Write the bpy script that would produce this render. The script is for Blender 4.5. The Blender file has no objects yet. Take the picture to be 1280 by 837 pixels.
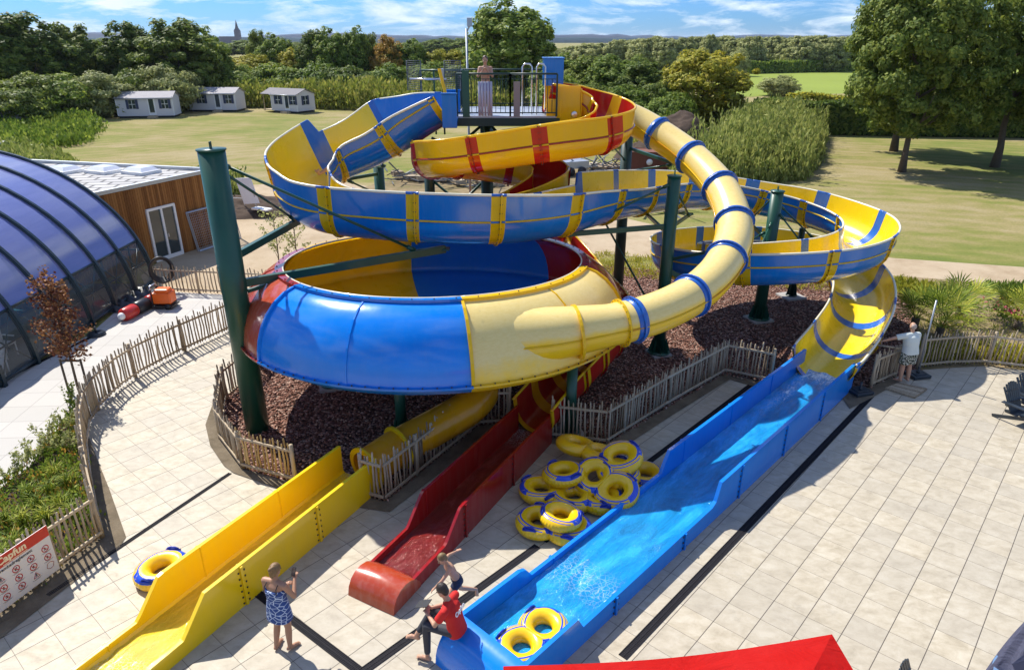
import bpy, bmesh, math, random
import numpy as np
from mathutils import Vector, Matrix, Euler, noise as mnoise
random.seed(7)
RNG = np.random.default_rng(11)
PI = math.pi
R = math.radians
scene = bpy.context.scene
col = scene.collection

# ---------------------------------------------------------------- camera
CAM_H, PITCH, FPX = 9.0, R(23.17), 860.0
cd = bpy.data.cameras.new('camera'); cam = bpy.data.objects.new('camera', cd); col.objects.link(cam)
cam.location = (0, 0, CAM_H); cam.rotation_euler = (PI/2 - PITCH, 0, 0)
cd.sensor_fit = 'HORIZONTAL'; cd.sensor_width = 36; cd.lens = 36*FPX/1280
cd.clip_start = 0.05; cd.clip_end = 20000
scene.camera = cam

# ---------------------------------------------------------------- sky, sun, exposure
SUN = Vector((-.70, .72, 1.2)).normalized()
SUN_EL = math.asin(SUN.z); SUN_AZ = math.atan2(SUN.x, SUN.y)
W_ = bpy.data.worlds.new('World'); scene.world = W_; W_.use_nodes = True
nt = W_.node_tree; nt.nodes.clear()
def wn(t, **k):
    n = nt.nodes.new(t)
    for a, b in k.items(): setattr(n, a, b)
    return n
out = wn('ShaderNodeOutputWorld'); bg = wn('ShaderNodeBackground')
sky = wn('ShaderNodeTexSky'); sky.sky_type = 'NISHITA'; sky.sun_disc = False
sky.sun_elevation = SUN_EL; sky.sun_rotation = SUN_AZ; sky.air_density = 1.0; sky.dust_density = .35; sky.ozone_density = 2.2
bg.inputs['Strength'].default_value = 0.15
tc = wn('ShaderNodeTexCoord'); sep = wn('ShaderNodeSeparateXYZ'); nt.links.new(tc.outputs['Generated'], sep.inputs[0])
zz = wn('ShaderNodeMath', operation='ADD'); zz.inputs[1].default_value = .20; nt.links.new(sep.outputs[2], zz.inputs[0])
zm = wn('ShaderNodeMath', operation='MAXIMUM'); zm.inputs[1].default_value = .02; nt.links.new(zz.outputs[0], zm.inputs[0])
dx = wn('ShaderNodeMath', operation='DIVIDE'); nt.links.new(sep.outputs[0], dx.inputs[0]); nt.links.new(zm.outputs[0], dx.inputs[1])
dy = wn('ShaderNodeMath', operation='DIVIDE'); nt.links.new(sep.outputs[1], dy.inputs[0]); nt.links.new(zm.outputs[0], dy.inputs[1])
cmb = wn('ShaderNodeCombineXYZ'); nt.links.new(dx.outputs[0], cmb.inputs[0]); nt.links.new(dy.outputs[0], cmb.inputs[1])
n1 = wn('ShaderNodeTexNoise'); n1.inputs['Scale'].default_value = 2.3; n1.inputs['Detail'].default_value = 9; n1.inputs['Roughness'].default_value = .62
n1.inputs['Distortion'].default_value = .35
nt.links.new(cmb.outputs[0], n1.inputs['Vector'])
cr = wn('ShaderNodeValToRGB'); cr.color_ramp.elements[0].position = .46; cr.color_ramp.elements[1].position = .62
cr.color_ramp.elements[0].color = (0, 0, 0, 1); cr.color_ramp.elements[1].color = (1, 1, 1, 1)
nt.links.new(n1.outputs[0], cr.inputs[0])
# the blue of the clear sky gets deeper than the model's pale horizon
tint = wn('ShaderNodeMixRGB', blend_type='MULTIPLY'); tint.inputs[0].default_value = 1; tint.inputs[2].default_value = (.15, .35, .74, 1)
nt.links.new(sky.outputs[0], tint.inputs[1])
n2 = wn('ShaderNodeTexNoise'); n2.inputs['Scale'].default_value = 3.4; n2.inputs['Detail'].default_value = 6
nt.links.new(cmb.outputs[0], n2.inputs['Vector'])
cc = wn('ShaderNodeMixRGB'); cc.inputs[1].default_value = (2.6, 3.6, 4.6, 1); cc.inputs[2].default_value = (5.6, 6.0, 6.3, 1)
nt.links.new(n2.outputs[0], cc.inputs[0])
mx = wn('ShaderNodeMixRGB'); nt.links.new(cr.outputs[0], mx.inputs[0]); nt.links.new(tint.outputs[0], mx.inputs[1]); nt.links.new(cc.outputs[0], mx.inputs[2])
nt.links.new(mx.outputs[0], bg.inputs['Color']); nt.links.new(bg.outputs[0], out.inputs[0])
sl = bpy.data.lights.new('sun', 'SUN'); sl.energy = 5.0; sl.angle = R(.53); sl.color = (1, .955, .88)
so = bpy.data.objects.new('sun', sl); col.objects.link(so)
so.rotation_euler = (-SUN).to_track_quat('-Z', 'Y').to_euler(); so.location = (-20, 20, 40)
scene.view_settings.view_transform = 'Standard'; scene.view_settings.look = 'None'
scene.view_settings.exposure = 0.50; scene.view_settings.gamma = 1
scene.view_settings.use_curve_mapping = False

# ---------------------------------------------------------------- helpers
CP, SP = math.cos(PITCH), math.sin(PITCH)
def ray(px, py):
    u = (px-640)/FPX; v = (py-418.5)/FPX
    return u, CP - v*SP, -(SP + v*CP)
def at(px, py, z=0.0):
    u, y, zz = ray(px, py); t = (z-CAM_H)/zz
    return Vector((u*t, y*t, z))
def atY(px, py, Y):
    u, y, zz = ray(px, py); t = Y/y
    return Vector((u*t, Y, CAM_H + zz*t))
def tag(o, label=None, cat=None, group=None, kind=None):
    if label: o['label'] = label
    if cat: o['category'] = cat
    if group: o['group'] = group
    if kind: o['kind'] = kind
    return o
def empty(name, loc, label, cat, group=None, rz=0):
    o = bpy.data.objects.new(name, None); col.objects.link(o); o.location = loc; o.rotation_euler.z = rz
    o.empty_display_size = .2
    return tag(o, label, cat, group)
def link(o): col.objects.link(o); return o
def copy_tree(o, parent=None):
    c = o.copy(); col.objects.link(c)
    if parent is not None:
        c.parent = parent; c.matrix_parent_inverse = o.matrix_parent_inverse.copy()
    for ch in list(o.children): copy_tree(ch, c)
    return c

class MB:
    def __init__(s): s.v = []; s.f = []; s.m = []; s.sm = []; s.uv = {}
    def add(s, vs, fs, mi=0, smooth=False):
        b = len(s.v); s.v.extend([tuple(p) for p in vs])
        for f in fs:
            s.f.append(tuple(i+b for i in f)); s.m.append(mi); s.sm.append(smooth)
        return b
    def box(s, c, size, mi=0, rz=0, M=None):
        x, y, z = size[0]/2, size[1]/2, size[2]/2
        vs = [Vector((a*x, b*y, d*z)) for a in (-1, 1) for b in (-1, 1) for d in (-1, 1)]
        if M is not None: vs = [M @ p for p in vs]
        elif rz: q = Matrix.Rotation(rz, 3, 'Z'); vs = [q @ p for p in vs]
        c = Vector(c); vs = [p + c for p in vs]
        s.add(vs, [(0,1,3,2),(4,6,7,5),(0,4,5,1),(2,3,7,6),(0,2,6,4),(1,5,7,3)], mi)
    def bar(s, a, b, w, h=None, mi=0, up=Vector((0,0,1))):
        a = Vector(a); b = Vector(b); h = w if h is None else h
        d = b-a; L = d.length
        if L < 1e-6: return
        d /= L
        if abs(d.dot(up)) > .98: up = Vector((1,0,0))
        sx = d.cross(up).normalized(); uz = sx.cross(d)
        M = Matrix((sx, d, uz)).transposed()
        s.box((a+b)/2, (w, L, h), mi, M=M)
    def tube(s, pts, r, n=10, mi=0, cap=True, smooth=True, closed=False):
        pts = [Vector(p) for p in pts]; k = len(pts)
        rs = r if isinstance(r, (list, tuple)) else [r]*k
        prev = None; rings = []
        for i, p in enumerate(pts):
            if closed: d = pts[(i+1) % k] - pts[(i-1) % k]
            else: d = pts[min(i+1, k-1)] - pts[max(i-1, 0)]
            d.normalize()
            if prev is None:
                ref = Vector((0,0,1)) if abs(d.z) < .9 else Vector((1,0,0))
                a = d.cross(ref).normalized()
            else:
                a = (prev - d*prev.dot(d)); a.normalize()
            prev = a; b = d.cross(a)
            rings.append([p + (a*math.cos(2*PI*j/n) + b*math.sin(2*PI*j/n))*rs[i] for j in range(n)])
        vs = [q for rg in rings for q in rg]; fs = []
        for i in range(k if closed else k-1):
            i2 = (i+1) % k
            for j in range(n):
                fs.append((i*n+j, i*n+(j+1) % n, i2*n+(j+1) % n, i2*n+j))
        if cap and not closed:
            fs.append(tuple(range(n))[::-1]); fs.append(tuple((k-1)*n+j for j in range(n)))
        s.add(vs, fs, mi, smooth)
    def cyl(s, a, b, r, n=16, mi=0, r2=None): s.tube([a, b], [r, r if r2 is None else r2], n, mi)
    def sphere(s, c, r, n=10, mi=0, sc=(1,1,1), M=None):
        vs = []; fs = []; c = Vector(c); m = n//2
        for i in range(m+1):
            th = PI*i/m
            for j in range(n):
                ph = 2*PI*j/n
                p = Vector((math.sin(th)*math.cos(ph)*sc[0], math.sin(th)*math.sin(ph)*sc[1], math.cos(th)*sc[2]))*r
                if M is not None: p = M @ p
                vs.append(c+p)
        for i in range(m):
            for j in range(n): fs.append((i*n+j, (i+1)*n+j, (i+1)*n+(j+1) % n, i*n+(j+1) % n))
        s.add(vs, fs, mi, True)
    def grid(s, rows, mi=0, smooth=True, closeu=False):
        n = len(rows[0]); vs = [p for r_ in rows for p in r_]; fs = []
        for i in range(len(rows)-1):
            for j in range(n if closeu else n-1):
                j2 = (j+1) % n
                fs.append((i*n+j, i*n+j2, (i+1)*n+j2, (i+1)*n+j))
        s.add(vs, fs, mi, smooth)
    def poly(s, pts, mi=0): s.add(pts, [tuple(range(len(pts)))], mi)
    def prism(s, pts, z0, z1, mi=0):
        n = len(pts)
        vs = [(p[0], p[1], z0) for p in pts] + [(p[0], p[1], z1) for p in pts]
        fs = [tuple(range(n))[::-1], tuple(range(n, 2*n))] + [(i, (i+1) % n, n+(i+1) % n, n+i) for i in range(n)]
        s.add(vs, fs, mi)
    def build(s, name, mats, parent=None, sharp=None, weld=False, bevel=0):
        if not isinstance(mats, (list, tuple)): mats = [mats]
        me = bpy.data.meshes.new(name); me.from_pydata(s.v, [], s.f); 
        for m in mats: me.materials.append(m)
        me.polygons.foreach_set('material_index', s.m); me.polygons.foreach_set('use_smooth', s.sm)
        if weld or bevel or True:
            bm = bmesh.new(); bm.from_mesh(me)
            if weld: bmesh.ops.remove_doubles(bm, verts=bm.verts, dist=1e-4)
            bmesh.ops.recalc_face_normals(bm, faces=bm.faces) if weld else None
            bm.to_mesh(me); bm.free()
        if sharp: me.set_sharp_from_angle(angle=R(sharp))
        me.update()
        o = bpy.data.objects.new(name, me); col.objects.link(o)
        if parent is not None:
            o.parent = parent
            o.matrix_parent_inverse = Matrix.Identity(4)
        if bevel:
            md = o.modifiers.new('bevel', 'BEVEL'); md.width = bevel; md.segments = 2; md.limit_method = 'ANGLE'; md.angle_limit = R(40)
        return o

def raw_mesh(name, V, F, mats, midx=None, smooth=False, uv=None):
    """fast path: V (n,3), F (m,k) arrays"""
    me = bpy.data.meshes.new(name); V = np.asarray(V, dtype=np.float32); F = np.asarray(F, dtype=np.int32)
    m, k = F.shape
    me.vertices.add(len(V)); me.vertices.foreach_set('co', V.ravel())
    me.loops.add(m*k); me.loops.foreach_set('vertex_index', F.ravel())
    me.polygons.add(m); me.polygons.foreach_set('loop_start', np.arange(0, m*k, k, dtype=np.int32))
    if midx is not None: me.polygons.foreach_set('material_index', np.asarray(midx, dtype=np.int32))
    if smooth: me.polygons.foreach_set('use_smooth', np.ones(m, dtype=bool))
    for q in (mats if isinstance(mats, (list, tuple)) else [mats]): me.materials.append(q)
    if uv is not None:
        l = me.uv_layers.new(name='UVMap'); l.data.foreach_set('uv', np.asarray(uv, dtype=np.float32).ravel())
    me.update(calc_edges=True); me.validate()
    return me
def obj_from(name, me, parent=None):
    o = bpy.data.objects.new(name, me); col.objects.link(o)
    if parent is not None: o.parent = parent
    return o

# ---------------------------------------------------------------- materials
class NT:
    def __init__(s, name):
        s.m = bpy.data.materials.new(name); s.m.use_nodes = True; s.t = s.m.node_tree; s.t.nodes.clear()
        s.o = s.t.nodes.new('ShaderNodeOutputMaterial'); s.b = s.t.nodes.new('ShaderNodeBsdfPrincipled')
        s.t.links.new(s.b.outputs[0], s.o.inputs[0])
    def n(s, t, **k):
        q = s.t.nodes.new(t)
        for a, b in k.items(): setattr(q, a, b)
        return q
    def l(s, a, b): s.t.links.new(a, b)
    def val(s, x, sock):
        if hasattr(x, 'links'): s.l(x, sock)
        else: sock.default_value = x
    def math(s, op, a, b=0.0, c=None):
        q = s.n('ShaderNodeMath', operation=op); s.val(a, q.inputs[0]); s.val(b, q.inputs[1])
        if c is not None: s.val(c, q.inputs[2])
        return q.outputs[0]
    def mix(s, f, a, b, mode='MIX'):
        q = s.n('ShaderNodeMixRGB', blend_type=mode); s.val(f, q.inputs[0])
        for x, k in ((a, 1), (b, 2)):
            if isinstance(x, (tuple, list)): q.inputs[k].default_value = (*x[:3], 1)
            else: s.l(x, q.inputs[k])
        return q.outputs[0]
    def coord(s, w='Object'):
        return s.n('ShaderNodeTexCoord').outputs[w]
    def pos(s): return s.n('ShaderNodeNewGeometry').outputs['Position']
    def noise(s, v, scale, detail=4, rough=.55, dist=0):
        q = s.n('ShaderNodeTexNoise'); s.l(v, q.inputs['Vector']); q.inputs['Scale'].default_value = scale
        q.inputs['Detail'].default_value = detail; q.inputs['Roughness'].default_value = rough; q.inputs['Distortion'].default_value = dist
        return q.outputs[0]
    def vor(s, v, scale, feat='F1', out='Distance', rnd=1):
        q = s.n('ShaderNodeTexVoronoi', feature=feat); s.l(v, q.inputs['Vector']); q.inputs['Scale'].default_value = scale
        q.inputs['Randomness'].default_value = rnd
        return q.outputs[out]
    def ramp(s, f, stops, interp='LINEAR'):
        q = s.n('ShaderNodeValToRGB'); s.l(f, q.inputs[0]); e = q.color_ramp.elements; q.color_ramp.interpolation = interp
        while len(e) < len(stops): e.new(.5)
        for i, (p, c) in enumerate(stops):
            e[i].position = p; e[i].color = (*c, 1) if isinstance(c, tuple) else (c, c, c, 1)
        return q.outputs[0]
    def map(s, v, sc=(1,1,1), rot=(0,0,0), loc=(0,0,0)):
        q = s.n('ShaderNodeMapping'); s.l(v, q.inputs[0]); q.inputs['Scale'].default_value = sc; q.inputs['Rotation'].default_value = rot
        q.inputs['Location'].default_value = loc
        return q.outputs[0]
    def bump(s, h, st=.3, d=.02):
        q = s.n('ShaderNodeBump'); q.inputs['Strength'].default_value = st; q.inputs['Distance'].default_value = d
        s.l(h, q.inputs['Height']); s.l(q.outputs[0], s.b.inputs['Normal'])
    def set(s, col=None, rough=.5, metal=0, spec=.5, coat=0):
        if col is not None:
            if isinstance(col, tuple): s.b.inputs['Base Color'].default_value = (*col[:3], 1)
            else: s.l(col, s.b.inputs['Base Color'])
        s.val(rough, s.b.inputs['Roughness']); s.b.inputs['Metallic'].default_value = metal
        s.b.inputs['Specular IOR Level'].default_value = spec
        if coat: s.b.inputs['Coat Weight'].default_value = coat; s.b.inputs['Coat Roughness'].default_value = .08
        return s

def simple(name, c, rough=.5, var=.12, scale=3, metal=0, bump=0, coat=0, bscale=None, spec=.5):
    t = NT(name); v = t.coord()
    n = t.noise(v, scale, 5)
    a = tuple(max(0, x*(1-var)) for x in c); b = tuple(min(1, x*(1+var)) for x in c)
    t.set(t.mix(n, a, b), rough, metal, spec, coat)
    if bump: t.bump(t.noise(v, bscale or scale*8, 4), bump, .01)
    return t.m
def gel(name, c, rough=.2, dust=(.55, .50, .42), wear=.18, streak=True, trans=0.0):
    """glossy fibreglass with faint water stains, fading and scuffs"""
    t = NT(name); v = t.pos()
    n = t.noise(v, 1.1, 6, .6); n2 = t.noise(t.map(v, (9, 9, 1.2)), 1.0, 5, .6); n3 = t.noise(v, 14, 5, .7)
    base = t.mix(n, tuple(x*.86 for x in c), tuple(min(1, x*1.1) for x in c))
    f = t.math('MULTIPLY', t.ramp(n2, [(.45, 0.0), (.8, 1.0)]), wear)
    base = t.mix(f, base, dust)
    sp = t.ramp(n3, [(.66, 0.0), (.72, 1.0)])
    base = t.mix(t.math('MULTIPLY', sp, wear*.8), base, tuple(x*.5 for x in dust))
    rr = t.math('ADD', t.math('MULTIPLY', n, .16), rough-.06)
    t.set(base, rr, 0, .5, .35)
    t.bump(t.noise(v, 1.7, 3), .12, .04)
    if trans:      # thin fibreglass lets some light through
        tr = t.n('ShaderNodeBsdfTranslucent'); t.l(base, tr.inputs[0]); ms = t.n('ShaderNodeMixShader'); ms.inputs[0].default_value = trans
        t.l(t.b.outputs[0], ms.inputs[1]); t.l(tr.outputs[0], ms.inputs[2]); t.l(ms.outputs[0], t.o.inputs[0])
    return t.m

M = {}
YEL = (.80, .52, .008); BLU = (.004, .085, .50); RED = (.33, .010, .008)
M['yellow'] = gel('yellow_fibreglass', (.95, .61, .004), wear=.05, trans=.28)
M['yellow_in'] = gel('yellow_fibreglass_inside', (.97, .66, .005), .26, wear=.05, trans=.10)
M['yellow_run'] = gel('opaque_yellow_gelcoat', (.96, .61, .004), .2, wear=.05)  # yellow of the run-outs, without translucency
M['orange_yellow'] = gel('amber_fibreglass', (.82, .42, .005), .25, wear=.08, trans=.4)
M['blue'] = gel('blue_fibreglass', (.001, .165, .56), .18, wear=.05)
M['blue_lining'] = gel('blue_bowl_lining', (.012, .24, .80), .3, wear=.05)  # lighter copy of the blue, brightening the shaded bowl inside by colour
M['blue_light'] = gel('bright_blue_fibreglass', (.003, .21, .74), .17, wear=.03)
M['blue_band'] = gel('blue_band', (.01, .11, .45), .25, wear=.05)
M['red'] = gel('red_fibreglass', (.50, .014, .008), .15, wear=.04, trans=.2)
M['red_dark'] = gel('dark_red_fibreglass', (.30, .009, .007), .15, wear=.05)
M['red_orange'] = gel('faded_red_fibreglass', (.42, .055, .018), .22, wear=.15)
M['white_gel'] = gel('pale_edge', (.80, .74, .55), .3, wear=.3)
def worn_sheen_yellow():
    t = NT('chalky_sheen_yellow_fibreglass'); v = t.pos()
    g = t.n('ShaderNodeNewGeometry'); sx = t.n('ShaderNodeSeparateXYZ'); t.l(g.outputs['Normal'], sx.inputs[0])
    n = t.noise(v, 2.2, 7, .65); n2 = t.noise(t.map(v, (3, 3, 9)), 3, 6, .7)
    up = t.math('ADD', sx.outputs[2], t.math('MULTIPLY', t.math('SUBTRACT', n, .5), .55))
    f = t.ramp(up, [(.02, 0.0), (.30, 1.0)])  # paler on top: real chalking, with the whitish sheen painted in too
    chalk_sheen = t.ramp(n2, [(.2, (.70, .54, .20)), (.55, (.78, .63, .28)), (.85, (.82, .70, .38))])
    c = t.mix(t.math('MULTIPLY', f, .78), (.90, .56, .006), chalk_sheen)
    dirt = t.ramp(t.noise(v, 5.5, 8, .75), [(.60, 0.0), (.70, 1.0)])
    c = t.mix(t.math('MULTIPLY', dirt, .22), c, (.22, .17, .08))
    t.set(c, .32, 0, .5, .2); return t.m
M['worn_sheen'] = worn_sheen_yellow()
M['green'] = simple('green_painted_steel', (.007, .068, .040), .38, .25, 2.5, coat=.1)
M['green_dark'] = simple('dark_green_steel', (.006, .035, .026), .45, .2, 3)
M['bolt'] = simple('bolt_steel', (.05, .045, .04), .5, .3, 9, .6)
M['concrete'] = simple('concrete', (.36, .34, .31), .9, .2, 5, bump=.2)
M['steel'] = simple('stainless_steel', (.62, .63, .65), .28, .08, 6, .95)
M['galv_dark'] = simple('dull_galvanised_steel', (.14, .15, .16), .6, .3, 5, .3)
M['galv'] = simple('galvanised_steel', (.42, .45, .48), .45, .2, 12, .7)
M['white_paint'] = simple('white_paint', (.78, .78, .76), .5, .05, 6)
M['black'] = simple('black_plastic', (.018, .019, .022), .5, .3, 6)
M['grate'] = simple('dark_grate', (.022, .021, .024), .7, .3, 9, spec=.08)
M['dark_grey'] = simple('anthracite_metal', (.022, .03, .038), .42, .3, 4)
M['black_rubber'] = simple('black_vinyl', (.02, .02, .024), .35, .3, 5, bump=.2)

def paving():
    t = NT('beige_stone_tiles'); p = t.pos(); s = t.n('ShaderNodeSeparateXYZ'); t.l(p, s.inputs[0])
    a1, a2, L = R(47.5), R(-40.5), .562
    e1 = Vector((math.cos(a1), math.sin(a1)))*L; e2 = Vector((math.cos(a2), math.sin(a2)))*L
    D = e1.x*e2.y - e1.y*e2.x
    # position = u*e1 + v*e2
    o = at(1092.5, 724.7)
    X = t.math('SUBTRACT', s.outputs[0], o.x); Y = t.math('SUBTRACT', s.outputs[1], o.y)
    u = t.math('ADD', t.math('MULTIPLY', X, e2.y/D), t.math('MULTIPLY', Y, -e2.x/D))
    v = t.math('ADD', t.math('MULTIPLY', X, -e1.y/D), t.math('MULTIPLY', Y, e1.x/D))
    def edge(q):
        fr = t.math('FRACT', q); return t.math('MINIMUM', fr, t.math('SUBTRACT', 1.0, fr))
    # one direction of joints is wider
    fv = t.math('FLOOR', v); fu = t.math('FLOOR', u)
    j1 = t.math('LESS_THAN', edge(v), .011); j2 = t.math('LESS_THAN', edge(u), .0075)
    j = t.math('MAXIMUM', j1, t.math('MULTIPLY', j2, .75))
    cm = t.n('ShaderNodeCombineXYZ'); t.l(fu, cm.inputs[0]); t.l(fv, cm.inputs[1])
    wn_ = t.n('ShaderNodeTexWhiteNoise', noise_dimensions='2D'); t.l(cm.outputs[0], wn_.inputs['Vector'])
    rnd = wn_.outputs['Value']
    # veining offset per tile
    off = t.n('ShaderNodeVectorMath', operation='MULTIPLY_ADD'); t.l(wn_.outputs['Color'], off.inputs[0]); off.inputs[1].default_value = (30, 30, 30); t.l(p, off.inputs[2])
    vein = t.noise(t.map(off.outputs[0], (1, 1.6, 1), (0, 0, R(50))), 3.2, 8, .68, .4)
    fine = t.noise(p, 40, 5, .7); big = t.noise(p, .35, 4, .6)
    c = t.ramp(vein, [(.30, (.35, .295, .20)), (.5, (.475, .41, .295)), (.68, (.56, .50, .38))])
    c = t.mix(t.math('MULTIPLY', rnd, .42), c, (.36, .33, .275))
    c = t.mix(t.math('MULTIPLY', fine, .18), c, (.30, .27, .22))
    c = t.mix(t.math('MULTIPLY', t.ramp(big, [(.45, 0.0), (.7, 1.0)]), .22), c, (.33, .295, .235))
    st = t.ramp(t.noise(p, 1.4, 9, .75), [(.59, 0.0), (.68, 1.0)])
    c = t.mix(t.math('MULTIPLY', st, .30), c, (.22, .19, .15))
    c = t.mix(j, c, (.075, .062, .048))
    t.set(c, t.math('ADD', t.math('MULTIPLY', fine, .2), .5), 0, .4)
    h = t.math('SUBTRACT', t.math('MULTIPLY', fine, .25), j); t.bump(h, .35, .006)
    return t.m
M['paving'] = paving()
def pale_paving():
    t = NT('pale_concrete_slabs'); p = t.pos(); br = t.n('ShaderNodeTexBrick'); t.l(t.map(p, (1, 1, 1), (0, 0, R(-3))), br.inputs['Vector'])
    br.offset = 0; br.inputs['Scale'].default_value = 1; br.inputs['Brick Width'].default_value = .8; br.inputs['Row Height'].default_value = .8
    br.inputs['Mortar Size'].default_value = .008; br.inputs['Color1'].default_value = (.50, .475, .43, 1); br.inputs['Color2'].default_value = (.44, .42, .38, 1)
    br.inputs['Mortar'].default_value = (.24, .22, .2, 1)
    c = t.mix(t.math('MULTIPLY', t.noise(p, 6, 7, .7), .35), br.outputs[0], (.40, .37, .33))
    t.set(c, .8); t.bump(t.noise(p, 40, 4), .2, .006); return t.m
M['pale_paving'] = pale_paving()
def field():
    t = NT('mown_meadow'); p = t.pos()
    big = t.noise(p, .06, 8, .68); mid = t.noise(p, .35, 8, .75); fine = t.noise(p, 7, 6, .8)
    # curved mowing swathes
    w = t.n('ShaderNodeTexWave', wave_type='RINGS', rings_direction='Z'); t.l(t.map(p, (1, 1, 0), (0,0,0), (-10, -12, 0)), w.inputs['Vector'])
    w.inputs['Scale'].default_value = .19; w.inputs['Distortion'].default_value = 5; w.inputs['Detail'].default_value = 3; w.inputs['Detail Scale'].default_value = .6
    streak = t.noise(t.map(p, (.30, 1.1, 1), (0, 0, R(14))), .55, 8, .78, .6)
    f = t.math('ADD', t.math('MULTIPLY', big, .75), t.math('ADD', t.math('MULTIPLY', w.outputs['Fac'], .045), t.math('MULTIPLY', streak, .40)))
    c = t.ramp(f, [(.42, (.11, .17, .03)), (.50, (.18, .215, .045)), (.565, (.26, .25, .07)), (.63, (.36, .29, .13)), (.70, (.43, .34, .19))])
    c = t.mix(t.math('MULTIPLY', mid, .45), c, (.17, .16, .06))
    c = t.mix(t.ramp(fine, [(.4, 0.0), (.75, .6)]), c, (.10, .115, .03))
    t.set(c, .95, 0, .1); t.bump(t.math('ADD', fine, mid), .7, .08); return t.m
M['field'] = field()
M['far_field'] = simple('bright_pasture', (.22, .27, .05), .95, .25, .02, bump=.5, bscale=1, spec=.1)
def dirt(name, c1, c2, c3, s=.5):
    t = NT(name); p = t.pos(); n = t.noise(p, s, 8, .7); f = t.noise(p, s*14, 6, .8)
    c = t.ramp(n, [(.32, c1), (.5, c2), (.7, c3)]); c = t.mix(t.math('MULTIPLY', f, .5), c, tuple(x*.6 for x in c2))
    t.set(c, .95, 0, .15); t.bump(f, .6, .03); return t.m
M['sand'] = dirt('sandy_track', (.34, .25, .15), (.46, .36, .24), (.52, .42, .29))
M['soil'] = dirt('dark_soil', (.045, .032, .024), (.085, .06, .045), (.13, .095, .07), 1)
M['verge'] = dirt('dry_verge', (.13, .13, .045), (.25, .19, .10), (.36, .27, .16), .9)
M['edge_soil'] = dirt('edging_soil', (.10, .08, .05), (.19, .15, .10), (.27, .22, .15), 1.6)
def gravel():
    t = NT('lava_gravel'); p = t.pos()
    q = t.n('ShaderNodeTexVoronoi'); t.l(p, q.inputs['Vector']); q.inputs['Scale'].default_value = 15
    rnd = t.n('ShaderNodeSeparateColor'); t.l(q.outputs['Color'], rnd.inputs[0])
    c = t.ramp(rnd.outputs[0], [(.0, (.06, .032, .024)), (.35, (.19, .088, .06)), (.7, (.36, .18, .13)), (.95, (.52, .36, .28))])
    d = t.ramp(q.outputs['Distance'], [(.0, 0.0), (.7, 1.0)])
    c = t.mix(t.math('MULTIPLY', t.math('POWER', d, 2.5), .8), c, (.02, .013, .011))
    t.set(c, .95, 0, .1); t.bump(t.math('SUBTRACT', 1.0, q.outputs['Distance']), 1.0, .07); return t.m
M['gravel'] = gravel()
def stones():
    t = NT('lava_stones'); g = t.n('ShaderNodeNewGeometry')
    c = t.ramp(g.outputs['Random Per Island'], [(.0, (.08, .043, .032)), (.35, (.21, .10, .068)), (.7, (.39, .20, .145)), (.95, (.56, .40, .31))])
    t.set(c, .9, 0, .15); return t.m
M['stones'] = stones()
def wood(name, c1, c2, c3, sc=(1,1,.12)):
    t = NT(name); g = t.n('ShaderNodeNewGeometry'); v = t.coord()
    n = t.noise(t.map(v, sc), 26, 6, .7)
    c = t.ramp(t.math('ADD', t.math('MULTIPLY', n, .7), t.math('MULTIPLY', g.outputs['Random Per Island'], .4)), [(.3, c1), (.52, c2), (.78, c3)])
    t.set(c, .85, 0, .2); t.bump(n, .4, .01); return t.m
M['stake'] = wood('weathered_stakes', (.15, .11, .07), (.37, .29, .19), (.54, .45, .32))
M['stake_new'] = wood('fresh_stakes', (.26, .165, .06), (.46, .32, .13), (.58, .44, .22))
M['clad'] = wood('wood_cladding', (.13, .05, .014), (.26, .11, .03), (.36, .165, .05), (3, 3, .2))
def leafmat(name, c1, c2, c3, trans=.38, rough=.6):
    t = NT(name); g = t.n('ShaderNodeNewGeometry'); oi = t.n('ShaderNodeObjectInfo')
    n = t.noise(t.coord(), .55, 4, .6)
    f = t.math('ADD', t.math('MULTIPLY', g.outputs['Random Per Island'], .55), t.math('ADD', t.math('MULTIPLY', n, .55), t.math('MULTIPLY', t.math('SUBTRACT', oi.outputs['Random'], .5), .25)))
    k = lambda q: tuple(min(.75, x*1.7*w) for x, w in zip(q, (1.2, 1.0, .75)))
    c = t.ramp(f, [(.2, k(c1)), (.5, k(c2)), (.8, k(c3))])
    t.set(c, rough, 0, .2)
    tr = t.n('ShaderNodeBsdfTranslucent'); t.l(t.mix(.5, c, (.30, .38, .05), 'MULTIPLY') if False else c, tr.inputs[0])
    ms = t.n('ShaderNodeMixShader'); ms.inputs[0].default_value = trans
    t.l(t.b.outputs[0], ms.inputs[1]); t.l(tr.outputs[0], ms.inputs[2]); t.l(ms.outputs[0], t.o.inputs[0])
    return t.m
M['leaf'] = leafmat('green_leaves', (.035, .075, .013), (.075, .135, .022), (.16, .225, .045))
M['leaf_dark'] = leafmat('dark_leaves', (.026, .056, .012), (.06, .105, .02), (.13, .18, .04))
M['leaf_yellow'] = leafmat('yellow_green_leaves', (.09, .12, .015), (.17, .20, .025), (.27, .27, .04))
M['leaf_autumn'] = leafmat('turning_leaves', (.10, .10, .02), (.20, .15, .03), (.30, .19, .05))
M['leaf_silver'] = leafmat('silvery_willow_leaves', (.09, .13, .055), (.165, .21, .095), (.25, .30, .16))
M['reed'] = leafmat('thicket_leaves', (.06, .10, .025), (.115, .165, .045), (.20, .245, .09))
M['weed'] = leafmat('tall_weeds', (.07, .11, .02), (.14, .185, .04), (.24, .25, .08))
M['leaf_red'] = leafmat('copper_leaves', (.025, .008, .010), (.075, .028, .020), (.20, .12, .055), .15)
M['palm'] = leafmat('palm_fronds', (.04, .08, .012), (.10, .16, .02), (.22, .26, .04), .3)
M['bark'] = simple('bark', (.10, .075, .05), .95, .4, 6, bump=.6)
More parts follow.
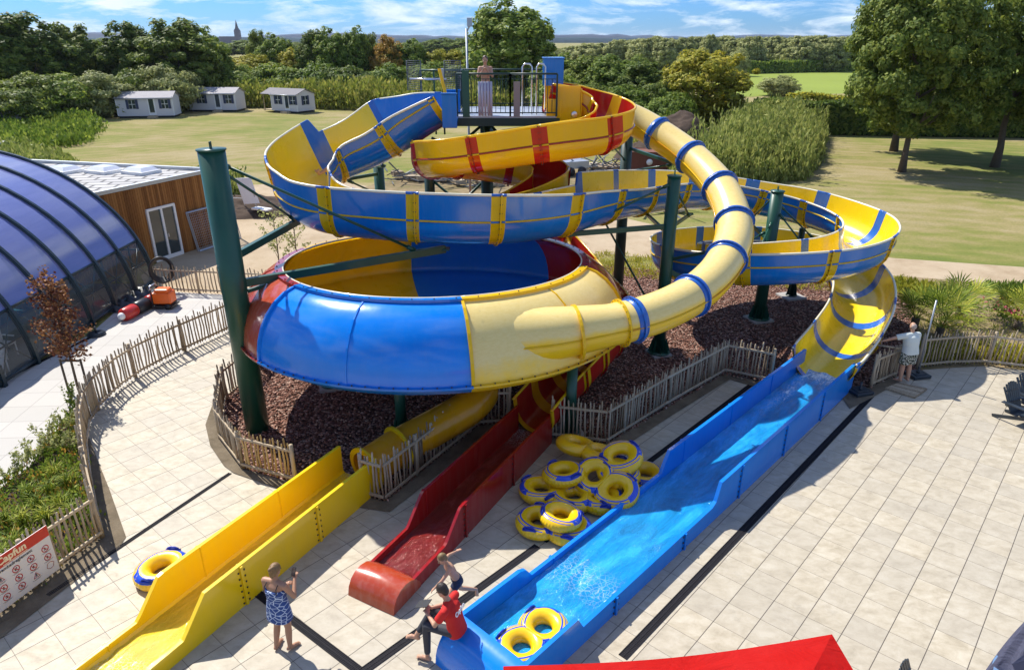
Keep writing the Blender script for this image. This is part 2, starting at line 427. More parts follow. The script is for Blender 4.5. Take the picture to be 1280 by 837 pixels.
# ================================================================ SETTING: ground
def sheet(name, pts, z, mat, kind='structure'):
    m = MB(); m.poly([(p[0], p[1], z) for p in pts]); o = m.build(name, mat)
    o['kind'] = kind
    # keep every sheet facing up
    if o.data.polygons[0].normal.z < 0: o.data.flip_normals()
    return o
def pxs(*l): return [at(*p) for p in l]
sheet('ground', [(-9000, -60), (9000, -60), (9000, 14000), (-9000, 14000)], 0, M['field'])
sheet('pasture', pxs((900, 122), (1060, 117), (1500, 112), (1500, 62), (700, 62), (760, 96), (890, 98)), .012, M['far_field'])
sheet('verge', pxs((1700, 420), (1280, 462), (1140, 462), (1100, 350), (1120, 343), (1280, 356), (1700, 390)), .004, M['verge'])
sheet('grass_verge', pxs((740, 345), (1140, 372), (1140, 352), (900, 333), (760, 318), (560, 330)), .006, M['field'])
track = pxs((1700, 400), (1280, 357), (1120, 345), (900, 330), (760, 318), (640, 335), (420, 380), (345, 372), (282, 345), (236, 330), (245, 300),
            (262, 262), (300, 232), (420, 226), (560, 250), (760, 268), (900, 300), (1120, 323), (1280, 334), (1700, 372))
sheet('sand_track', track, .008, M['sand'])
fence_b = [(290, 412), (219, 445), (176, 468), (150, 486), (125, 510), (112, 532), (108, 560), (113, 600), (120, 638), (128, 672)]
Wd = lambda l: [at(*p) for p in l]
pav = [(-24, -5), (24, -5), (24, 15.2)] + pxs((1400, 480), (1280, 463), (1229, 458), (1146, 463), (1112, 475), (1086, 487), (1000, 440), (800, 380), (500, 370), (372, 372), (340, 390)) \
    + Wd(fence_b) + [at(0, 768), at(-300, 960)]
sheet('terrace', pav, .016, M['paving'])
pale = pxs((345, 372), (230, 366), (190, 362), (150, 385), (110, 420), (60, 446), (0, 480), (-120, 540), (-260, 700), (-300, 960), (0, 768), (128, 672)) + Wd(fence_b[::-1][1:]) + [at(340, 390)]
sheet('side_terrace', pale, .012, M['pale_paving'])
planter_px = [(96, 505), (70, 540), (36, 585), (-40, 640), (-220, 760), (-160, 900), (0, 766), (126, 670), (112, 606), (105, 560), (108, 532)]
sheet('planting_soil', pxs(*planter_px), .022, M['soil'])
sheet('fence_edging', pxs((106, 552), (112, 548), (124, 580), (137, 612), (158, 672), (150, 684), (0, 800), (-120, 900), (-160, 900), (0, 764), (128, 670), (114, 606)), .026, M['edge_soil'])
gravel_px = [(276, 549), (304, 587), (361, 603), (395, 600), (455, 622), (481, 630), (598, 535), (640, 533), (690, 550), (757, 558), (905, 470), (962, 482),
             (1000, 500), (1050, 495), (1086, 487), (1116, 473), (1146, 463), (1150, 440), (1142, 372), (1110, 362), (900, 345), (760, 333), (600, 330),
             (430, 385), (350, 441), (327, 454), (303, 481), (281, 498)]
sheet('yard', pxs((186, 366), (345, 374), (350, 330), (262, 296), (205, 322), (176, 345)), .0095, M['sand'])
sheet('bare_earth', pxs((450, 236), (520, 214), (700, 206), (830, 200), (900, 216), (880, 252), (700, 264), (540, 264)), .0088, M['verge'])
sheet('gravel_bed', pxs(*gravel_px), .030, M['gravel'])
sheet('pen_edging', pxs((281, 498), (266, 506), (257, 532), (263, 558), (280, 583), (292, 592), (347, 611), (361, 603), (304, 587), (276, 549)), .034, M['edge_soil'])
sheet('fence_edging', pxs((455, 620), (481, 628), (598, 533), (637, 530), (640, 545), (613, 548), (566, 580), (487, 641), (440, 634)), .034, M['edge_soil'])
sheet('fence_edging', pxs((690, 548), (757, 556), (905, 468), (962, 480), (970, 492), (912, 475), (840, 520), (776, 562), (690, 556)), .034, M['edge_soil'])
sheet('fence_edging', pxs((1050, 495), (1086, 485), (1116, 472), (1125, 478), (1090, 498), (1062, 512)), .034, M['edge_soil'])

def in_poly(x, y, P):
    c = False; j = len(P)-1
    for i in range(len(P)):
        if (P[i][1] > y) != (P[j][1] > y) and x < (P[j][0]-P[i][0])*(y-P[i][1])/(P[j][1]-P[i][1])+P[i][0]: c = not c
        j = i
    return c
# loose lava stones lying on the gravel bed
def scatter_stones():
    P = pxs(*gravel_px); xs = [p[0] for p in P]; ys = [p[1] for p in P]
    V = []; F = []; k = 0
    base = np.array([(1,0,0),(0,1,0),(-1,0,0),(0,-1,0),(0,0,1),(0,0,-1)], float)
    tri = np.array([(0,1,4),(1,2,4),(2,3,4),(3,0,4),(1,0,5),(2,1,5),(3,2,5),(0,3,5)])
    while k < 16000:
        x = random.uniform(min(xs), max(xs)); y = random.uniform(min(ys), max(ys))
        if random.random() > min(1, (17.5/max(y, 12))**1.5) or not in_poly(x, y, P): continue
        s = random.uniform(.022, .055); q = base * RNG.uniform(.6, 1.15, (6, 1)) * s * np.array([1, .8, .7])
        Mr = np.array(Euler((random.uniform(-.6,.6), random.uniform(-.6,.6), random.uniform(0, 6.3))).to_matrix())
        V.append(q @ Mr.T + np.array([x, y, .03 + s*.35])); F.append(tri + 6*k); k += 1
    me = raw_mesh('loose_stones', np.concatenate(V), np.concatenate(F), M['stones'])
    o = obj_from('loose_stones', me); o['kind'] = 'stuff'; o['label'] = 'loose red brown lava stones on the gravel bed'; o['category'] = 'stones'
scatter_stones()

# drain channels with slotted grates
def drain(a, b, w, label):
    a = Vector(a); b = Vector(b); a.z = b.z = .020; t = empty('drain_channel', a, label, 'drain', 'drain channels let into the terrace')
    d = (b-a); L = d.length; d.normalize(); n = Vector((-d.y, d.x, 0))
    m = MB(); m.poly([(n*-w/2), (d*L - n*w/2), (d*L + n*w/2), (n*w/2)])
    m.build('channel', M['grate'], t)
    g = MB()
    for s_ in (-1, 1): g.bar(n*s_*w*.46 + Vector((0,0,.004)), d*L + n*s_*w*.46 + Vector((0,0,.004)), .014, .012)
    k = int(L/.034)
    for i in range(k):
        c = d*(i+.5)*L/k; q = n*w*.44
        g.bar(c-q+Vector((0,0,.002)), c+q+Vector((0,0,.002)), .011, .008)
    g.bar(Vector((0,0,.003)), d*L+Vector((0,0,.003)), .02, .008)
    g.build('grate', M['grate'], t)
drain(at(452, 841), at(672, 683), .15, 'dark drain slot between the red and blue run-outs, lower end')
drain(at(680, 677), at(938, 482), .13, 'dark drain slot beside the stake fence left of the blue run-out')
drain(at(778, 822), at(1093, 491), .15, 'long dark drain slot on the right of the blue run-out')
drain(at(288, 592), at(60, 745), .08, 'dark drain slot from the fenced gravel pen to the sign fence')
drain(at(322, 742), at(449, 839), .15, 'short dark drain slot beside the woman, ending at another drain')
drain(at(116, 421), at(-10, 482), .12, 'dark drain slot along the foot of the glazed pool enclosure')

# ================================================================ WATER SLIDES
def crom(P, n):
    P = [np.array(p, float) for p in P]; out_ = []
    Q = [2*P[0]-P[1]] + P + [2*P[-1]-P[-2]]
    for i in range(1, len(Q)-2):
        p0, p1, p2, p3 = Q[i-1:i+3]
        for k in range(n):
            t = k/n; t2 = t*t; t3 = t2*t
            out_.append(.5*((2*p1)+(-p0+p2)*t+(2*p0-5*p1+4*p2-p3)*t2+(-p0+3*p1-3*p2+p3)*t3))
    out_.append(P[-1]); return out_
def resample(P, step):
    P = np.array(P); d = np.r_[0, np.cumsum(np.linalg.norm(np.diff(P[:, :3], axis=0), axis=1))]
    k = max(2, int(round(d[-1]/step))+1); s = np.linspace(0, d[-1], k)
    return np.stack([np.interp(s, d, P[:, j]) for j in range(P.shape[1])], 1), s
def frames(P):
    T = np.gradient(P[:, :3], axis=0); T /= np.linalg.norm(T, axis=1)[:, None]
    Z = np.array([0, 0, 1.0]); Rr = np.cross(T, Z); Rr /= np.linalg.norm(Rr, axis=1)[:, None]
    U = np.cross(Rr, T); return T, Rr, U
def flume(root, ctrl, r, mats, seam=2.2, band=.20, step=.10, lean=.0, rib=True, thick=.035, lip=.035, steps=(), first_in=None):
    """ctrl rows: x y z(floor) left_wall right_wall. mats: outer, outer_band, inner, inner_band, lip, rib, flange"""
    P = np.array(crom(ctrl, 14)); P, s = resample(P, step); T, Rr, U = frames(P); N = len(P)
    forced = [0.0]
    for (sx, sy, side, add, fade) in steps:      # the wall jumps up at a joint, then runs out again
        q = int(np.argmin((P[:, 0]+root.location.x-sx)**2+(P[:, 1]+root.location.y-sy)**2)); forced.append(float(s[q]))
        for i in range(q, N):
            P[i, side] += add*(1 if fade == 0 else max(0, 1-(s[i]-s[q])/fade))
    forced.append(float(s[-1]))
    r_0 = r
    arc = [(-PI/2)*(1-k/7) for k in range(15)]       # -90..+90 deg
    def section(i, off):
        hl, hr = P[i, 3], P[i, 4]; o = []
        r = P[i, 5] if P.shape[1] > 5 else r_0
        ro = r + off
        def wall(sd, h):
            ex = max(h - r, .02); q = []
            for f in (1, .66, .33): q.append((sd*(ro + lean*ex*f), r + ex*f))
            return q
        o += wall(-1, hl)
        for a in arc: o.append((ro*math.sin(a), r - ro*math.cos(a)))
        o += wall(1, hr)[::-1]
        c = P[i, :3]
        return [c + Rr[i]*x + U[i]*y for x, y in o]
    joints = [0.0]
    for f0_, f1_ in zip(forced[:-1], forced[1:]):
        k_ = max(1, round((f1_-f0_)/seam)); joints += [f0_+(f1_-f0_)*(q+1)/k_ for q in range(k_)]
    def rad_(i): return P[i, 5] if P.shape[1] > 5 else r_0
    def near_joint(x): return min(abs(x-j) for j in joints)
    ins = [section(i, 0) for i in range(N)]; outs = [section(i, thick) for i in range(N)]
    for a, b in zip(joints[:-1], joints[1:]):
        i0 = int(np.searchsorted(s, a-1e-6)); i1 = min(N-1, int(np.searchsorted(s, b-1e-6)))
        if i1 <= i0: continue
        m = MB()
        for rows, ma, mb_ in ((ins, 2, 3), (outs, 0, 1)):
            b0 = len(m.v); n = len(rows[0])
            for i in range(i0, i1+1): m.v.extend([tuple(p) for p in rows[i]])
            for i in range(i1-i0):
                mid = (s[i0+i]+s[i0+i+1])/2; bd = near_joint(mid) < band
                for j in range(n-1):
                    f = (b0+i*n+j, b0+i*n+j+1, b0+(i+1)*n+j+1, b0+(i+1)*n+j)
                    if rows is outs: f = f[::-1]
                    m.f.append(f); m.m.append(mb_ if bd else ma); m.sm.append(True)
        ml = list(mats[:4])
        if a == 0 and first_in: ml[2] = ml[3] = first_in
        sec = m.build('flume_section', ml, root)
        # rim along both edges
        for e, sd in ((0, -1), (-1, 1)):
            lm = MB()
            pts = [(Vector(ins[i][e])+Vector(outs[i][e]))/2 + Vector(U[i])*.004 + Vector(Rr[i])*sd*.02 for i in range(i0, i1+1)]
            k0 = len(lm.f)
            lm.tube(pts, lip, 8, 0)
            nb = 8
            for i in range(len(pts)-1):
                if near_joint((s[i0+i]+s[i0+i+1])/2) < band:
                    for j in range(nb): lm.m[k0+i*nb+j] = 1
            lm.build('rim', [mats[4], mats[3]], sec)
        if rib:
            for sd in (-1, 1):
                rm = MB()
                k0 = len(rm.f)
                pts = [Vector(P[i, :3]) + Vector(Rr[i])*sd*(rad_(i)+thick+.012) + Vector(U[i])*rad_(i) for i in range(i0, i1+1)]
                rm.tube(pts, .026, 4, 0)
                for i in range(len(pts)-1):
                    if near_joint((s[i0+i]+s[i0+i+1])/2) < band:
                        for j in range(4): rm.m[k0+i*4+j] = 1
                rm.build('side_rib', [mats[5], mats[0]], sec)
    # bolted joint flanges
    for jn in joints[:-1]:
        i = min(N-1, int(np.searchsorted(s, jn-1e-6))); fm = MB(); bm_ = MB()
        a = section(i, thick-.005); b = section(i, thick+.055); t = Vector(T[i])*.017
        rows = [[Vector(p)-t for p in a], [Vector(p)-t for p in b], [Vector(p)+t for p in b], [Vector(p)+t for p in a]]
        fm.grid(rows, 0, False)
        fl = fm.build('joint_flange', mats[6], root)
        c = section(i, thick+.03)
        for k in range(0, len(c)):
            for sd in (-1, 1):
                bm_.box(Vector(c[k]) + Vector(T[i])*sd*.026, (.022, .022, .022))
        bm_.build('bolts', M['bolt'], fl)
    return P, s, T, Rr, U

GA = 'water slides of the tower'
# ---- slide A: blue raft slide
A = empty('raft_slide', (0.2, 18.6, 0), 'open blue and yellow raft slide winding down to the wide blue run-out', 'water slide', GA)
Aroot = A
def at_root(root, fn): pass
A_ctrl = [(-1.75, 21.0, 6.85, .80, .80), (-2.5, 21.05, 6.42, .90, 1.25), (-3.3, 21.1, 5.92, 1.0, 1.62), (-4.1, 21.0, 5.54, 1.0, 1.50), (-4.9, 20.8, 5.24, 1.0, 1.35), (-5.42, 20.40, 5.02, 1.0, 1.3),
          (-5.72, 19.8, 4.85, 1.02, 1.3), (-5.78, 19.15, 4.68, 1.02, 1.32), (-5.48, 18.42, 4.50, 1.0, 1.36), (-4.7, 17.75, 4.36, 1.0, 1.36), (-3.3, 17.5, 4.26, 1.0, 1.38),
          (-1.78, 17.5, 4.17, 1.0, 1.4), (-.3, 17.65, 4.12, 1.0, 1.38), (1.0, 18.3, 4.10, 1.0, 1.25), (2.1, 19.45, 4.08, 1.0, 1.1), (3.2, 20.8, 4.0, 1.0, .95), (4.4, 22.2, 3.85, 1.0, .95), (5.7, 23.5, 3.68, 1.0, .95), (7.2, 24.55, 3.45, 1.0, .95), (8.8, 24.85, 3.2, 1.0, .95), (10.2, 24.3, 3.0, 1.05, .98),
           (11.1, 23.1, 2.85, 1.05, .98), (11.35, 21.7, 2.72, 1.1, .98), (10.8, 20.4, 2.62, 1.1, 1.0), (9.6, 19.55, 2.52, 1.1, 1.0), (8.1, 19.35, 2.42, 1.1, 1.0),
           (6.7, 19.75, 2.25, 1.1, 1.0), (5.65, 20.7, 2.05, 1.1, 1.0), (5.35, 22.0, 1.85, 1.1, 1.0), (6.0, 23.3, 1.68, 1.1, 1.0), (7.4, 24.3, 1.52, 1.1, 1.0), (9.2, 24.8, 1.38, 1.1, .95),
           (10.7, 24.4, 1.25, 1.1, .9), (11.5, 23.2, 1.05, 1.15, .88, .74), (11.5, 21.6, .80, 1.15, .9, .80), (10.85, 20.05, .56, 1.02, .9, .86), (9.85, 18.65, .32, .95, .9, .88), (8.9, 17.5, .17, .90, .9, .86), (8.55, 17.1, .15, .90, .9, .80)]
A_ctrl = [c if len(c) == 6 else (*c, .70) for c in A_ctrl]
matA = [M['blue'], M['yellow'], M['yellow_in'], M['blue_band'], M['white_gel'], M['yellow'], M['yellow']]
def shift(ctrl, root): return [(c[0]-root.location.x, c[1]-root.location.y, c[2]-root.location.z, *c[3:]) for c in ctrl]
flume(A, shift(A_ctrl, A), .70, matA, 2.1, .18, steps=((-5.12, 20.7, 4, .42, 3.2), (2.5, 19.95, 3, .34, 9.0)), first_in=M['blue'], lean=.13)

# ---- slide B: yellow body slide with red bands
B = empty('body_slide', (0.5, 20.0, 0), 'yellow slide with red bands that ends in the narrow red run-out', 'water slide', GA)
B_ctrl = [(.95, 21.45, 7.10, .75, .75), (1.6, 21.5, 6.95, .85, .8), (2.3, 21.35, 6.65, .95, .85), (2.8, 20.8, 6.4, 1.0, .9), (2.85, 20.1, 6.25, 1.0, .9), (2.3, 19.55, 6.1, 1.02, .9), (1.3, 19.35, 5.98, 1.02, .9),
          (0.2, 19.35, 5.83, 1.0, .9), (-.9, 19.4, 5.66, 1.0, .9), (-1.8, 19.6, 5.5, 1.0, .9), (-2.3, 20.2, 5.35, 1.0, .9)]
B2_ctrl = [(-2.3, 20.2, 5.35, 1.0, .85), (-2.3, 21.1, 5.2, 1.0, .85), (-1.7, 21.8, 5.05, 1.0, .85), (-.7, 22.05, 4.9, 1.0, .85), (.3, 22.05, 4.72, 1.0, .85), (1.0, 21.6, 4.55, 1.0, .85), (1.1, 20.8, 4.4, 1.0, .85),
           (.4, 20.2, 4.1, .95, .85), (-.7, 20.25, 3.8, .9, .8), (-1.8, 21.0, 3.6, .9, .8), (-2.1, 22.3, 3.4, .9, .8), (-1.7, 23.6, 3.15, .9, .8), (-.4, 24.1, 2.8, .9, .8), (.9, 23.9, 2.4, .85, .8), (1.7, 22.9, 1.95, .8, .8),
           (2.2, 21.8, 1.6, .8, .8)]
B3_ctrl = [(2.2, 21.8, 1.6, .8, .8), (2.6, 20.6, 1.35, .8, .8), (2.95, 19.4, 1.18, .8, .8), (2.9, 18.4, 1.02, .85, .85), (2.5, 17.35, .84, .9, .9), (1.85, 16.4, .62, .9, .9), (1.15, 15.5, .34, .88, .88), (.56, 14.6, .14, .85, .85)]
matB = [M['yellow'], M['red'], M['red'], M['yellow'], M['yellow'], M['red_dark'], M['red']]
flume(B, shift(B_ctrl, B), .52, matB, 1.72, .17, rib=True)
flume(B, shift(B2_ctrl, B), .52, matB, 1.8, .15, rib=False)
flume(B, shift(B3_ctrl, B), .50, [M['red'], M['yellow'], M['red_dark'], M['orange_yellow'], M['yellow'], M['red_dark'], M['red']], .95, .14, rib=False)

# ---- slide C: enclosed tube into the bowl
C = empty('bowl_slide', (-2.0, 17.3, 0), 'yellow tube with blue collars feeding the big bowl and its yellow run-out', 'water slide', GA)
C_path = [(2.6, 22.6, 7.0), (3.3, 22.9, 6.85), (4.05, 22.75, 6.58), (4.85, 21.98, 6.13), (5.55, 20.88, 5.62), (5.98, 19.5, 5.04), (5.97, 18.1, 4.4), (5.42, 16.75, 3.93), (4.64, 15.65, 3.60), (3.7, 14.8, 3.40),
          (2.65, 14.18, 3.28), (1.5, 13.84, 3.2), (.6, 13.68, 3.14), (-.3, 13.66, 3.1), (-1.3, 13.8, 3.06)]
def tube_slide():
    P = np.array(crom(C_path, 16)); P, s = resample(P, .08); P = P - np.array(C.location); N = len(P)
    joints = [.7, 2.29, 3.80, 5.45, 7.05, 8.82, 10.82, 12.70, 13.02]; r = .47
    V = [Vector(p) for p in P]
    edges = [0] + [int(np.searchsorted(s, j)) for j in joints] + [N-1]
    for k, (a, b) in enumerate(zip(edges[:-1], edges[1:])):
        m = MB(); rr = [r]*(b-a+1)
        if k == len(edges)-2: rr = [r + .20*min(1, max(0, (s[i+a]-13.3)/2.2)) for i in range(b-a+1)]      # fairing into the bowl
        m.tube(V[a:b+1], rr, 28, 0, cap=False)
        sec = m.build('tube_section', M['worn_sheen'], C)
        rb = MB()
        for sd in (-1, 1):
            T, Rr, U = frames(P); pts = [V[i] + Vector(Rr[i])*sd*(rr[i-a]+.008) for i in range(a, b+1)]
            rb.tube(pts, .022, 4, 0)
        rb.build('seam', M['yellow'] if k % 2 else M['orange_yellow'], sec)
    T, Rr, U = frames(P)
    for j in joints:
        i = int(np.searchsorted(s, j)); t = Vector(T[i])
        last = j == joints[-1]
        m = MB(); w_ = .03 if last else .12; a = V[i]-t*w_; b = V[i]+t*w_
        m.tube([a, a+t*.005, b-t*.005, b], [r+.002, r+.018, r+.018, r+.002], 28, 0, cap=False)
        cl = m.build('collar', M['yellow'] if last else M['blue_band'], C)
        fm = MB()
        for o_ in ((0,) if not last else (0,)):
            c0 = V[i]-t*.02; c1 = V[i]+t*.02
            fm.tube([c0, c0+t*.001, c1-t*.001, c1], [r, r+.075, r+.075, r], 28, 0, cap=False, smooth=False)
        fo = fm.build('collar_flange', M['blue_band'] if not last else M['yellow'], cl)
        bm_ = MB()
        for q in range(22):
            an = 2*PI*q/22; d = Vector(Rr[i])*math.cos(an)+Vector(U[i])*math.sin(an)
            bm_.box(V[i]+d*(r+.045), (.02, .055, .02)) if abs(t.y) > .5 else bm_.box(V[i]+d*(r+.045), (.055, .02, .02))
        bm_.build('bolts', M['bolt'], cl)
tube_slide()
fm = MB(); cc_ = Vector((1.42, 13.78, 3.17))-Vector(C.location); dd_ = Vector((.95, .16, .1)).normalized()
fm.tube([cc_-dd_*.03, cc_-dd_*.029, cc_+dd_*.029, cc_+dd_*.03], [.42, .61, .61, .42], 30, 0, cap=False, smooth=False); fm.build('entry_flange', M['yellow'], C)
TILT = -.070
def bowl():
    prof = [(5.0, 2.20), (4.98, 2.40), (4.93, 2.65), (4.82, 2.95), (4.66, 3.22), (4.45, 3.46), (4.20, 3.64), (4.0, 3.72), (3.86, 3.75)]
    under = [(5.0, 2.20), (4.75, 1.95), (4.2, 1.72), (3.3, 1.50), (2.2, 1.34), (1.0, 1.22), (.5, 1.18)]
    th0 = [-136, -76, -14, 50, 106, 163, 224]
    outm = ['blue_light', 'worn_sheen', 'red', 'blue_light', 'yellow', 'red_orange']
    inm = ['blue', 'orange_yellow', 'red', 'blue_lining', 'yellow_in', 'red_dark']
    def pt(rr, z, a, off=0):
        a = R(a); x = rr*math.cos(a); y = rr*math.sin(a)
        return Vector((x, y, z + y*TILT))
    for k in range(6):
        a0, a1 = th0[k], th0[k+1]; n = 16; m = MB()
        for i in range(n): pass
        A_ = [a0+(a1-a0)*i/n for i in range(n+1)]
        def rows(pr, dr=0, dz=0): return [[pt(rr+dr, z+dz, a) for rr, z in pr] for a in A_]
        m.grid(rows(prof), 0); m.grid(rows(under), 0)
        p = m.build('bowl_panel', [M[outm[k]]], C, sharp=40)
        m = MB()
        # inner skin: wall and sloping floor
        inn = [(rr-.05, z-.02) for rr, z in prof[::-1]] + [(4.9, 2.2), (4.7, 2.02), (4.15, 1.80), (3.3, 1.60), (2.2, 1.42), (1.0, 1.30), (.5, 1.26)]
        m.grid(rows(inn), 0); m.build('bowl_lining', [M[inm[k]]], p)
        # joint flange between panels, bolted
        for aa, w in ((a0, .035), ((a0+a1)/2, .02)):
            f = MB(); q = []
            for dr in (0, .06 if w > .03 else .022):
                q.append([(rr+dr*.8, z+dr*.6) for rr, z in prof])
            da = math.degrees(w/5)
            r0 = [pt(rr, z, aa-da) for rr, z in q[0]]; r1 = [pt(rr, z, aa-da) for rr, z in q[1]]; r2 = [pt(rr, z, aa+da) for rr, z in q[1]]; r3 = [pt(rr, z, aa+da) for rr, z in q[0]]
            f.grid([r0, r1, r2, r3], 0, False)
            f.build('panel_flange' if w > .03 else 'stiffening_rib', M[['blue_light', 'yellow', 'yellow', 'red', 'blue_light', 'red'][k]], p)
        # outer bottom flange and rim flange
        f = MB()
        rr_ = [(5.0, 2.17), (5.075, 2.17), (5.075, 2.215), (5.0, 2.215)]
        f.grid([[pt(rr, z, a) for a in A_] for rr, z in rr_], 0, False)
        f.build('bottom_flange', M[['blue', 'yellow', 'red', 'blue', 'yellow', 'red_dark'][k]], p); f = MB()
        r2_ = [(3.80, 3.76), (3.80, 3.80), (3.99, 3.80), (3.99, 3.735)]
        f.grid([[pt(rr, z, a) for a in A_] for rr, z in r2_], 0, False)
        f.build('rim_flange', M[['blue', 'yellow', 'red', 'blue', 'yellow', 'red_dark'][k]], p)
        b = MB()
        for i in range(18):
            a = a0+(a1-a0)*(i+.5)/18
            b.box(pt(5.045, 2.225, a), (.028, .028, .03)); b.box(pt(3.94, 3.81, a), (.024, .024, .02)) if i % 2 else None
        b.build('bolts', M['bolt'], p)
        w = MB(); w.tube([pt(3.80, 3.79, a0+(a1-a0)*i/24) for i in range(25)], .022, 6)
        w.build('rim_seal', M['white_gel'], p)
bowl()
# exit tube below the bowl
E_path = [(-2.0, 17.0, 1.05), (-1.2, 16.3, .98), (-.75, 15.5, .92), (-1.0, 14.7, .84), (-1.75, 13.95, .72), (-2.55, 13.25, .58), (-3.15, 12.55, .48)]
P = np.array(crom(E_path, 12)) - np.array(C.location); m = MB(); V = [Vector(p) for p in P]
m.tube(V, .43, 26, 0, cap=False); m.tube(V, .41, 26, 0, cap=False)
ex = m.build('exit_tube', M['orange_yellow'], C)
for fr in (.84, 1.0):
    i = int(fr*(len(V)-1)); t = (V[i]-V[i-1]).normalized(); f = MB(); c = V[i]
    f.tube([c-t*.03, c-t*.029, c+t*.029, c+t*.03], [.43, .52, .52, .40], 26, 0, cap=False, smooth=False)
    fo = f.build('exit_flange', M['yellow'], C)
    b = MB(); a_ = t.cross(Vector((0,0,1))).normalized(); u_ = a_.cross(t)
    for q in range(20): b.box(c + (a_*math.cos(q*PI/10)+u_*math.sin(q*PI/10))*.485, (.03, .03, .03))
    b.build('bolts', M['bolt'], fo)

# ---- straight run-outs
def water_mat(name, c, foam=1.0, scale=7, deep=.5):
    t = NT(name); v = t.coord('UV')
    return t
def splash_mat(name, tint, alpha_rough=.06, ripple=.5, foam_lo=.60, foam_hi=.70, axis_fade=True, sc=6.0, dk=.45, ang=48):
    """thin running water: clear, tinted, with white foam and painted caustic threads where the UV v says the flow is fast"""
    t = NT(name); uv = t.coord('UV'); s = t.n('ShaderNodeSeparateXYZ'); t.l(uv, s.inputs[0]); p = t.coord()
    fl = t.map(t.map(p, (1, 1, 1), (0, 0, R(-ang))), (.33, 1, 1))
    wv = t.noise(fl, sc, 6, .68, .9); fine = t.noise(fl, sc*3.2, 6, .75, .6)
    ve = t.vor(t.map(p, (1,1,1)), sc*2.6, 'DISTANCE_TO_EDGE')
    net = t.ramp(ve, [(.0, 1.0), (.07, 0.0)])  # pale web like caustics, painted into the colour along with the foam
    amount = s.outputs[0]       # u carries the foam amount
    thr = t.math('SUBTRACT', foam_hi, t.math('MULTIPLY', amount, .21))
    f = t.math('MULTIPLY', t.math('SUBTRACT', t.math('ADD', t.math('MULTIPLY', wv, .5), t.math('MULTIPLY', fine, .5)), thr), 7.0)
    f = t.math('MINIMUM', t.math('MAXIMUM', f, 0.0), 1.0)
    f = t.math('MAXIMUM', f, t.math('MULTIPLY', t.math('MULTIPLY', net, t.math('MAXIMUM', t.math('SUBTRACT', amount, .4), 0.0)), .7))
    deep = tuple(x*dk for x in tint); pale_ = tuple(min(1, x*(2.1-dk)+.02) for x in tint)
    cl = t.ramp(t.noise(fl, sc*.5, 6, .7, .6), [(.34, deep), (.5, tint), (.66, pale_)])
    c = t.mix(f, cl, (.86, .93, .97))
    t.set(c, t.math('ADD', alpha_rough, t.math('MULTIPLY', f, .5)), 0, .6)
    t.bump(t.math('ADD', wv, t.math('MULTIPLY', fine, .5)), ripple, .06)
    return t.m

def runout(root, a, b, prof_fn, mats, n=40, name='run_out', sec_len=2.4):
    """straight channel from a (uphill) to b; prof_fn(s 0..1, length) -> list of (offset, z, matindex)"""
    a = Vector(a); b = Vector(b); d = (b-a); L = d.length; d.normalize(); rt = Vector((d.y, -d.x, 0)).normalized()
    k = max(1, round(L/sec_len)); 
    for q in range(k):
        m = MB(); rows = []; S = np.linspace(q/k, (q+1)/k, max(3, n//k+1))
        for s_ in S:
            pr = prof_fn(s_, L); c = a + d*(s_*L)
            rows.append([c + rt*x + Vector((0, 0, z)) for x, z, *_ in pr])
        m.grid(rows, 0, False)
        # colour by profile part
        pr = prof_fn(.5, L); w = len(rows[0])-1
        for i in range(len(rows)-1):
            for j in range(w): m.m[i*w+j] = pr[j][2] if len(pr[j]) > 2 else 0
        o = m.build(name, mats, root)
        yield o, rows

def channel(w, zf, hl, hr, curb=.07, base=.0):
    """closed outline seen from the end: left outer foot, up, over the left wall, floor, right wall, down"""
    h = w/2; t = .035
    return [(-h-curb, base), (-h-curb, max(hl-.05, zf)), (-h-curb, hl), (-h, hl), (-h, zf+.06), (-h+.05, zf), (h-.05, zf), (h, zf+.06), (h, hr), (h+curb, hr), (h+curb, max(hr-.05, zf)), (h+curb, base)]

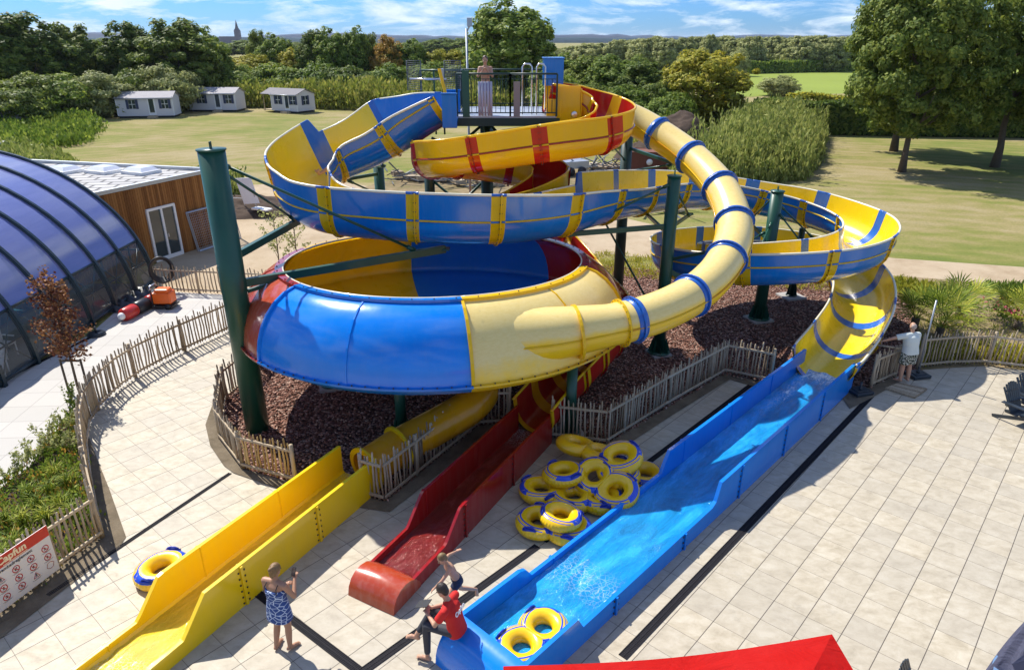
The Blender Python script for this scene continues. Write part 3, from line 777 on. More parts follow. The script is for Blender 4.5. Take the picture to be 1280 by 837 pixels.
def make_runout(root, a, b, w, hfun, mats, water, foam, zf0, zf1, wz, groove=None, curb=.07, seclen=2.3, waterspan=(0, 1)):
    def pf(s_, L):
        hl, hr = hfun(s_, L); zf = zf0+(zf1-zf0)*s_
        return channel(w, zf, hl, hr, curb)
    off = root.location; a = Vector(a)-off; b = Vector(b)-off; a.z = b.z = 0
    objs = [o for o, _ in runout(root, a, b, pf, mats, n=90, sec_len=seclen)]
    L = (b-a).length; d = (b-a).normalized(); rt = Vector((d.y, -d.x, 0))
    # bolted joint plates on the outside
    k = len(objs)
    for q in range(k):
        s_ = (q)/k
        if q == 0: continue
        hl, hr = hfun(s_, L); c = a+d*s_*L
        for sd, hh in ((-1, hl), (1, hr)):
            f = MB(); f.box(c+rt*sd*(w/2+curb+.018)+Vector((0,0,hh*.5)), (.05, .03, hh*.96), 0, rz=math.atan2(d.y, d.x)); fo = f.build('joint_plate', mats[0], objs[q])
            f = MB(); f.bar(c+rt*sd*(w/2-.006)+Vector((0,0,zf0+(zf1-zf0)*s_)), c+rt*sd*(w/2-.006)+Vector((0,0,hh)), .02, .02); f.build('seam_strip', mats[0], objs[q])
            g = MB()
            for z in np.arange(.08, hh-.05, .13):
                for e in (-.06, .06): g.box(c+rt*sd*(w/2+curb+.008)+d*e+Vector((0,0,z)), (.024, .024, .024))
            bo = g.build('bolts', M['bolt'], objs[q])
    if water:
        # rippled water surface
        ns, nw = int(L/.07), 18; s0, s1 = waterspan
        V = []; UV = []; 
        for i in range(ns+1):
            s_ = s0+(s1-s0)*i/ns; zf = zf0+(zf1-zf0)*s_
            for j in range(nw+1):
                x = -w/2+.004+(w-.008)*j/nw; z = max(wz(s_), zf+.012)
                q = a + d*s_*L + rt*x
                fo = foam(s_, (j/nw-.5)*2)
                amp = .006+.03*fo
                z += amp*(mnoise.noise(Vector((q.x*5, q.y*5, 1)))+.6*mnoise.noise(Vector((q.x*13, q.y*13, 4))))
                V.append((q.x, q.y, z)); UV.append((fo, s_))
        F = [(i*(nw+1)+j, i*(nw+1)+j+1, (i+1)*(nw+1)+j+1, (i+1)*(nw+1)+j) for i in range(ns) for j in range(nw)]
        F = np.array(F)[:, ::-1]
        uv = np.array(UV)[F.ravel()]
        me = raw_mesh('water', V, F, water, smooth=True, uv=uv); w_ = obj_from('water', me, root)
    return objs, a, b, d, rt, L

# blue run-out
WB = splash_mat('running_blue_water', (.008, .26, .60), sc=4.5, ripple=.8, dk=.62)
a = Vector((8.95, 17.5, 0)); b_end = Vector((-.55, 7.55, 0))
mid0 = (at(825, 593, .35)+at(902, 625, .35))/2; mid1 = (at(668, 721, .35)+at(735, 770, .35))/2
dB = (mid1-mid0).normalized(); dB.z = 0; dB.normalize()
def online(p, o, d): return o + d*((p-o).dot(d))
o_ = Vector((mid0.x, mid0.y, 0))
startB = online(a, o_, dB); endB = online(Vector((-.2, 7.69, 0)), o_, dB)
LB = (endB-startB).length
def s_of(px, py, z, side=0):
    p = at(px, py, z); return ((p-startB).dot(dB))/LB
sl1 = s_of(836, 574, .9); sl2 = s_of(822, 596, .4); sr1 = s_of(914, 597, .9); sr2 = s_of(902, 625, .4)
el0 = s_of(662, 716, .35); el1 = s_of(645, 718, .62); er0 = s_of(735, 770, .35); er1 = s_of(748, 768, .62)
def step(x, a0, a1, v0, v1):
    if x <= a0: return v0
    if x >= a1: return v1
    return v0+(v1-v0)*(x-a0)/(a1-a0)
def hB(s_, L):
    hl = step(s_, min(sl1, sl2)-.002, max(sl1, sl2)+.002, .86, .40); hr = step(s_, min(sr1, sr2)-.002, max(sr1, sr2)+.002, .86, .40)
    if s_ > el1: hl = step(s_, el1, el1+.003, .40, .66)
    if s_ > er1: hr = step(s_, er1, er1+.003, .40, .66)
    return hl, hr
def foamB(s_, x):
    f = 0
    f = max(f, 1.25*math.exp(-((s_-.02)/.05)**2)); f = max(f, 1.15*math.exp(-((x-.55)/.35)**2)*math.exp(-((s_-.12)/.16)**2))
    f = max(f, .25*math.exp(-((s_-.35)/.12)**2)); f = max(f, .75*math.exp(-((s_-.83)/.05)**2))
    return max(f, .08)
make_runout(A, startB, endB, 1.30, hB, [M['blue_light']], WB, foamB, .16, .10, lambda s_: step(s_, 0, .35, .30, .28), curb=.075)
# closed lower end of the blue run-out: rounded landing block the lifeguard sits on
m = MB(); rt = Vector((dB.y, -dB.x, 0)); e0 = endB-A.location; e0.z = 0
z8 = lambda p, z: p + Vector((0, 0, z))
outl = []
for k in range(9):
    t_ = k/8; an = t_*PI/2; outl.append((.55*math.sin(an)+.0, .60*math.cos(an)+.06))
rowsL = [[z8(e0 + dB*(x-.02) + rt*w_, z) for x, z in [(-.0, .10)] + [(0, .66)] + outl + [(.56, 0)]] for w_ in np.linspace(-.725, .725, 7)]
m.grid(rowsL, 0, True)
for sd, rr in ((-1, rowsL[0]), (1, rowsL[-1])): m.poly(rr if sd > 0 else rr[::-1])
m.build('end_block', M['blue_light'], A, sharp=35)
seatB = endB

# red run-out
WR = splash_mat('running_red_water', (.17, .012, .009), sc=7, dk=.8, ang=62, foam_hi=.78)
rl = at(524, 616, .85); rr = at(573, 631, .85); rl2 = at(635, 514, .85); rr2 = at(688, 518, .85)
mr0 = (rl2+rr2)/2; mr1 = (rl+rr)/2; mr0.z = mr1.z = 0; dR = (mr1-mr0).normalized()
startR = online(Vector((.56, 14.55, 0)), mr0, dR); endR = online(at(470, 735), mr0, dR); LR = (endR-startR).length
so_ = lambda px, py, z: (at(px, py, z)-startR).dot(dR)/LR
r1, r2_ = so_(524, 616, .8), so_(507, 655, .3)
rr1, rr2_ = so_(573, 631, .8), so_(560, 672, .3)
def hR(s_, L): return step(s_, r1, r1+.09, .80, .30), step(s_, rr1, rr1+.09, .80, .30)
foamR = lambda s_, x: max(.05, 1.15*math.exp(-((s_-.03)/.12)**2), .35*math.exp(-((s_-.3)/.1)**2))
make_runout(B, startR, endR, .86, hR, [M['red_dark']], WR, foamR, .14, .10, lambda s_: .17, seclen=1.9, curb=.06, waterspan=(0, .93))
# rounded nose
m = MB(); e0 = endR-B.location; e0.z = 0; rt = Vector((dR.y, -dR.x, 0)); rows = []
for w_ in np.linspace(-1, 1, 13):
    rows.append([z8(e0 + dR*(x + .0) + rt*(.50*w_), z*(1-.10*w_*w_)) for x, z in [(-.42, .12), (-.3, .30), (-.16, .40), (.0, .44), (.14, .42), (.26, .34), (.34, .2), (.38, 0)]])
m.grid(rows, 0, True)
for rr_ in (rows[0], rows[-1]): m.poly([tuple(q) for q in rr_] + [z8(e0+dR*-.42+rt*(.50 if rr_ is rows[-1] else -.50), 0)])
m.build('nose', M['red_orange'], B, sharp=50)

# yellow run-out
WY = splash_mat('running_yellow_water', (.72, .50, .015), sc=7, dk=.85, ang=62)
yl = at(204, 715, .85); yr = at(247, 744, .85); yl2 = at(400, 575, .85); yr2 = at(400, 625, .85)
nY = Vector((.8829, -.4695, 0)); dY = Vector((-.4695, -.8829, 0))
mY = (yl+yr)/2; mY.z = 0; mY2 = (yl2+yr2)/2; mY2.z = 0; dY = (mY-mY2).normalized()
startY = online(Vector((-3.15, 12.55, 0)), mY, dY); endY = startY + dY*9.2; LY = 9.2
sy = lambda px, py, z: (at(px, py, z)-startY).dot(dY)/LY
yl1 = sy(204, 715, .85); yr1 = sy(247, 744, .85); 
def hY(s_, L): return step(s_, yl1, yl1+.055, .85, .30), step(s_, yr1, yr1+.055, .85, .30)
foamY = lambda s_, x: max(.0, 1.0*math.exp(-((s_-.66)/.09)**2)*(1 if s_ > .5 else .4), .6*math.exp(-((s_-.02)/.04)**2))
make_runout(C, startY, endY, .92, hY, [M['yellow_run']], WY, foamY, .18, .10, lambda s_: step(s_, .35, .5, .1, .15), seclen=2.0, curb=.07)
# ================================================================ STEELWORK
def pole(name, x, y, h, r, label, foot=True, cap=True, plate=.62, mat='green', group='green slide support poles', z0=.03, cat='support pole'):
    t = empty(name, (x, y, 0), label, cat, group)
    m = MB(); m.cyl((0, 0, z0), (0, 0, h), r, 24)
    sh = m.build('shaft', M[mat], t)
    if cap:
        m = MB(); m.cyl((0, 0, h), (0, 0, h+.03), r+.025, 24); m.box((0, 0, h+.10), (.02, .10, .16))
        m.build('cap', M[mat], t)
    if foot:
        m = MB(); m.box((0, 0, z0+.04), (plate, plate, .08), rz=.3); m.build('footing', M['concrete'], t, bevel=.01)
        m = MB(); m.cyl((0, 0, z0+.08), (0, 0, z0+.11), r*1.9, 20)
        for k in range(8):
            a = k*PI/4; d = Vector((math.cos(a), math.sin(a), 0))
            m.add([d*r*.9+Vector((0,0,z0+.1)), d*r*1.85+Vector((0,0,z0+.1)), d*r*.9+Vector((0,0,z0+.55)), d*r*1.25+Vector((0,0,z0+.5))], [(0, 1, 3, 2)])
        m.build('foot_gussets', M[mat], t)
    return t
def arm(t, a, b, w=.10, h=.14, name='arm', mat='green'):
    o = t.location; a = Vector(a)-o; b = Vector(b)-o
    m = MB(); m.bar(a, b, w, h); d = (b-a).normalized(); m.box(b, (w*1.8, w*1.8, .05), 0)
    m.build(name, M[mat], t, bevel=.008)
def rod(t, a, b, r=.032, mat='green'):
    o = t.location; m = MB(); m.cyl(Vector(a)-o, Vector(b)-o, r, 8)
    d = (Vector(b)-Vector(a)).normalized(); m.cyl(Vector(a)-o, Vector(a)-o+d*.22, r*1.7, 8); m.cyl(Vector(b)-o-d*.22, Vector(b)-o, r*1.7, 8)
    m.build('tie_rod', M[mat], t)
big = pole('slide_pole', -6.4, 15.0, 6.85, .285, 'thick tall green pole in front of the bowl, inside the left pen', foot=False)
arm(big, (-6.2, 15.1, 3.85), (-1.75, 17.45, 3.98), .13, .19)
arm(big, (-6.35, 15.2, 4.45), (-5.75, 18.6, 4.50), .12, .17)
arm(big, (-6.2, 15.15, 3.62), (-5.0, 15.8, 3.84), .08, .09, 'brace')
rod(big, (-6.35, 15.2, 6.55), (-2.5, 17.1, 4.05), .035); rod(big, (-6.4, 15.25, 6.4), (-5.8, 18.1, 4.6), .035)
pA = pole('slide_pole', 4.55, 19.45, 5.5, .185, 'green pole standing inside the bend of the yellow tube')
arm(pA, (4.4, 19.45, 4.07), (1.5, 18.85, 4.0)); rod(pA, (4.45, 19.4, 5.3), (2.1, 19.3, 4.15))
arm(pA, (4.6, 19.5, 2.75), (5.9, 20.0, 1.95)); rod(pA, (4.6, 19.5, 5.2), (5.6, 21.5, 3.9)); arm(pA, (4.6, 19.6, 4.0), (6.0, 22.8, 3.65), .08, .10); arm(pA, (4.45, 19.55, 3.9), (3.9, 24.2, 4.1), .08, .1)
arm(pA, (4.55, 19.4, 1.0), (3.0, 22.0, 3.6), .05, .05, 'brace')
arm(pA, (4.65, 19.4, 3.1), (5.9, 17.9, 3.9), .08, .09)
pB = pole('slide_pole', 8.6, 22.3, 4.5, .20, 'green pole in the middle of the right hand helix', plate=.75)
for an in (20, 95, 165, 235, 305):
    a_ = R(an); c_ = Vector((math.cos(a_), math.sin(a_), 0))
    e = Vector((8.6, 22.3, 0)) + Vector((c_.x*2.55, c_.y*2.3, 0)); zz_ = {20: 2.72, 95: 3.15, 165: 1.85, 235: 2.2, 305: 2.5}[an]
    arm(pB, (8.6, 22.3, zz_-.3), (e.x, e.y, zz_-.08), .09, .11)
    rod(pB, (8.6+c_.x*.2, 22.3+c_.y*.2, min(4.3, zz_+1.3)), (8.6+c_.x*1.75, 22.3+c_.y*1.6, zz_+.1), .028)
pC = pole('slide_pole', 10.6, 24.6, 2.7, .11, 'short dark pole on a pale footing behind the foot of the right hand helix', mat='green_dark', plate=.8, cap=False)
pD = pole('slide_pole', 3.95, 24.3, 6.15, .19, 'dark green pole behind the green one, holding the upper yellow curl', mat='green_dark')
arm(pD, (3.9, 24.2, 5.9), (2.7, 20.9, 6.3), .09, .12); rod(pD, (3.9, 24.2, 5.2), (2.9, 21.6, 6.2), .03)
arm(pD, (4.0, 24.3, 5.6), (5.2, 21.6, 5.45), .08, .1); rod(pD, (4.0, 24.3, 4.8), (5.0, 22.0, 5.4), .03); arm(pD, (4.0, 24.2, 4.2), (4.6, 22.3, 3.85), .08, .1)
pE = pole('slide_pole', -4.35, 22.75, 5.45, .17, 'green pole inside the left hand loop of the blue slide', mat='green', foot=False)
arm(pE, (-4.35, 22.7, 5.0), (-5.0, 20.9, 5.15), .08, .1); rod(pE, (-4.35, 22.7, 4.3), (-5.0, 21.2, 5.05), .03); arm(pE, (-4.35, 22.7, 5.25), (-3.9, 21.2, 5.5), .08, .1)
G = 'short green legs under the bowl'
for (x, y, h, lb) in ((-2.7, 14.6, 2.0, 'short green leg below the front edge of the bowl, behind the fence by the yellow run-out'), (1.44, 14.75, 1.9, 'short green leg between the bowl and the red run-out'),
                      (-5.1, 17.2, 1.75, 'short green leg on a pale footing under the left part of the bowl'), (-.4, 19.8, 1.5, 'short green leg under the back of the bowl')):
    lg = pole('leg', x-C.location.x, y-C.location.y, h, .13, None, cap=False, group=None, cat=None, plate=.6)
    lg.parent = C
    bpy.data.objects.remove(lg.children[0]) if False else None

# ---- tower
T = empty('slide_tower', (-.15, 22.2, 0), 'green steel start tower with railed platform between the slide mouths', 'tower')
TX = T.location
def tl(x, y, z): return Vector((x, y, z)) - TX
XL, XR, YF, YB, ZP = -1.62, 1.28, 20.75, 23.9, 6.98
m = MB(); m.box(tl((XL+XR)/2, (YF+YB)/2, ZP-.02), (XR-XL, YB-YF, .05)); m.build('deck', M['galv'], T)
m = MB()
for y in (YF, YB): m.box(tl((XL+XR)/2, y, ZP-.16), (XR-XL+.2, .09, .22))
for x in (XL, -.2, XR): m.box(tl(x, (YF+YB)/2, ZP-.161), (.09, YB-YF-.1, .20))
m.build('deck_frame', M['green_dark'], T)
COLS = ((-.85, 22.85), (.75, 22.85), (-2.75, 23.1), (-.85, 25.0), (.75, 25.0))
for (x, y) in COLS:
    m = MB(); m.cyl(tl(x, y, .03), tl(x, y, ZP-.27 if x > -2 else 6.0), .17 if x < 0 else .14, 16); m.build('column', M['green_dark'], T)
m = MB()
for z in (1.9, 4.9):
    m.bar(tl(-.85, 22.85, z), tl(.75, 22.85, z), .1, .14); m.bar(tl(-.85, 25, z), tl(.75, 25, z), .1, .14); m.bar(tl(-.85, 22.85, z), tl(-.85, 25, z), .1, .14); m.bar(tl(.75, 22.85, z), tl(.75, 25, z), .1, .14)
m.bar(tl(-2.75, 23.1, 4.9), tl(-.85, 22.85, 4.9), .1, .14)
m.build('cross_beam', M['green_dark'], T)
m = MB()
for (a, b) in (((-.85, 22.85, 5.0), (-.85, 20.9, 6.7)), ((.75, 22.85, 5.0), (.75, 20.9, 6.7)), ((-.85, 22.85, 5.2), (-2.4, 21.3, 6.3)), ((.75, 22.85, 5.2), (2.2, 21.6, 6.5)), ((-2.75, 23.1, 5.0), (-.85, 22.85, 6.6)),
               ((-.85, 22.85, 4.9), (.75, 22.85, 6.7)), ((.75, 22.85, 4.9), (-.85, 22.85, 6.7)), ((-.85, 25, 2), (.75, 25, 4.9)), ((.75, 22.85, 2), (.75, 25, 4.9)), ((-2.75, 23.1, 3.0), (-.85, 22.9, 4.8)), ((-.85, 22.85, 3.2), (-2.75, 23.1, 4.8))):
    m.cyl(tl(*a), tl(*b), .045, 8)
m.build('cross_brace', M['green'], T)
def railing(pts, h=1.15, pitch=.13, mat='green_dark', name='railing', skip=()):
    for i in range(len(pts)-1):
        if i in skip: continue
        a = Vector(pts[i]); b = Vector(pts[i+1]); m = MB(); up = Vector((0, 0, 1)); d = b-a; L = d.length
        for p in (a, b): m.bar(p, p+up*h, .05, .05)
        m.cyl(a+up*h, b+up*h, .028, 8); m.bar(a+up*.1, b+up*.1, .03, .03); m.bar(a+up*(h-.14), b+up*(h-.14), .02, .02)
        k = int(L/pitch)
        for j in range(1, k): q = a+d*j/k; m.cyl(q+up*.1, q+up*(h-.14), .010, 6)
        m.build(name, M[mat], T)
railing([tl(XL+.05, YF-.02, ZP), tl(-.05, YF-.02, ZP), tl(XR-.0, YF-.02, ZP)])
railing([tl(XR, YB, ZP), tl(XL, YB, ZP)]); railing([tl(XL, 22.1, ZP), tl(XL, YB, ZP)]); railing([tl(XR, 22.6, ZP), tl(XR, YB, ZP)])
# slatted screen board on the rail, and stacked planks at the right
a_, b_ = atY(597, 102, YF-.07), atY(616, 138, YF-.07)
m = MB()
for k in range(5):
    x = a_.x + (b_.x-a_.x)*(k+.5)/5; m.cyl(tl(x, YF-.09, ZP+.02), tl(x, YF-.09, a_.z), (b_.x-a_.x)/10*.86, 8)
m.build('screen_board', simple('pale_lilac_board', (.42, .42, .50), .5, .1), T)
a_, b_ = atY(642, 102, YF-.05), atY(650, 138, YF-.05)
m = MB(); m.box(tl((a_.x+b_.x)/2, YF-.08, (ZP+a_.z)/2), (b_.x-a_.x, .03, a_.z-ZP)); m.build('side_board', simple('grey_board', (.25, .22, .2), .6, .1), T)
m = MB(); q = atY(581, 88, YF); m.box(tl(q.x+.02, YF-.1, (ZP+q.z)/2), (.20, .10, q.z-ZP+.02)); m.build('corner_panel', M['green'], T)
# blue start tub (left) and yellow start tub (right)
m = MB(); rows = []
for k in range(9):
    a2 = PI*(k/8); rows.append([tl(-1.7-.02, 21.0, ZP) + Vector((-.15+.0, math.cos(a2)*.78, 0)) + Vector((0, 0, -.2 + 0*k)) , tl(-1.7, 21.0, ZP)+Vector((0, math.cos(a2)*.78, -.35*math.sin(a2)))])
tub = MB(); tub.box(tl(-1.76, 20.26, ZP+.18), (.42, .06, .90)); tub.box(tl(-1.76, 21.74, ZP+.18), (.42, .06, .90)); tub.box(tl(-1.76, 21.0, ZP-.10), (.42, 1.42, .10)); tub.box(tl(-1.76, 20.26, ZP+.65), (.46, .12, .05)); tub.box(tl(-1.76, 21.74, ZP+.65), (.46, .12, .05))
tub.build('start_tub', M['blue'], T, bevel=.02)
tub = MB(); tub.box(tl(1.62, 20.83, ZP+.30), (.70, .06, 1.05)); tub.box(tl(1.62, 22.1, ZP+.30), (.7, .06, 1.05)); tub.box(tl(1.62, 21.45, ZP-.05), (.7, 1.2, .08)); tub.box(tl(1.20, 20.80, ZP+.12), (.42, .06, .70))
tub.box(tl(1.99, 20.80, ZP+.25), (.03, .10, 1.0)); tub.cyl(tl(1.8, 20.80, ZP+.05), tl(1.8, 20.74, ZP+.05), .09, 14, 1)
tub.build('start_tub', [M['yellow'], M['steel']], T, bevel=.015)
m = MB(); a_, b_ = atY(679, 73, 22.4), atY(703, 102, 22.4)
m.box(tl((a_.x+b_.x)/2, 22.4, (a_.z+b_.z)/2-.05), (b_.x-a_.x, .9, a_.z-b_.z+.1)); m.box(tl((a_.x+b_.x)/2, 22.4, a_.z+.01), (b_.x-a_.x+.05, .95, .04)); m.build('control_cabinet', M['blue'], T, bevel=.015)
for px0, px1 in ((653, 665), (671, 682)):
    a_, b_ = atY(px0, 80, 21.3), atY(px1, 80, 21.3); m = MB(); zt = a_.z
    m.tube([tl(a_.x, 21.3, ZP), tl(a_.x, 21.3, zt-.08), tl(a_.x+.06, 21.3, zt), tl(b_.x-.06, 21.3, zt), tl(b_.x, 21.3, zt-.08), tl(b_.x, 21.3, ZP)], .022, 8); m.build('grab_rail', M['steel'], T)
# mesh guard panels either side of the blue slide mouth
for px0, px1, yy in ((508, 527, 21.75), (555, 576, 21.75)):
    a_, b_ = atY(px0, 76, yy), atY(px1, 108, yy); m = MB(); z1, z0 = a_.z, b_.z-.1
    m.tube([tl(a_.x, yy, z0), tl(a_.x, yy, z1), tl(b_.x, yy, z1), tl(b_.x, yy, z0)], .018, 6, closed=True, cap=False)
    for k in range(1, 9): x = a_.x+(b_.x-a_.x)*k/9; m.cyl(tl(x, yy, z0), tl(x, yy, z1), .005, 4)
    for k in range(1, 14): z = z0+(z1-z0)*k/14; m.cyl(tl(a_.x, yy, z), tl(b_.x, yy, z), .005, 4)
    m.build('guard_panel', M['galv_dark'], T)
a_, b_ = atY(512, 99, 21.7), atY(558, 99, 21.7); m = MB(); m.cyl(tl(a_.x, 21.7, a_.z), tl(b_.x, 21.7, b_.z), .03, 8); m.build('gate_bar', M['steel'], T)
for px_ in (525, 542, 553):
    a_ = atY(px_, 88, 22.2); m = MB(); m.bar(tl(a_.x, 22.2, 6.3), tl(a_.x, 22.2, a_.z), .05, .05); m.build('rail_post', M['green'], T)
a_, b_ = atY(525, 88, 22.2), atY(576, 88, 22.2); m = MB(); m.cyl(tl(a_.x, 22.2, a_.z), tl(b_.x, 22.2, a_.z), .028, 8); m.build('rear_rail', M['green'], T)
a_, b_ = atY(549, 86, 20.9), atY(557, 118, 20.6); m = MB(); m.bar(tl(*a_), tl(*b_), .09, .03); m.build('barrier_arm', M['yellow'], T)
a_, b_ = atY(551, 86, 21), atY(551, 102, 21); m = MB(); m.box(tl(a_.x, 21.2, (a_.z+b_.z)/2), (.12, .1, a_.z-b_.z)); m.build('signal_box', M['galv'], T, bevel=.01)
m = MB(); q = atY(584, 150, 20.6); m.box(tl(q.x, 20.7, q.z+.3), (.1, .05, .35)); m.build('life_ring_box', M['blue_light'], T)
# zig-zag stairs at the back
m = MB()
for k in range(24):
    f = k/23; m.box(tl(-1.2+2.1*(f*2 if f < .5 else 2-2*f), 24.5 if f < .5 else 25.4, .3+6.4*f), (.28, .85, .04))
m.build('stair_treads', M['galv'], T)
m = MB()
for y in (24.08, 24.92): m.bar(tl(-1.3, y, .2), tl(1.0, y, 3.5), .05, .2)
for y in (24.98, 25.82): m.bar(tl(1.0, y, 3.5), tl(-1.3, y, 6.8), .05, .2)
m.build('stair_stringers', M['green_dark'], T)
# grey box on a bracket in front
mast = empty('floodlight_mast', (-1.42, 24.2, 0), 'slim grey mast with a lamp head rising above the tower platform', 'mast')
tp = atY(583, 36, 24.2); mast.location.x = tp.x
m = MB(); m.cyl((0, 0, 0), (0, 0, tp.z), .045, 10, 0, .035); m.build('shaft', M['galv'], mast)
hp = atY(587, 28, 24.2); m = MB(); m.box((hp.x-tp.x, 0, hp.z), (.16, .22, .26)); m.cyl((0, 0, tp.z-.1), (hp.x-tp.x, 0, hp.z-.1), .03, 8); m.build('lamp_head', M['galv'], mast, bevel=.02)

# ================================================================ STAKE FENCES
def stake_fence(px_list, label, h=1.12, mat='stake', pitch=.108, posts=None, world=None, skip_rail=False, r=.023):
    P = world or [at(*p) for p in px_list]
    P = [Vector((p[0], p[1], 0)) for p in P]; t = empty('stake_fence', P[0], label, 'fence', 'chestnut stake fences')
    o = P[0]; st = MB(); tot = [0]
    for p, q in zip(P[:-1], P[1:]): tot.append(tot[-1]+(q-p).length)
    def pos(s_):
        for i in range(len(P)-1):
            if s_ <= tot[i+1] or i == len(P)-2:
                f = (s_-tot[i])/max(1e-6, tot[i+1]-tot[i]); return P[i].lerp(P[i+1], f)
    n = int(tot[-1]/pitch)
    for k in range(n+1):
        b = pos(min(tot[-1], k*pitch)) - o
        hh = h*(1 if k % 3 else 1.09) + random.uniform(-.05, .05); j = lambda s_=.02: random.uniform(-s_, s_)
        p0 = b+Vector((j(), j(), .06)); p1 = b+Vector((j(.03), j(.03), hh*.5)); p2 = b+Vector((j(.03), j(.03), hh))
        st.tube([p0, p1, p2-(p2-p1)*.06, p2], [r*random.uniform(.85, 1.2), r*random.uniform(.85, 1.15), r*.85, r*.35], 6, 0)
    st.build('stakes', M[mat], t)
    for z in (.16, h*.86):
        rl_ = MB()
        for p, q in zip(P[:-1], P[1:]):
            nrm = Vector(((q-p).y, -(q-p).x, 0)).normalized()*.035
            rl_.bar(p-o+nrm+Vector((0,0,z)), q-o+nrm+Vector((0,0,z)), .035, .055)
        rl_.build('rail', M['stake'], t)
    np_ = max(1, round(tot[-1]/1.9))
    for k in range(np_+1):
        b = pos(tot[-1]*k/np_)-o; pm = MB(); pm.tube([b, b+Vector((0,0,h*.55)), b+Vector((random.uniform(-.01,.01), 0, h*1.0))], [.05, .047, .043], 10, 0); pm.build('post', M['stake'], t)
    return t
stake_fence([(-60, 812), (0, 768), (60, 722), (128, 672)], 'stake fence carrying the rules sign in front of the planting bed', h=1.08)
stake_fence(fence_b[::-1], 'long curved stake fence between the planting bed and the pale side terrace', h=1.08, pitch=.115)
stake_fence([(196, 364), (228, 366), (277, 368), (340, 371), (400, 385)], 'far straight stake fence in front of the wooden building', h=1.05, pitch=.15)
stake_fence([(276, 549), (281, 503), (303, 484), (327, 457), (350, 443), (430, 400)], 'stake fence round the back of the pen with the thick green pole', h=1.05)
stake_fence([(276, 549), (304, 586)], 'short stake fence at the left corner of the gravel pen', h=1.0)
stake_fence([(304, 586), (370, 604)], 'fresh yellow stake fence in front of the thick green pole', mat='stake_new', h=1.0, pitch=.11)
stake_fence([(455, 620), (481, 628), (540, 580), (598, 533), (637, 530)], 'stake fence between the yellow and the red run-outs', h=1.08, pitch=.1)
stake_fence([(690, 548), (757, 556), (830, 510), (905, 467), (962, 479)], 'stake fence behind the pile of swim rings', h=1.08, pitch=.1)
stake_fence([(1088, 484), (1118, 471)], 'short stake fence panel at the left hand of the man', h=1.02, pitch=.1)
stake_fence([(1146, 461), (1185, 457), (1229, 456), (1280, 462), (1350, 476)], 'stake fence in front of the palm fronds on the right', h=1.10, pitch=.115)
# plain gate rail the man leans over
# ================================================================ BUILDINGS
# ---- wooden building with paved flat roof
A0, B0, C0, D0 = Vector((-14.1, 32.8, 0)), Vector((-17.6, 24.8, 0)), Vector((-29, 28, 0)), Vector((-26, 35.8, 0))
bd = empty('wooden_building', B0, 'low building clad in brown wood with a flat slab roof and skylights', 'building'); o = B0
m = MB(); m.prism([p-o for p in (A0, B0, C0, D0)][::-1], 0, 3.30); m.build('wall', M['clad'], bd)
# vertical boards on the visible face
wd = (A0-B0); WL = wd.length; wd.normalize(); wn2 = Vector((wd.y, -wd.x, 0)); m = MB()
if wn2.dot(Vector((0, 0, 0))-B0) < 0: wn2 = -wn2
nb = int(WL/.11)
for k in range(nb):
    c = wd*(k+.5)*WL/nb + wn2*.02; m.box(c+Vector((0,0,1.66)), (WL/nb*.88, .035, 3.28), rz=math.atan2(wd.y, wd.x))
m.build('boards', M['clad'], bd)
zr = 3.34
def slabs():
    t = NT('roof_slabs'); p = t.pos(); br = t.n('ShaderNodeTexBrick'); t.l(t.map(p, (1, 1, 1), (0, 0, R(-8))), br.inputs['Vector']); br.offset = .5
    br.inputs['Scale'].default_value = 1; br.inputs['Brick Width'].default_value = 1.0; br.inputs['Row Height'].default_value = .62; br.inputs['Mortar Size'].default_value = .07
    br.inputs['Color1'].default_value = (.50, .49, .47, 1); br.inputs['Color2'].default_value = (.40, .39, .38, 1); br.inputs['Mortar'].default_value = (.07, .07, .075, 1)
    c = t.mix(t.math('MULTIPLY', t.noise(p, 3, 6, .7), .4), br.outputs[0], (.28, .26, .24)); t.set(c, .85); t.bump(br.outputs['Fac'], -.6, .05); return t.m
m = MB(); m.prism([p-o for p in (A0, B0, C0, D0)][::-1], 3.305, zr); rf = m.build('roof', slabs(), bd)
m = MB()
q = [A0, B0, C0, D0]
for i in range(4):
    a, b = q[i]-o, q[(i+1) % 4]-o; m.bar(a+Vector((0,0,3.40)), b+Vector((0,0,3.40)), .16, .16)
m.build('roof_edge', M['galv'], rf)
glass_dark = NT('window_glass').set((.03, .045, .05), .05, 0, .8).m
for (px, py) in ((80, 211), (130, 211), (176, 212)):
    c = at(px, py, 3.5)-o; m = MB(); rz_ = math.atan2(wd.y, wd.x)-PI/2
    m.box((c.x, c.y, zr+.07), (1.35, 1.1, .14), rz=rz_); sk = m.build('skylight', M['white_paint'], bd)
    m = MB(); q4 = Matrix.Rotation(rz_, 3, 'Z')
    base = [q4 @ Vector((a*.6, b*.48, 0)) + Vector((c.x, c.y, zr+.142)) for a, b in ((-1,-1),(1,-1),(1,1),(-1,1))]
    top = [q4 @ Vector((a*.42, b*.32, 0)) + Vector((c.x, c.y, zr+.30)) for a, b in ((-1,-1),(1,-1),(1,1),(-1,1))]
    m.add(base+top, [(4,5,6,7), (0,1,5,4), (1,2,6,5), (2,3,7,6), (3,0,4,7)]); m.build('dome', simple('skylight_acrylic', (.75, .76, .80), .15, .05), sk)
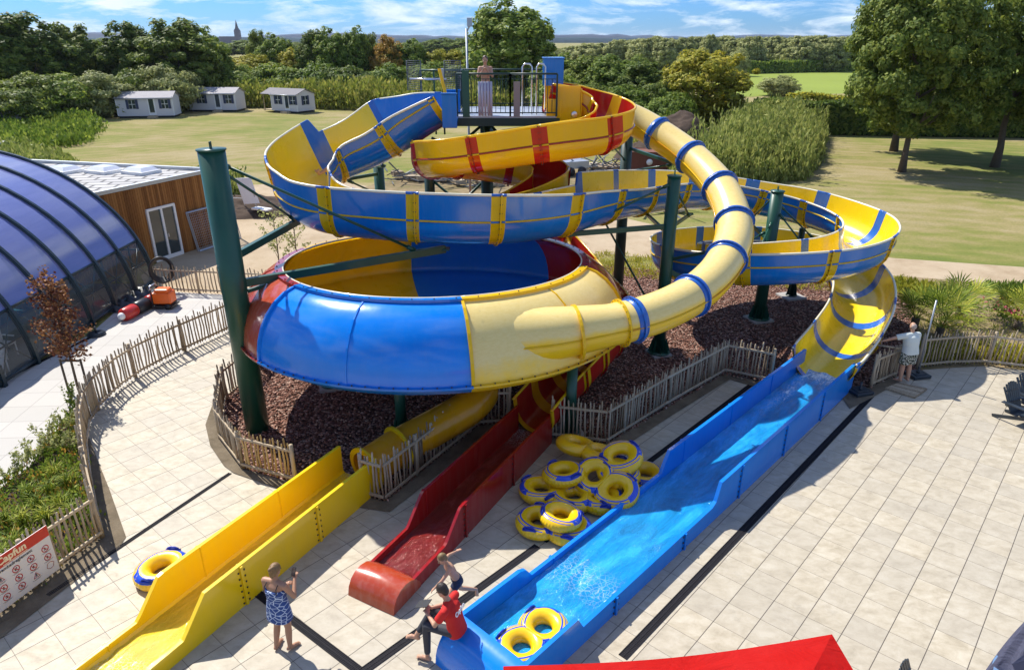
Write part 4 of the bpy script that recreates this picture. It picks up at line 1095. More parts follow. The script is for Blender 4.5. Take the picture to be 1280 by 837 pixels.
# white double glazed door
pd0 = at(196, 328); s0 = (pd0-B0).dot(wd); pd1 = at(230, 318); s1 = (pd1-B0).dot(wd)
def wp(s_, z, out_=.05): return wd*s_ + wn2*out_ + Vector((0, 0, z))
dr = MB(); H = 2.3
for s_ in (s0, s0+(s1-s0)*.5, s1): dr.bar(wp(s_, .05, .07), wp(s_, H, .07), .10, .10, up=wn2)
dr.bar(wp(s0-.04, H, .075), wp(s1+.04, H, .075), .1, .1); dr.bar(wp(s0-.04, .10, .075), wp(s1+.04, .10, .075), .1, .16)
d_ = dr.build('door', M['white_paint'], bd)
g = MB(); g.add([wp(s0, .1, .062), wp(s1, .1, .062), wp(s1, H, .062), wp(s0, H, .062)], [(0,1,2,3)]); g.build('pane', glass_dark, d_)
g = MB(); g.box(wp((s0+s1)/2+.12, 1.05, .13), (.03, .05, .16)); g.build('handle', M['steel'], d_)
# framed mesh panel leaning on the wall
fp = wp(s1+.55, 0, .45)+o; t = empty('leaning_panel', fp, 'grey framed mesh panel leaning against the brown wooden wall', 'panel')
m = MB(); a, b = Vector((0,0,.05)), wd*2.6+Vector((0,0,.05)); lean_ = -wn2*.32
cs = [a, b, b+lean_+Vector((0,0,1.75)), a+lean_+Vector((0,0,1.75))]
m.tube(cs, .04, 6, closed=True, cap=False, smooth=False); m.tube([p+wn2*.1 for p in cs], .03, 6, closed=True, cap=False, smooth=False); m.build('frame', M['galv'], t)
m = MB()
for k in range(1, 26): m.cyl(cs[0].lerp(cs[1], k/26), cs[3].lerp(cs[2], k/26), .006, 4)
for k in range(1, 16): m.cyl(cs[0].lerp(cs[3], k/16), cs[1].lerp(cs[2], k/16), .006, 4)
m.build('mesh_infill', M['galv'], t)

# ---- arched pool enclosure
pe = empty('pool_enclosure', (-14.35, 18.8, 0), 'arched pool enclosure with violet blue roof panels and dark ribs', 'pool enclosure'); o = Vector(pe.location)
def arch(y, th): # th 0 = foot on the right
    e = 1.0
    return Vector((-21.0+6.65*math.cos(th), y, 5.35*math.sin(th))) - o
ys = [26.3-1.5*k for k in range(9)]
ribm = simple('anthracite_rib', (.012, .028, .035), .35, .3, 3)
polyc = NT('violet_polycarbonate'); vn = polyc.noise(polyc.map(polyc.pos(), (1, .12, 1)), 5, 5, .6)
polyc.set(polyc.mix(vn, (.13, .15, .33), (.22, .24, .46)), .12, 0, .8, .5)
clear = NT('clear_panel'); clear.set((.10, .12, .13), .05, 0, .7); clear.b.inputs['Transmission Weight'].default_value = .0; clear.b.inputs['Alpha'].default_value = .35
for i, y in enumerate(ys):
    m = MB(); pts = [arch(y, PI*k/40) for k in range(41)]
    for k in range(40):
        m.bar(pts[k], pts[k+1], .11, .17, up=Vector((0,1,0)).cross(pts[k+1]-pts[k]))
    m.tube(pts, .075, 8); m.build('rib', ribm, pe)
    if i < len(ys)-1:
        y2 = ys[i+1]; sp = .34      # split between clear side panel and roof panel
        m = MB(); rows = [[arch(yy, th)*1.0 for th in np.linspace(sp, PI-sp, 30)] for yy in (y-.05, y2+.05)]
        m.grid(rows, 0, True); m.build('roof_panel', polyc.m, pe)
        m = MB(); m.grid([[arch(yy, th) for th in np.linspace(.02, sp, 6)] for yy in (y-.05, y2+.05)], 0, True); m.build('side_pane', clear.m, pe)
        m = MB(); c0, c1, c2, c3 = arch(y, .02), arch(y2, .02), arch(y2, sp), arch(y, sp)
        m.cyl(c3, c2, .045, 8); m.cyl(c0, c2, .022, 6); m.cyl(c1, c3, .022, 6); m.cyl((c0+c3)/2, (c1+c2)/2, .03, 6); m.cyl(c0+Vector((0,0,.05)), c1+Vector((0,0,.05)), .06, 8)
        m.build('bay_frame', ribm, pe)
m = MB(); th = np.linspace(.02, PI-.02, 30); pts = [arch(ys[0]+.02, t_) for t_ in th]; m.poly(pts); m.build('end_wall', clear.m, pe)
m = MB()
for t_ in (.5, .8, 1.1, 1.4, 1.7): p = arch(ys[0]+.03, t_); m.bar(Vector((p.x, p.y, 0)), p, .06, .06)
for z in (1.4, 2.9): x = math.sqrt(1-(z/5.35)**2)*6.65; m.bar(Vector((-21+x-o.x, ys[0]+.04-o.y, z)), Vector((-21-x-o.x, ys[0]+.04-o.y, z)), .06, .06)
m.build('end_frame', ribm, pe)
sheet('pool_hall_floor', [(-14.5, 12), (-14.5, 26.2), (-27.5, 26.2), (-27.5, 12)], .02, simple('hall_floor', (.10, .12, .11), .6, .3, 2))
poolw = NT('indoor_pool_water').set((.05, .22, .30), .05, 0, .6)
sheet('indoor_pool', [(-17.5, 13), (-17.5, 24.5), (-24.5, 24.5), (-24.5, 13)], .03, poolw.m)
# white chairs seen through the side panes
def pool_chair(x, y, rz, lb):
    t = empty('plastic_chair', (x, y, .02), lb, 'chair', 'white chairs behind the side panes of the pool enclosure', rz)
    m = MB(); m.box((0, 0, .42), (.46, .46, .04)); m.build('seat', M['white_paint'], t, bevel=.01)
    m = MB(); m.box((0, .22, .68), (.44, .03, .46)); m.build('backrest', M['white_paint'], t, bevel=.01)
    for a in (-1, 1):
        for b in (-1, 1): m = MB(); m.cyl((a*.2, b*.2, 0), (a*.2, b*.2, .42), .02, 8); m.build('leg', M['white_paint'], t)
        m = MB(); m.bar((a*.23, .2, .62), (a*.23, -.2, .62), .04, .03); m.build('armrest', M['white_paint'], t)
pool_chair(-14.95, 18.0, .4, 'white plastic chair behind the nearest pane of the pool enclosure')
pool_chair(-15.6, 19.3, 1.4, 'white plastic chair deeper inside the arched pool enclosure')
# ---- inflatable, pump, tarp in front of the enclosure
t = empty('inflatable_roll', at(155, 402), 'red and black inflatable tube lying along the pool enclosure', 'inflatable'); a = Vector((0,0,.22)); b = at(197, 379)-t.location+Vector((0,0,.22))
redv = simple('red_vinyl', (.50, .03, .02), .3, .15, 4, bump=.2)
for k, (f0, f1, mt) in enumerate(((0, .36, redv), (.36, .72, M['black_rubber']), (.72, 1.1, redv))):
    p, q = a.lerp(b, f0), a.lerp(b, f1); m = MB(); d = q-p
    m.tube([p, p+d*.04, p+d*.12, q-d*.12, q-d*.04, q], [.12, .2, .23, .23, .2, .12], 18); m.build('segment', mt, t)
m = MB(); m.sphere(a+(a-b).normalized()*.05, .13, 12); m.build('valve_patch', M['white_paint'], t)
t = empty('folded_tarp', at(150, 392), 'crumpled black tarpaulin folded beside the pool enclosure ribs', 'tarpaulin'); m = MB(); rows = []
b = at(190, 366)-t.location
for i in range(22):
    r_ = []
    for j in range(12):
        p = b*(i/21) + Vector((-.75*(j/11)-.0, .1*(j/11), 0)); z = .03+.28*(math.sin(PI*j/11)**.6)*(.6+.4*math.sin(i*1.3))+.08*mnoise.noise(Vector((i*.7, j*.9, 2)))
        r_.append(p+Vector((0,0,max(.02, z)*(1 if 0 < i < 21 else .2))))
    rows.append(r_)
m.grid(rows, 0, True); m.build('cloth', M['black_rubber'], t)
t = empty('pump_unit', at(208, 384), 'orange portable pump unit on a small frame by the pool enclosure', 'pump')
orange = simple('orange_plastic', (.80, .13, .01), .35, .15, 5)
m = MB(); m.box((0, 0, .42), (.66, .5, .42)); m.box((.02, -.02, .68), (.5, .38, .14)); m.build('housing', orange, t, bevel=.05)
m = MB(); m.box((0, 0, .12), (.76, .58, .06)); m.bar((-.33, -.25, .12), (-.33, -.25, .75), .04); m.bar((-.33, .25, .12), (-.33, .25, .75), .04); m.build('frame', M['black'], t)
m = MB(); m.tube([(-.33, -.25, .75), (-.36, -.2, .86), (-.36, .2, .86), (-.33, .25, .75)], .025, 8); m.build('handle', M['steel'], t)
for y_ in (-.27, .27): m = MB(); m.cyl((.2, y_-.03, .11), (.2, y_+.03, .11), .11, 14); m.build('wheel', M['black'], t)
m = MB(); m.sphere((-.36, 0, .42), .12, 12); m.build('inlet', M['black'], t)
hc = at(208, 366); t = empty('hose_coil', hc, 'coil of thick black hose hung over the stake fence', 'hose coil'); m = MB()
for k in range(5):
    m.tube([(math.cos(q*PI/10)*(.42-.02*k), -.06+.05*k, .95+math.sin(q*PI/10)*(.50-.03*k)) for q in range(20)], .04, 7, closed=True, cap=False)
m.build('hose', M['black'], t); t.rotation_euler.z = .5
t = empty('parasol_base', at(121, 419), 'round dark parasol base with a bag of ropes at the enclosure foot', 'parasol base'); m = MB(); m.cyl((0,0,.012), (0,0,.07), .28, 24); m.cyl((0,0,.07), (0,0,.10), .24, 24); m.cyl((0,0,.1), (0,0,.32), .035, 12); m.build('base', M['dark_grey'], t)

# ---- static caravans
def caravan(L, Wd_, H, label, px, py, rz, porch=False, dz=0):
    p = at(px, py); t = empty('mobile_home', p, label, 'mobile home', 'pale mobile homes at the edge of the meadow', rz)
    wall = simple('pale_siding', (.62, .60, .60), .6, .06, .5); m = MB(); m.box((0, 0, .25+H/2-.1), (L, Wd_, H-.2))
    m.add([(-L/2, -Wd_/2, H+.05), (-L/2, Wd_/2, H+.05), (-L/2, 0, H+.62), (L/2, -Wd_/2, H+.05), (L/2, Wd_/2, H+.05), (L/2, 0, H+.62)], [(0,2,1), (3,4,5), (0,1,4,3)])
    m.build('wall', wall, t)
    L2 = L + .3; x0 = -L2/2-(1.6 if porch else 0); m = MB()
    for sd in (-1, 1):
        m.add([(x0, sd*(Wd_/2+.18), H+.0), (L2/2, sd*(Wd_/2+.18), H+.0), (L2/2, 0, H+.68), (x0, 0, H+.68), (x0, sd*(Wd_/2+.18), H+.06), (L2/2, sd*(Wd_/2+.18), H+.06), (L2/2, 0, H+.74), (x0, 0, H+.74)],
              [(0,1,2,3), (4,7,6,5), (0,4,5,1), (1,5,6,2), (0,3,7,4)])
    m.build('roof', simple('grey_shingle_roof', (.16, .15, .16) if porch else (.34, .32, .32), .8, .2, 2, bump=.3), t)
    m = MB(); m.box((0, 0, .1), (L*.96, Wd_*.94, .2)); m.build('plinth', M['black'], t)
    sh = simple('dark_shutter', (.03, .045, .10), .5, .1)
    def window(x, y, w, h, z, nx):
        m = MB()
        if nx: m.box((x, y, z), (.04, w, h))
        else: m.box((x, y, z), (w, .04, h))
        wdw = m.build('window', glass_dark, t)
        for s_ in (-1, 1):
            m = MB()
            if nx: m.box((x+.01*np.sign(x), y+s_*(w/2+.18), z), (.06, .3, h+.06))
            else: m.box((x+s_*(w/2+.18), y-.01, z), (.3, .06, h+.06))
            m.build('shutter', sh, wdw)
        m = MB()
        if nx: m.box((x+.012, y, z), (.05, .05, h)); m.box((x+.014, y, z), (.05, w, .05))
        else: m.box((x, y-.012, z), (.05, .05, h)); m.box((x, y-.014, z), (w, .05, .05))
        m.build('frame', M['white_paint'], wdw)
    f = -Wd_/2-.01
    window(-L*.22, f, .75, 1.05, 1.65, False); window(L*.36, f, .75, 1.05, 1.65, False)
    window(-L/2-.01, -.2, .7, 1.1, 1.6, True) if not porch else window(L/2+.01, -.1, .7, 1.1, 1.6, True)
    m = MB(); m.box((L*.12, f-.01, 1.35), (.85, .05, 2.05)); d2 = m.build('door', M['white_paint'], t)
    m = MB(); m.box((L*.12, f-.045, 1.45), (.55, .03, 1.6)); m.build('pane', glass_dark, d2)
    m = MB(); m.box((L*.12, f-.45, .10), (1.1, .8, .2)); m.box((L*.12, f-.25, .25), (1.0, .4, .12)); m.build('steps', M['stake'], t)
    m = MB(); m.cyl((-L/2-.1, f-.16, H-.02), (L/2+.1, f-.16, H-.02), .06, 8); m.build('gutter', M['galv'], t)
    m = MB()
    for x in (-L/2, L/2): m.box((x, f, .25+H/2), (.09, .06, H-.1))
    m.build('corner_trim', M['white_paint'], t)
    if porch:
        m = MB()
        for y in (-Wd_/2+.1, 0, Wd_/2-.1): m = MB(); m.box((-L/2-1.5, y, H/2+.1), (.08, .08, H-.1)); m.build('porch_post', M['stake'], t)
        m = MB(); m.box((-L/2-.8, 0, .3), (1.7, Wd_, .08)); m.build('porch_deck', M['stake'], t)
    return t
caravan(6.6, 3.3, 2.35, 'pale mobile home with dark shutters, leftmost of the three full ones', 189, 146, R(10))
caravan(6.4, 3.3, 2.35, 'pale mobile home with dark shutters between two others', 274, 138.5, R(-3))
caravan(4.6, 3.4, 2.3, 'small pale mobile home with grey roof and a porch', 368, 140, R(-28), True)
caravan(9, 3.4, 2.2, 'pale mobile home half hidden at the left picture edge', -5, 158, R(-20))

# ---- distant church, cranes, hills
ch = atY(298, 50, 1500); t = empty('church', (ch.x, 1500, 0), 'distant church with a sharp dark spire above the tree line', 'church')
bl = simple('far_brick', (.10, .10, .14), .9, .1); m = MB(); m.box((0, 0, 13), (10, 10, 26)); m.build('tower', bl, t)
m = MB(); m.add([(-5.2,-5.2,26),(5.2,-5.2,26),(5.2,5.2,26),(-5.2,5.2,26),(0,0,36)], [(0,1,4),(1,2,4),(2,3,4),(3,0,4)]); m.cyl((0,0,27), (0,0,atY(298, 25, 1500).z), 4.2, 8, 0, .2); m.build('spire', simple('far_slate', (.04, .045, .08), .8, .1), t)
m = MB(); m.box((-20, 4, 8), (34, 14, 16)); m.build('nave', bl, t)
cr_ = atY(562, 53, 900); t = empty('gantry_crane', (cr_.x, 900, 0), 'distant crane jib above the trees left of the mast', 'crane'); m = MB(); zc = atY(562, 52, 900).z
m.bar((-15, 0, zc), (15, 0, zc), 1.2); m.bar((-9, 0, 0), (-9, 0, zc+1.6), 1.4); m.bar((8, 0, 0), (8, 0, zc+1.2), 1.0); m.build('jib', bl, t)
def ridge(name, Y, z0, amp, colr, x0, x1, seed):
    m = MB(); n = 220; top = []; 
    for i in range(n+1):
        x = x0+(x1-x0)*i/n; z = z0+amp*(mnoise.noise(Vector((x*.0012, seed, 0)))+.35*mnoise.noise(Vector((x*.01, seed, 3)))+.12*mnoise.noise(Vector((x*.05, seed, 5))))
        top.append((x, z))
    m.grid([[(x, Y, -5) for x, z in top], [(x, Y+10, z*.8) for x, z in top], [(x, Y+60, z) for x, z in top], [(x, Y+400, z) for x, z in top], [(x, Y+900, -5) for x, z in top]], 0, True)
    o_ = m.build(name, simple(name+'_haze_blue_woods', colr, .95, .3, .02, spec=.05)); o_['kind'] = 'structure'
ridge('hills', 5200, 42, 30, (.035, .065, .12), -6000, 7000, 3)  # the blue of distant air is painted into the hill colour
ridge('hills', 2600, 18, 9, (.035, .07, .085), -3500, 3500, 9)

# ---- soil heaps, brown container, rubble, trailer
def heap(px, py, w, d, h, lb):
    c = at(px, py); m = MB(); n = 40; rows = []
    for i in range(n+1):
        r_ = []
        for j in range(n+1):
            x = (i/n-.5)*2; y = (j/n-.5)*2; q = max(0, 1-(x*x+y*y)); f = q**.8
            z = h*f*(1+.25*mnoise.noise(Vector((x*2, y*2, h))))+.18*f*mnoise.noise(Vector((x*7, y*7, 3)))+.08*f*mnoise.noise(Vector((x*19, y*19, 3)))
            r_.append((x*w/2, y*d/2, z-.02))
        rows.append(r_)
    m.grid(rows, 0, True); o_ = m.build('soil_heap', M['soil']); o_.location = (c.x, c.y, 0); tag(o_, lb, 'soil heap', 'heaps of dark soil'); return o_
heap(846, 186, 7.5, 6, 3.0, 'tall heap of dark soil behind the top of the yellow tube')
heap(812, 198, 6, 5, 1.6, 'low heap of dark soil behind the brown container')
heap(300, 262, 9, 5, .7, 'flat spoil heap at the sandy yard right of the wooden building')
c = at(808, 217); t = empty('brown_container', (c.x, c.y, 0), 'rusty brown waste container behind the slides', 'container', rz=R(-8)); rust = simple('rusty_paint', (.16, .055, .03), .8, .35, 1.5, bump=.3)
m = MB(); m.prism([(-1.6, -1), (1.5, -1), (1.5, 1), (-1.6, 1)], .15, 1.65); m.build('bin', rust, t)
m = MB()
for k in range(8): m.box((-1.5+k*.43, -1.04, .9), (.07, .08, 1.5))
m.bar((-1.65, -1.05, 1.65), (1.55, -1.05, 1.65), .1); m.bar((-1.65, 1.0, 1.65), (1.55, 1.0, 1.65), .1); m.build('stiffener', rust, t)
m = MB(); m.cyl((.1, -1.10, 1.0), (.1, -1.14, 1.0), .22, 16); m.build('badge', M['white_paint'], t)
def junk(px, py, n, lb, sx=2.2):
    c = at(px, py); t = empty('scrap_pile', (c.x, c.y, 0), lb, 'scrap pile'); m = MB()
    for k in range(n):
        a = Vector((random.uniform(-sx, sx), random.uniform(-1, 1), random.uniform(.05, .6))); d = Vector((random.uniform(-1, 1), random.uniform(-.5, .5), random.uniform(-.2, .45))).normalized()*random.uniform(.8, 2)
        m.bar(a, a+d, random.uniform(.04, .12), random.uniform(.03, .08), 0)
    m.build('poles', M['galv_dark'], t); m = MB()
    for k in range(n//4):
        m.box((random.uniform(-sx, sx), random.uniform(-.8, .8), random.uniform(.1, .4)), (random.uniform(.4, 1.2), random.uniform(.3, .9), random.uniform(.1, .4)), rz=random.uniform(0, 3))
    m.build('boards', M['stake'], t)
junk(750, 214, 34, 'heap of scaffold tubes and boards right of the red curl', 1.6)
junk(520, 226, 40, 'heap of poles and boards seen between the tower columns, left', 2.4)
junk(590, 232, 30, 'heap of poles and boards seen between the tower columns, right', 2.0)
junk(820, 262, 26, 'stack of boards below the entry of the right hand helix', 1.6)
c = at(714, 218); t = empty('utility_trailer', (c.x, c.y, 0), 'small grey trailer parked beside the scrap heap', 'trailer', rz=.4)
m = MB(); m.box((0, 0, .75), (2.2, 1.3, .5)); m.build('tub', M['galv'], t)
for sx in (-.45, .45):
    m = MB(); m.cyl((sx, -.72, .32), (sx, -.86, .32), .32, 18); m.build('wheel', M['black'], t)
m = MB(); m.bar((1.1, 0, .5), (2.2, 0, .45), .08); m.build('drawbar', M['galv'], t)
# lamp-like white panel stand in the sandy yard
c = at(312, 268); t = empty('folding_panel', (c.x, c.y, 0), 'tilted pale panel on a frame in the sandy yard', 'panel'); 
m = MB(); m.add([(-.5,0,2.0),(.35,0,2.05),(.75,-.3,.7),(-.1,-.3,.65),(-.5,.05,2.0),(.35,.05,2.05),(.75,-.25,.7),(-.1,-.25,.65)], [(0,1,2,3),(7,6,5,4),(0,4,5,1),(1,5,6,2),(2,6,7,3),(3,7,4,0)]); m.box((.95, -.6, .45), (1.1, .5, .08), rz=-.5); m.build('board', M['white_paint'], t)
m = MB(); m.bar((-.2, 0, 0), (-.2, 0, 1.9), .05); m.bar((.5, -.2, 0), (.5, -.2, 1.4), .05); m.bar((-.8, 0, .05), (.8, 0, .05), .05); m.bar((-1.2, 0, .9), (0, 0, .9), .05); m.build('frame', M['galv'], t)
# IBC tank, water tank behind roof
c = at(20, 200); t = empty('liquid_tank', (c.x-1.6, c.y+1, 0), 'white cube tank in a wire cage behind the roof', 'tank')
m = MB(); m.box((0, 0, .75), (1.3, 1.1, 1.2)); m.build('bladder', simple('milky_plastic', (.62, .60, .52), .5, .1), t, bevel=.06)
m = MB()
for k in range(7): x = -.68+k*.226; m.cyl((x, -.58, .1), (x, -.58, 1.4), .018, 5)
for k in range(6): z = .15+k*.25; m.cyl((-.68, -.58, z), (.68, -.58, z), .018, 5)
m.build('cage', M['galv'], t)
m = MB(); m.box((0, 0, .06), (1.4, 1.2, .12)); m.build('pallet', M['stake'], t)

# ================================================================ VEGETATION
def leaves(C, N, size, up=.0, aspect=1.9, jit=.5, outc=None):
    """C (n,3) centres -> folded leaf quads. N outward normals"""
    n = len(C); nr = N + RNG.normal(0, jit, (n, 3)); nr /= np.linalg.norm(nr, axis=1)[:, None]+1e-9
    t = RNG.normal(0, 1, (n, 3)); t[:, 2] += up*3
    t -= nr*(t*nr).sum(1)[:, None]; t /= np.linalg.norm(t, axis=1)[:, None]+1e-9
    b = np.cross(nr, t); s = size*RNG.uniform(.65, 1.35, n)[:, None]
    P0 = C - t*s*.5*aspect; P2 = C + t*s*.5*aspect; P1 = C + b*s*.5 - nr*s*.12; P3 = C - b*s*.5 - nr*s*.12
    V = np.stack([P0, P1, P2, P3], 1).reshape(-1, 3); F = np.arange(4*n).reshape(-1, 4)
    return V, F
def crown_mesh(name, mat, rad, nclump, per, lsize, mshape=0, seed=1, low=-.75, up=0, clump_r=.2, mats=None):
    """uneven crown filling an ellipsoid of half axes rad, centred on 0: clumps of leaves at different depths"""
    rg = np.random.default_rng(seed); Cs = []; Ns = []
    cen = []
    while len(cen) < nclump:
        d = rg.normal(0, 1, 3); d /= np.linalg.norm(d)
        r_ = rg.uniform(.35, 1.0)**.55
        lump = 1 + .20*mnoise.noise(Vector(tuple(d*2.1+seed))) + .13*mnoise.noise(Vector(tuple(d*5+seed)))
        p = d*r_*lump
        if p[2] < low*(.8+.2*rg.random()): continue
        if mshape == 1: p[:2] *= (1 - .35*max(0, p[2]))
        if mshape == 2: p[:2] *= (.75 + .35*max(0, -p[2]))
        cen.append(p)
    cen = np.array(cen)
    for p in cen:
        k = int(per*rg.uniform(.6, 1.4)); cr_ = clump_r*rg.uniform(.6, 1.35)
        q = rg.normal(0, 1, (k, 3)); q /= np.linalg.norm(q, axis=1)[:, None]; q *= (rg.uniform(.3, 1, k)**.5)[:, None]
        c = p + q*cr_*np.array([1, 1, .72]); Cs.append(c*rad); Ns.append(q + p*.7 + np.array([0, 0, .35]))
    Cc = np.concatenate(Cs); N = np.concatenate(Ns)
    V, F = leaves(Cc, N, lsize, up, outc=None)
    return raw_mesh(name, V, F, mat)
def trunk_mb(h, r, nl=7, spread=.35, seed=1, top=.75, low=.35):
    rg = random.Random(seed); m = MB(); pts = [Vector((0,0,-.1))]; 
    for k in range(1, 7): pts.append(Vector((rg.uniform(-1,1)*.012*h, rg.uniform(-1,1)*.012*h, h*top*k/6)))
    m.tube(pts, [r*1.35]+[r*(1-.13*k) for k in range(1, 7)], 12)
    for k in range(nl):
        f = rg.uniform(low, .95); b = pts[0].lerp(pts[-1], f); a = 2*PI*k/nl+rg.uniform(-.4, .4); L = h*spread*rg.uniform(.7, 1.1)
        d = Vector((math.cos(a), math.sin(a), rg.uniform(.4, 1.0))).normalized(); mid = b+d*L*.5+Vector((0,0,-.03*h)); e = b+d*L+Vector((0,0,.05*h))
        m.tube([b, mid, e], [r*.42, r*.28, r*.1], 7)
        for w in range(2):
            d2 = (d+Vector((rg.uniform(-.7,.7), rg.uniform(-.7,.7), rg.uniform(-.1,.6)))).normalized(); m.tube([mid, mid+d2*L*.5], [r*.2, r*.06], 5)
    return m
def tree_proto(name, mat, rad, zc, nclump, per, ls, shape=0, seed=1, r=.25, low=-.75, clump=.2, up=0, spread=.35):
    """meshes only; unit real size"""
    cm = crown_mesh('crown', mat, np.array(rad), nclump, per, ls, shape, seed, low, up, clump)
    h = zc + rad[2]*.6; tm = trunk_mb(h, r, 8, spread, seed); return (name, cm, tm, zc+rad[2])
def place_tree(proto, p, h, w, rz, label, cat='tree', group=None):
    name, cm, tm, H = proto; t = empty(name, (p[0], p[1], 0), label, cat, group, rz); t.scale = (w, w, h/H)
    c = obj_from('crown', cm, t); c.location.z = proto_z[cm.name]
    if isinstance(tm, MB):
        b = tm.build('trunk', M['bark'], t); trunks[id(tm)] = b.data; keep.append(tm)
        return t
    obj_from('trunk', tm, t); return t
proto_z = {}; trunks = {}; keep = []
def mk(name, mat, rad, zc, *a, **k):
    n_, cm, tm, H = tree_proto(name, M[mat], rad, zc, *a, **k); proto_z[cm.name] = zc
    b = tm.build('trunk', M['bark']); me = b.data; bpy.data.objects.remove(b)
    return (n_, cm, me, H)
# three big lime trees on the meadow at the right
bigA = mk('broadleaf_tree', 'leaf_dark', (5.0, 4.8, 5.6), 7.3, 330, 150, .155, 0, 5, r=.24, low=-.85, clump=.135)
bigB = mk('broadleaf_tree', 'leaf_dark', (4.6, 4.9, 5.5), 7.2, 320, 150, .155, 0, 17, r=.28, low=-.85, clump=.135)
GT = 'big shade trees on the meadow'
p = at(1127, 215); place_tree(bigA, p, 13.6, 1.0, .4, 'big dark leafy tree with the slimmest trunk, nearest on the right meadow', group=GT)
p = at(1117, 189); place_tree(bigB, p, 15.5, 1.05, 1.9, 'big leafy tree whose trunk leans just behind the slim trunk', group=GT)
p = at(1243, 209); place_tree(bigB, p, 14.8, 1.0, 3.1, 'big leafy tree with thick trunk at the right picture edge', group=GT)
p = at(1390, 214); place_tree(bigA, p, 14, 1.0, 5.1, 'big leafy tree mostly beyond the right picture edge', group=GT)
# tree belt kinds
K = {'round': mk('broadleaf_tree', 'leaf', (4, 4, 5.2), 6.4, 260, 85, .23, 0, 21, low=-.95, clump=.17),
     'dark': mk('broadleaf_tree', 'leaf_dark', (4, 4, 5.2), 6.4, 250, 85, .23, 1, 22, low=-.95, clump=.16),
     'yell': mk('broadleaf_tree', 'leaf_yellow', (4, 4, 5), 5.8, 240, 85, .22, 0, 23, low=-.98, clump=.17),
     'aut': mk('broadleaf_tree', 'leaf_autumn', (3.6, 3.6, 5), 6.4, 150, 70, .22, 1, 24, low=-.9, clump=.17),
     'willow': mk('willow_tree', 'leaf_silver', (6, 6, 6), 6.0, 260, 80, .36, 2, 25, low=-.98, clump=.16, up=.4),
     'bush': mk('shrub', 'leaf', (3, 3, 2.2), 2.0, 170, 80, .17, 0, 26, low=-.95, clump=.26),
     'bushd': mk('shrub', 'leaf_dark', (3, 3, 2.2), 2.0, 170, 80, .17, 0, 27, low=-.95, clump=.26),
     'bushs': mk('shrub', 'leaf_silver', (3, 3, 2.2), 2.0, 200, 80, .15, 0, 28, low=-.98, clump=.2, up=.5)}
def belt(lst, label, cat, group):
    for i, (px, top, Y, wpx, k) in enumerate(lst):
        p = atY(px, top, Y); H0 = K[k][3]; base_w = {'willow': 12, 'bush': 6, 'bushd': 6, 'bushs': 6, 'aut': 7.2}.get(k, 8)
        w = wpx*Y/FPX*1.04/base_w*1.12
        place_tree(K[k], (p.x, Y), max(1.2, p.z), w, (i*2.399) % 6.28, label[k] if isinstance(label, dict) else label, cat, group)
LB = {'round': 'mid green round crowned tree in the belt beyond the meadow', 'dark': 'dark green tree in the belt beyond the meadow', 'yell': 'yellow green tree in the belt beyond the meadow',
      'aut': 'thin tree with turning brownish leaves in the belt beyond the meadow'}
belt([(-30, 22, 98, 90, 'dark'), (14, 17, 100, 95, 'dark'), (48, 42, 112, 60, 'round'), (84, 30, 108, 62, 'dark'), (118, 58, 118, 50, 'yell'), (157, 28, 108, 66, 'dark'), (185, 48, 112, 40, 'round'), (215, 24, 106, 84, 'dark'), (252, 38, 112, 50, 'round'),
      (283, 72, 118, 50, 'yell'), (308, 66, 122, 50, 'yell'), (320, 38, 135, 28, 'dark'), (343, 45, 130, 44, 'round'), (368, 58, 126, 40, 'yell'), (389, 38, 124, 40, 'dark'), (414, 38, 122, 46, 'round'), (441, 37, 122, 40, 'round'),
      (460, 42, 124, 26, 'dark'), (484, 44, 122, 40, 'aut'), (510, 52, 124, 44, 'round'), (538, 60, 126, 44, 'yell'), (562, 60, 128, 46, 'yell'), (590, 56, 132, 50, 'round'), (637, 3, 108, 92, 'round'), (668, 62, 120, 60, 'round'), (640, 70, 112, 50, 'yell')],
     LB, 'tree', 'trees of the belt beyond the meadow')
belt([(30, 90, 88, 70, 'bushd'), (75, 95, 90, 70, 'bush'), (118, 92, 92, 70, 'bushs'), (160, 86, 97, 60, 'bushd'), (205, 84, 97, 60, 'bushs'), (250, 84, 110, 56, 'bush'), (296, 84, 112, 60, 'bush'), (345, 82, 114, 60, 'bush'), (395, 82, 114, 60, 'bush'), (440, 82, 114, 60, 'bushd'), (490, 82, 114, 60, 'bush'),
      (540, 80, 114, 60, 'bush'), (590, 78, 114, 60, 'bushd'), (0, 110, 80, 70, 'bushd'), (-40, 96, 84, 80, 'bush')],
     'leafy shrub at the foot of the tree belt', 'shrub', 'shrubs under the tree belt')
LR = {'bushd': 'dark shrub between the tower and the hawthorn', 'bush': 'green shrub between the tower and the hawthorn', 'round': 'round green tree behind the yellow slide curl', 'yell': 'yellow green tree behind the yellow slide curl', 'dark': 'dark green tree behind the yellow slide curl'}
belt([(700, 70, 96, 60, 'round'), (735, 70, 92, 66, 'dark'), (770, 72, 88, 66, 'round'), (806, 78, 84, 64, 'dark'), (830, 100, 80, 50, 'bushd'), (700, 96, 84, 60, 'bush'), (745, 104, 82, 60, 'bushd'), (785, 110, 80, 60, 'bush')], LR, 'tree', 'trees behind the yellow slide curl')
p = atY(890, 58, 80); place_tree(K['yell'], (p.x, 80), p.z, 1.15, 1.2, 'bushy hawthorn tree with yellowing edges right of the soil heap')
belt([(842, 118, 76, 50, 'bush'), (915, 124, 80, 44, 'bush'), (850, 140, 70, 44, 'bushd'), (862, 150, 66, 40, 'bush')], 'low green shrub around the foot of the hawthorn', 'shrub', 'shrubs round the hawthorn')
p = atY(975, 95, 128); place_tree(K['bushs'], (p.x, 128), p.z, 1.12, 0, 'round pale green bush alone in the bright pasture', 'bush')
far = []
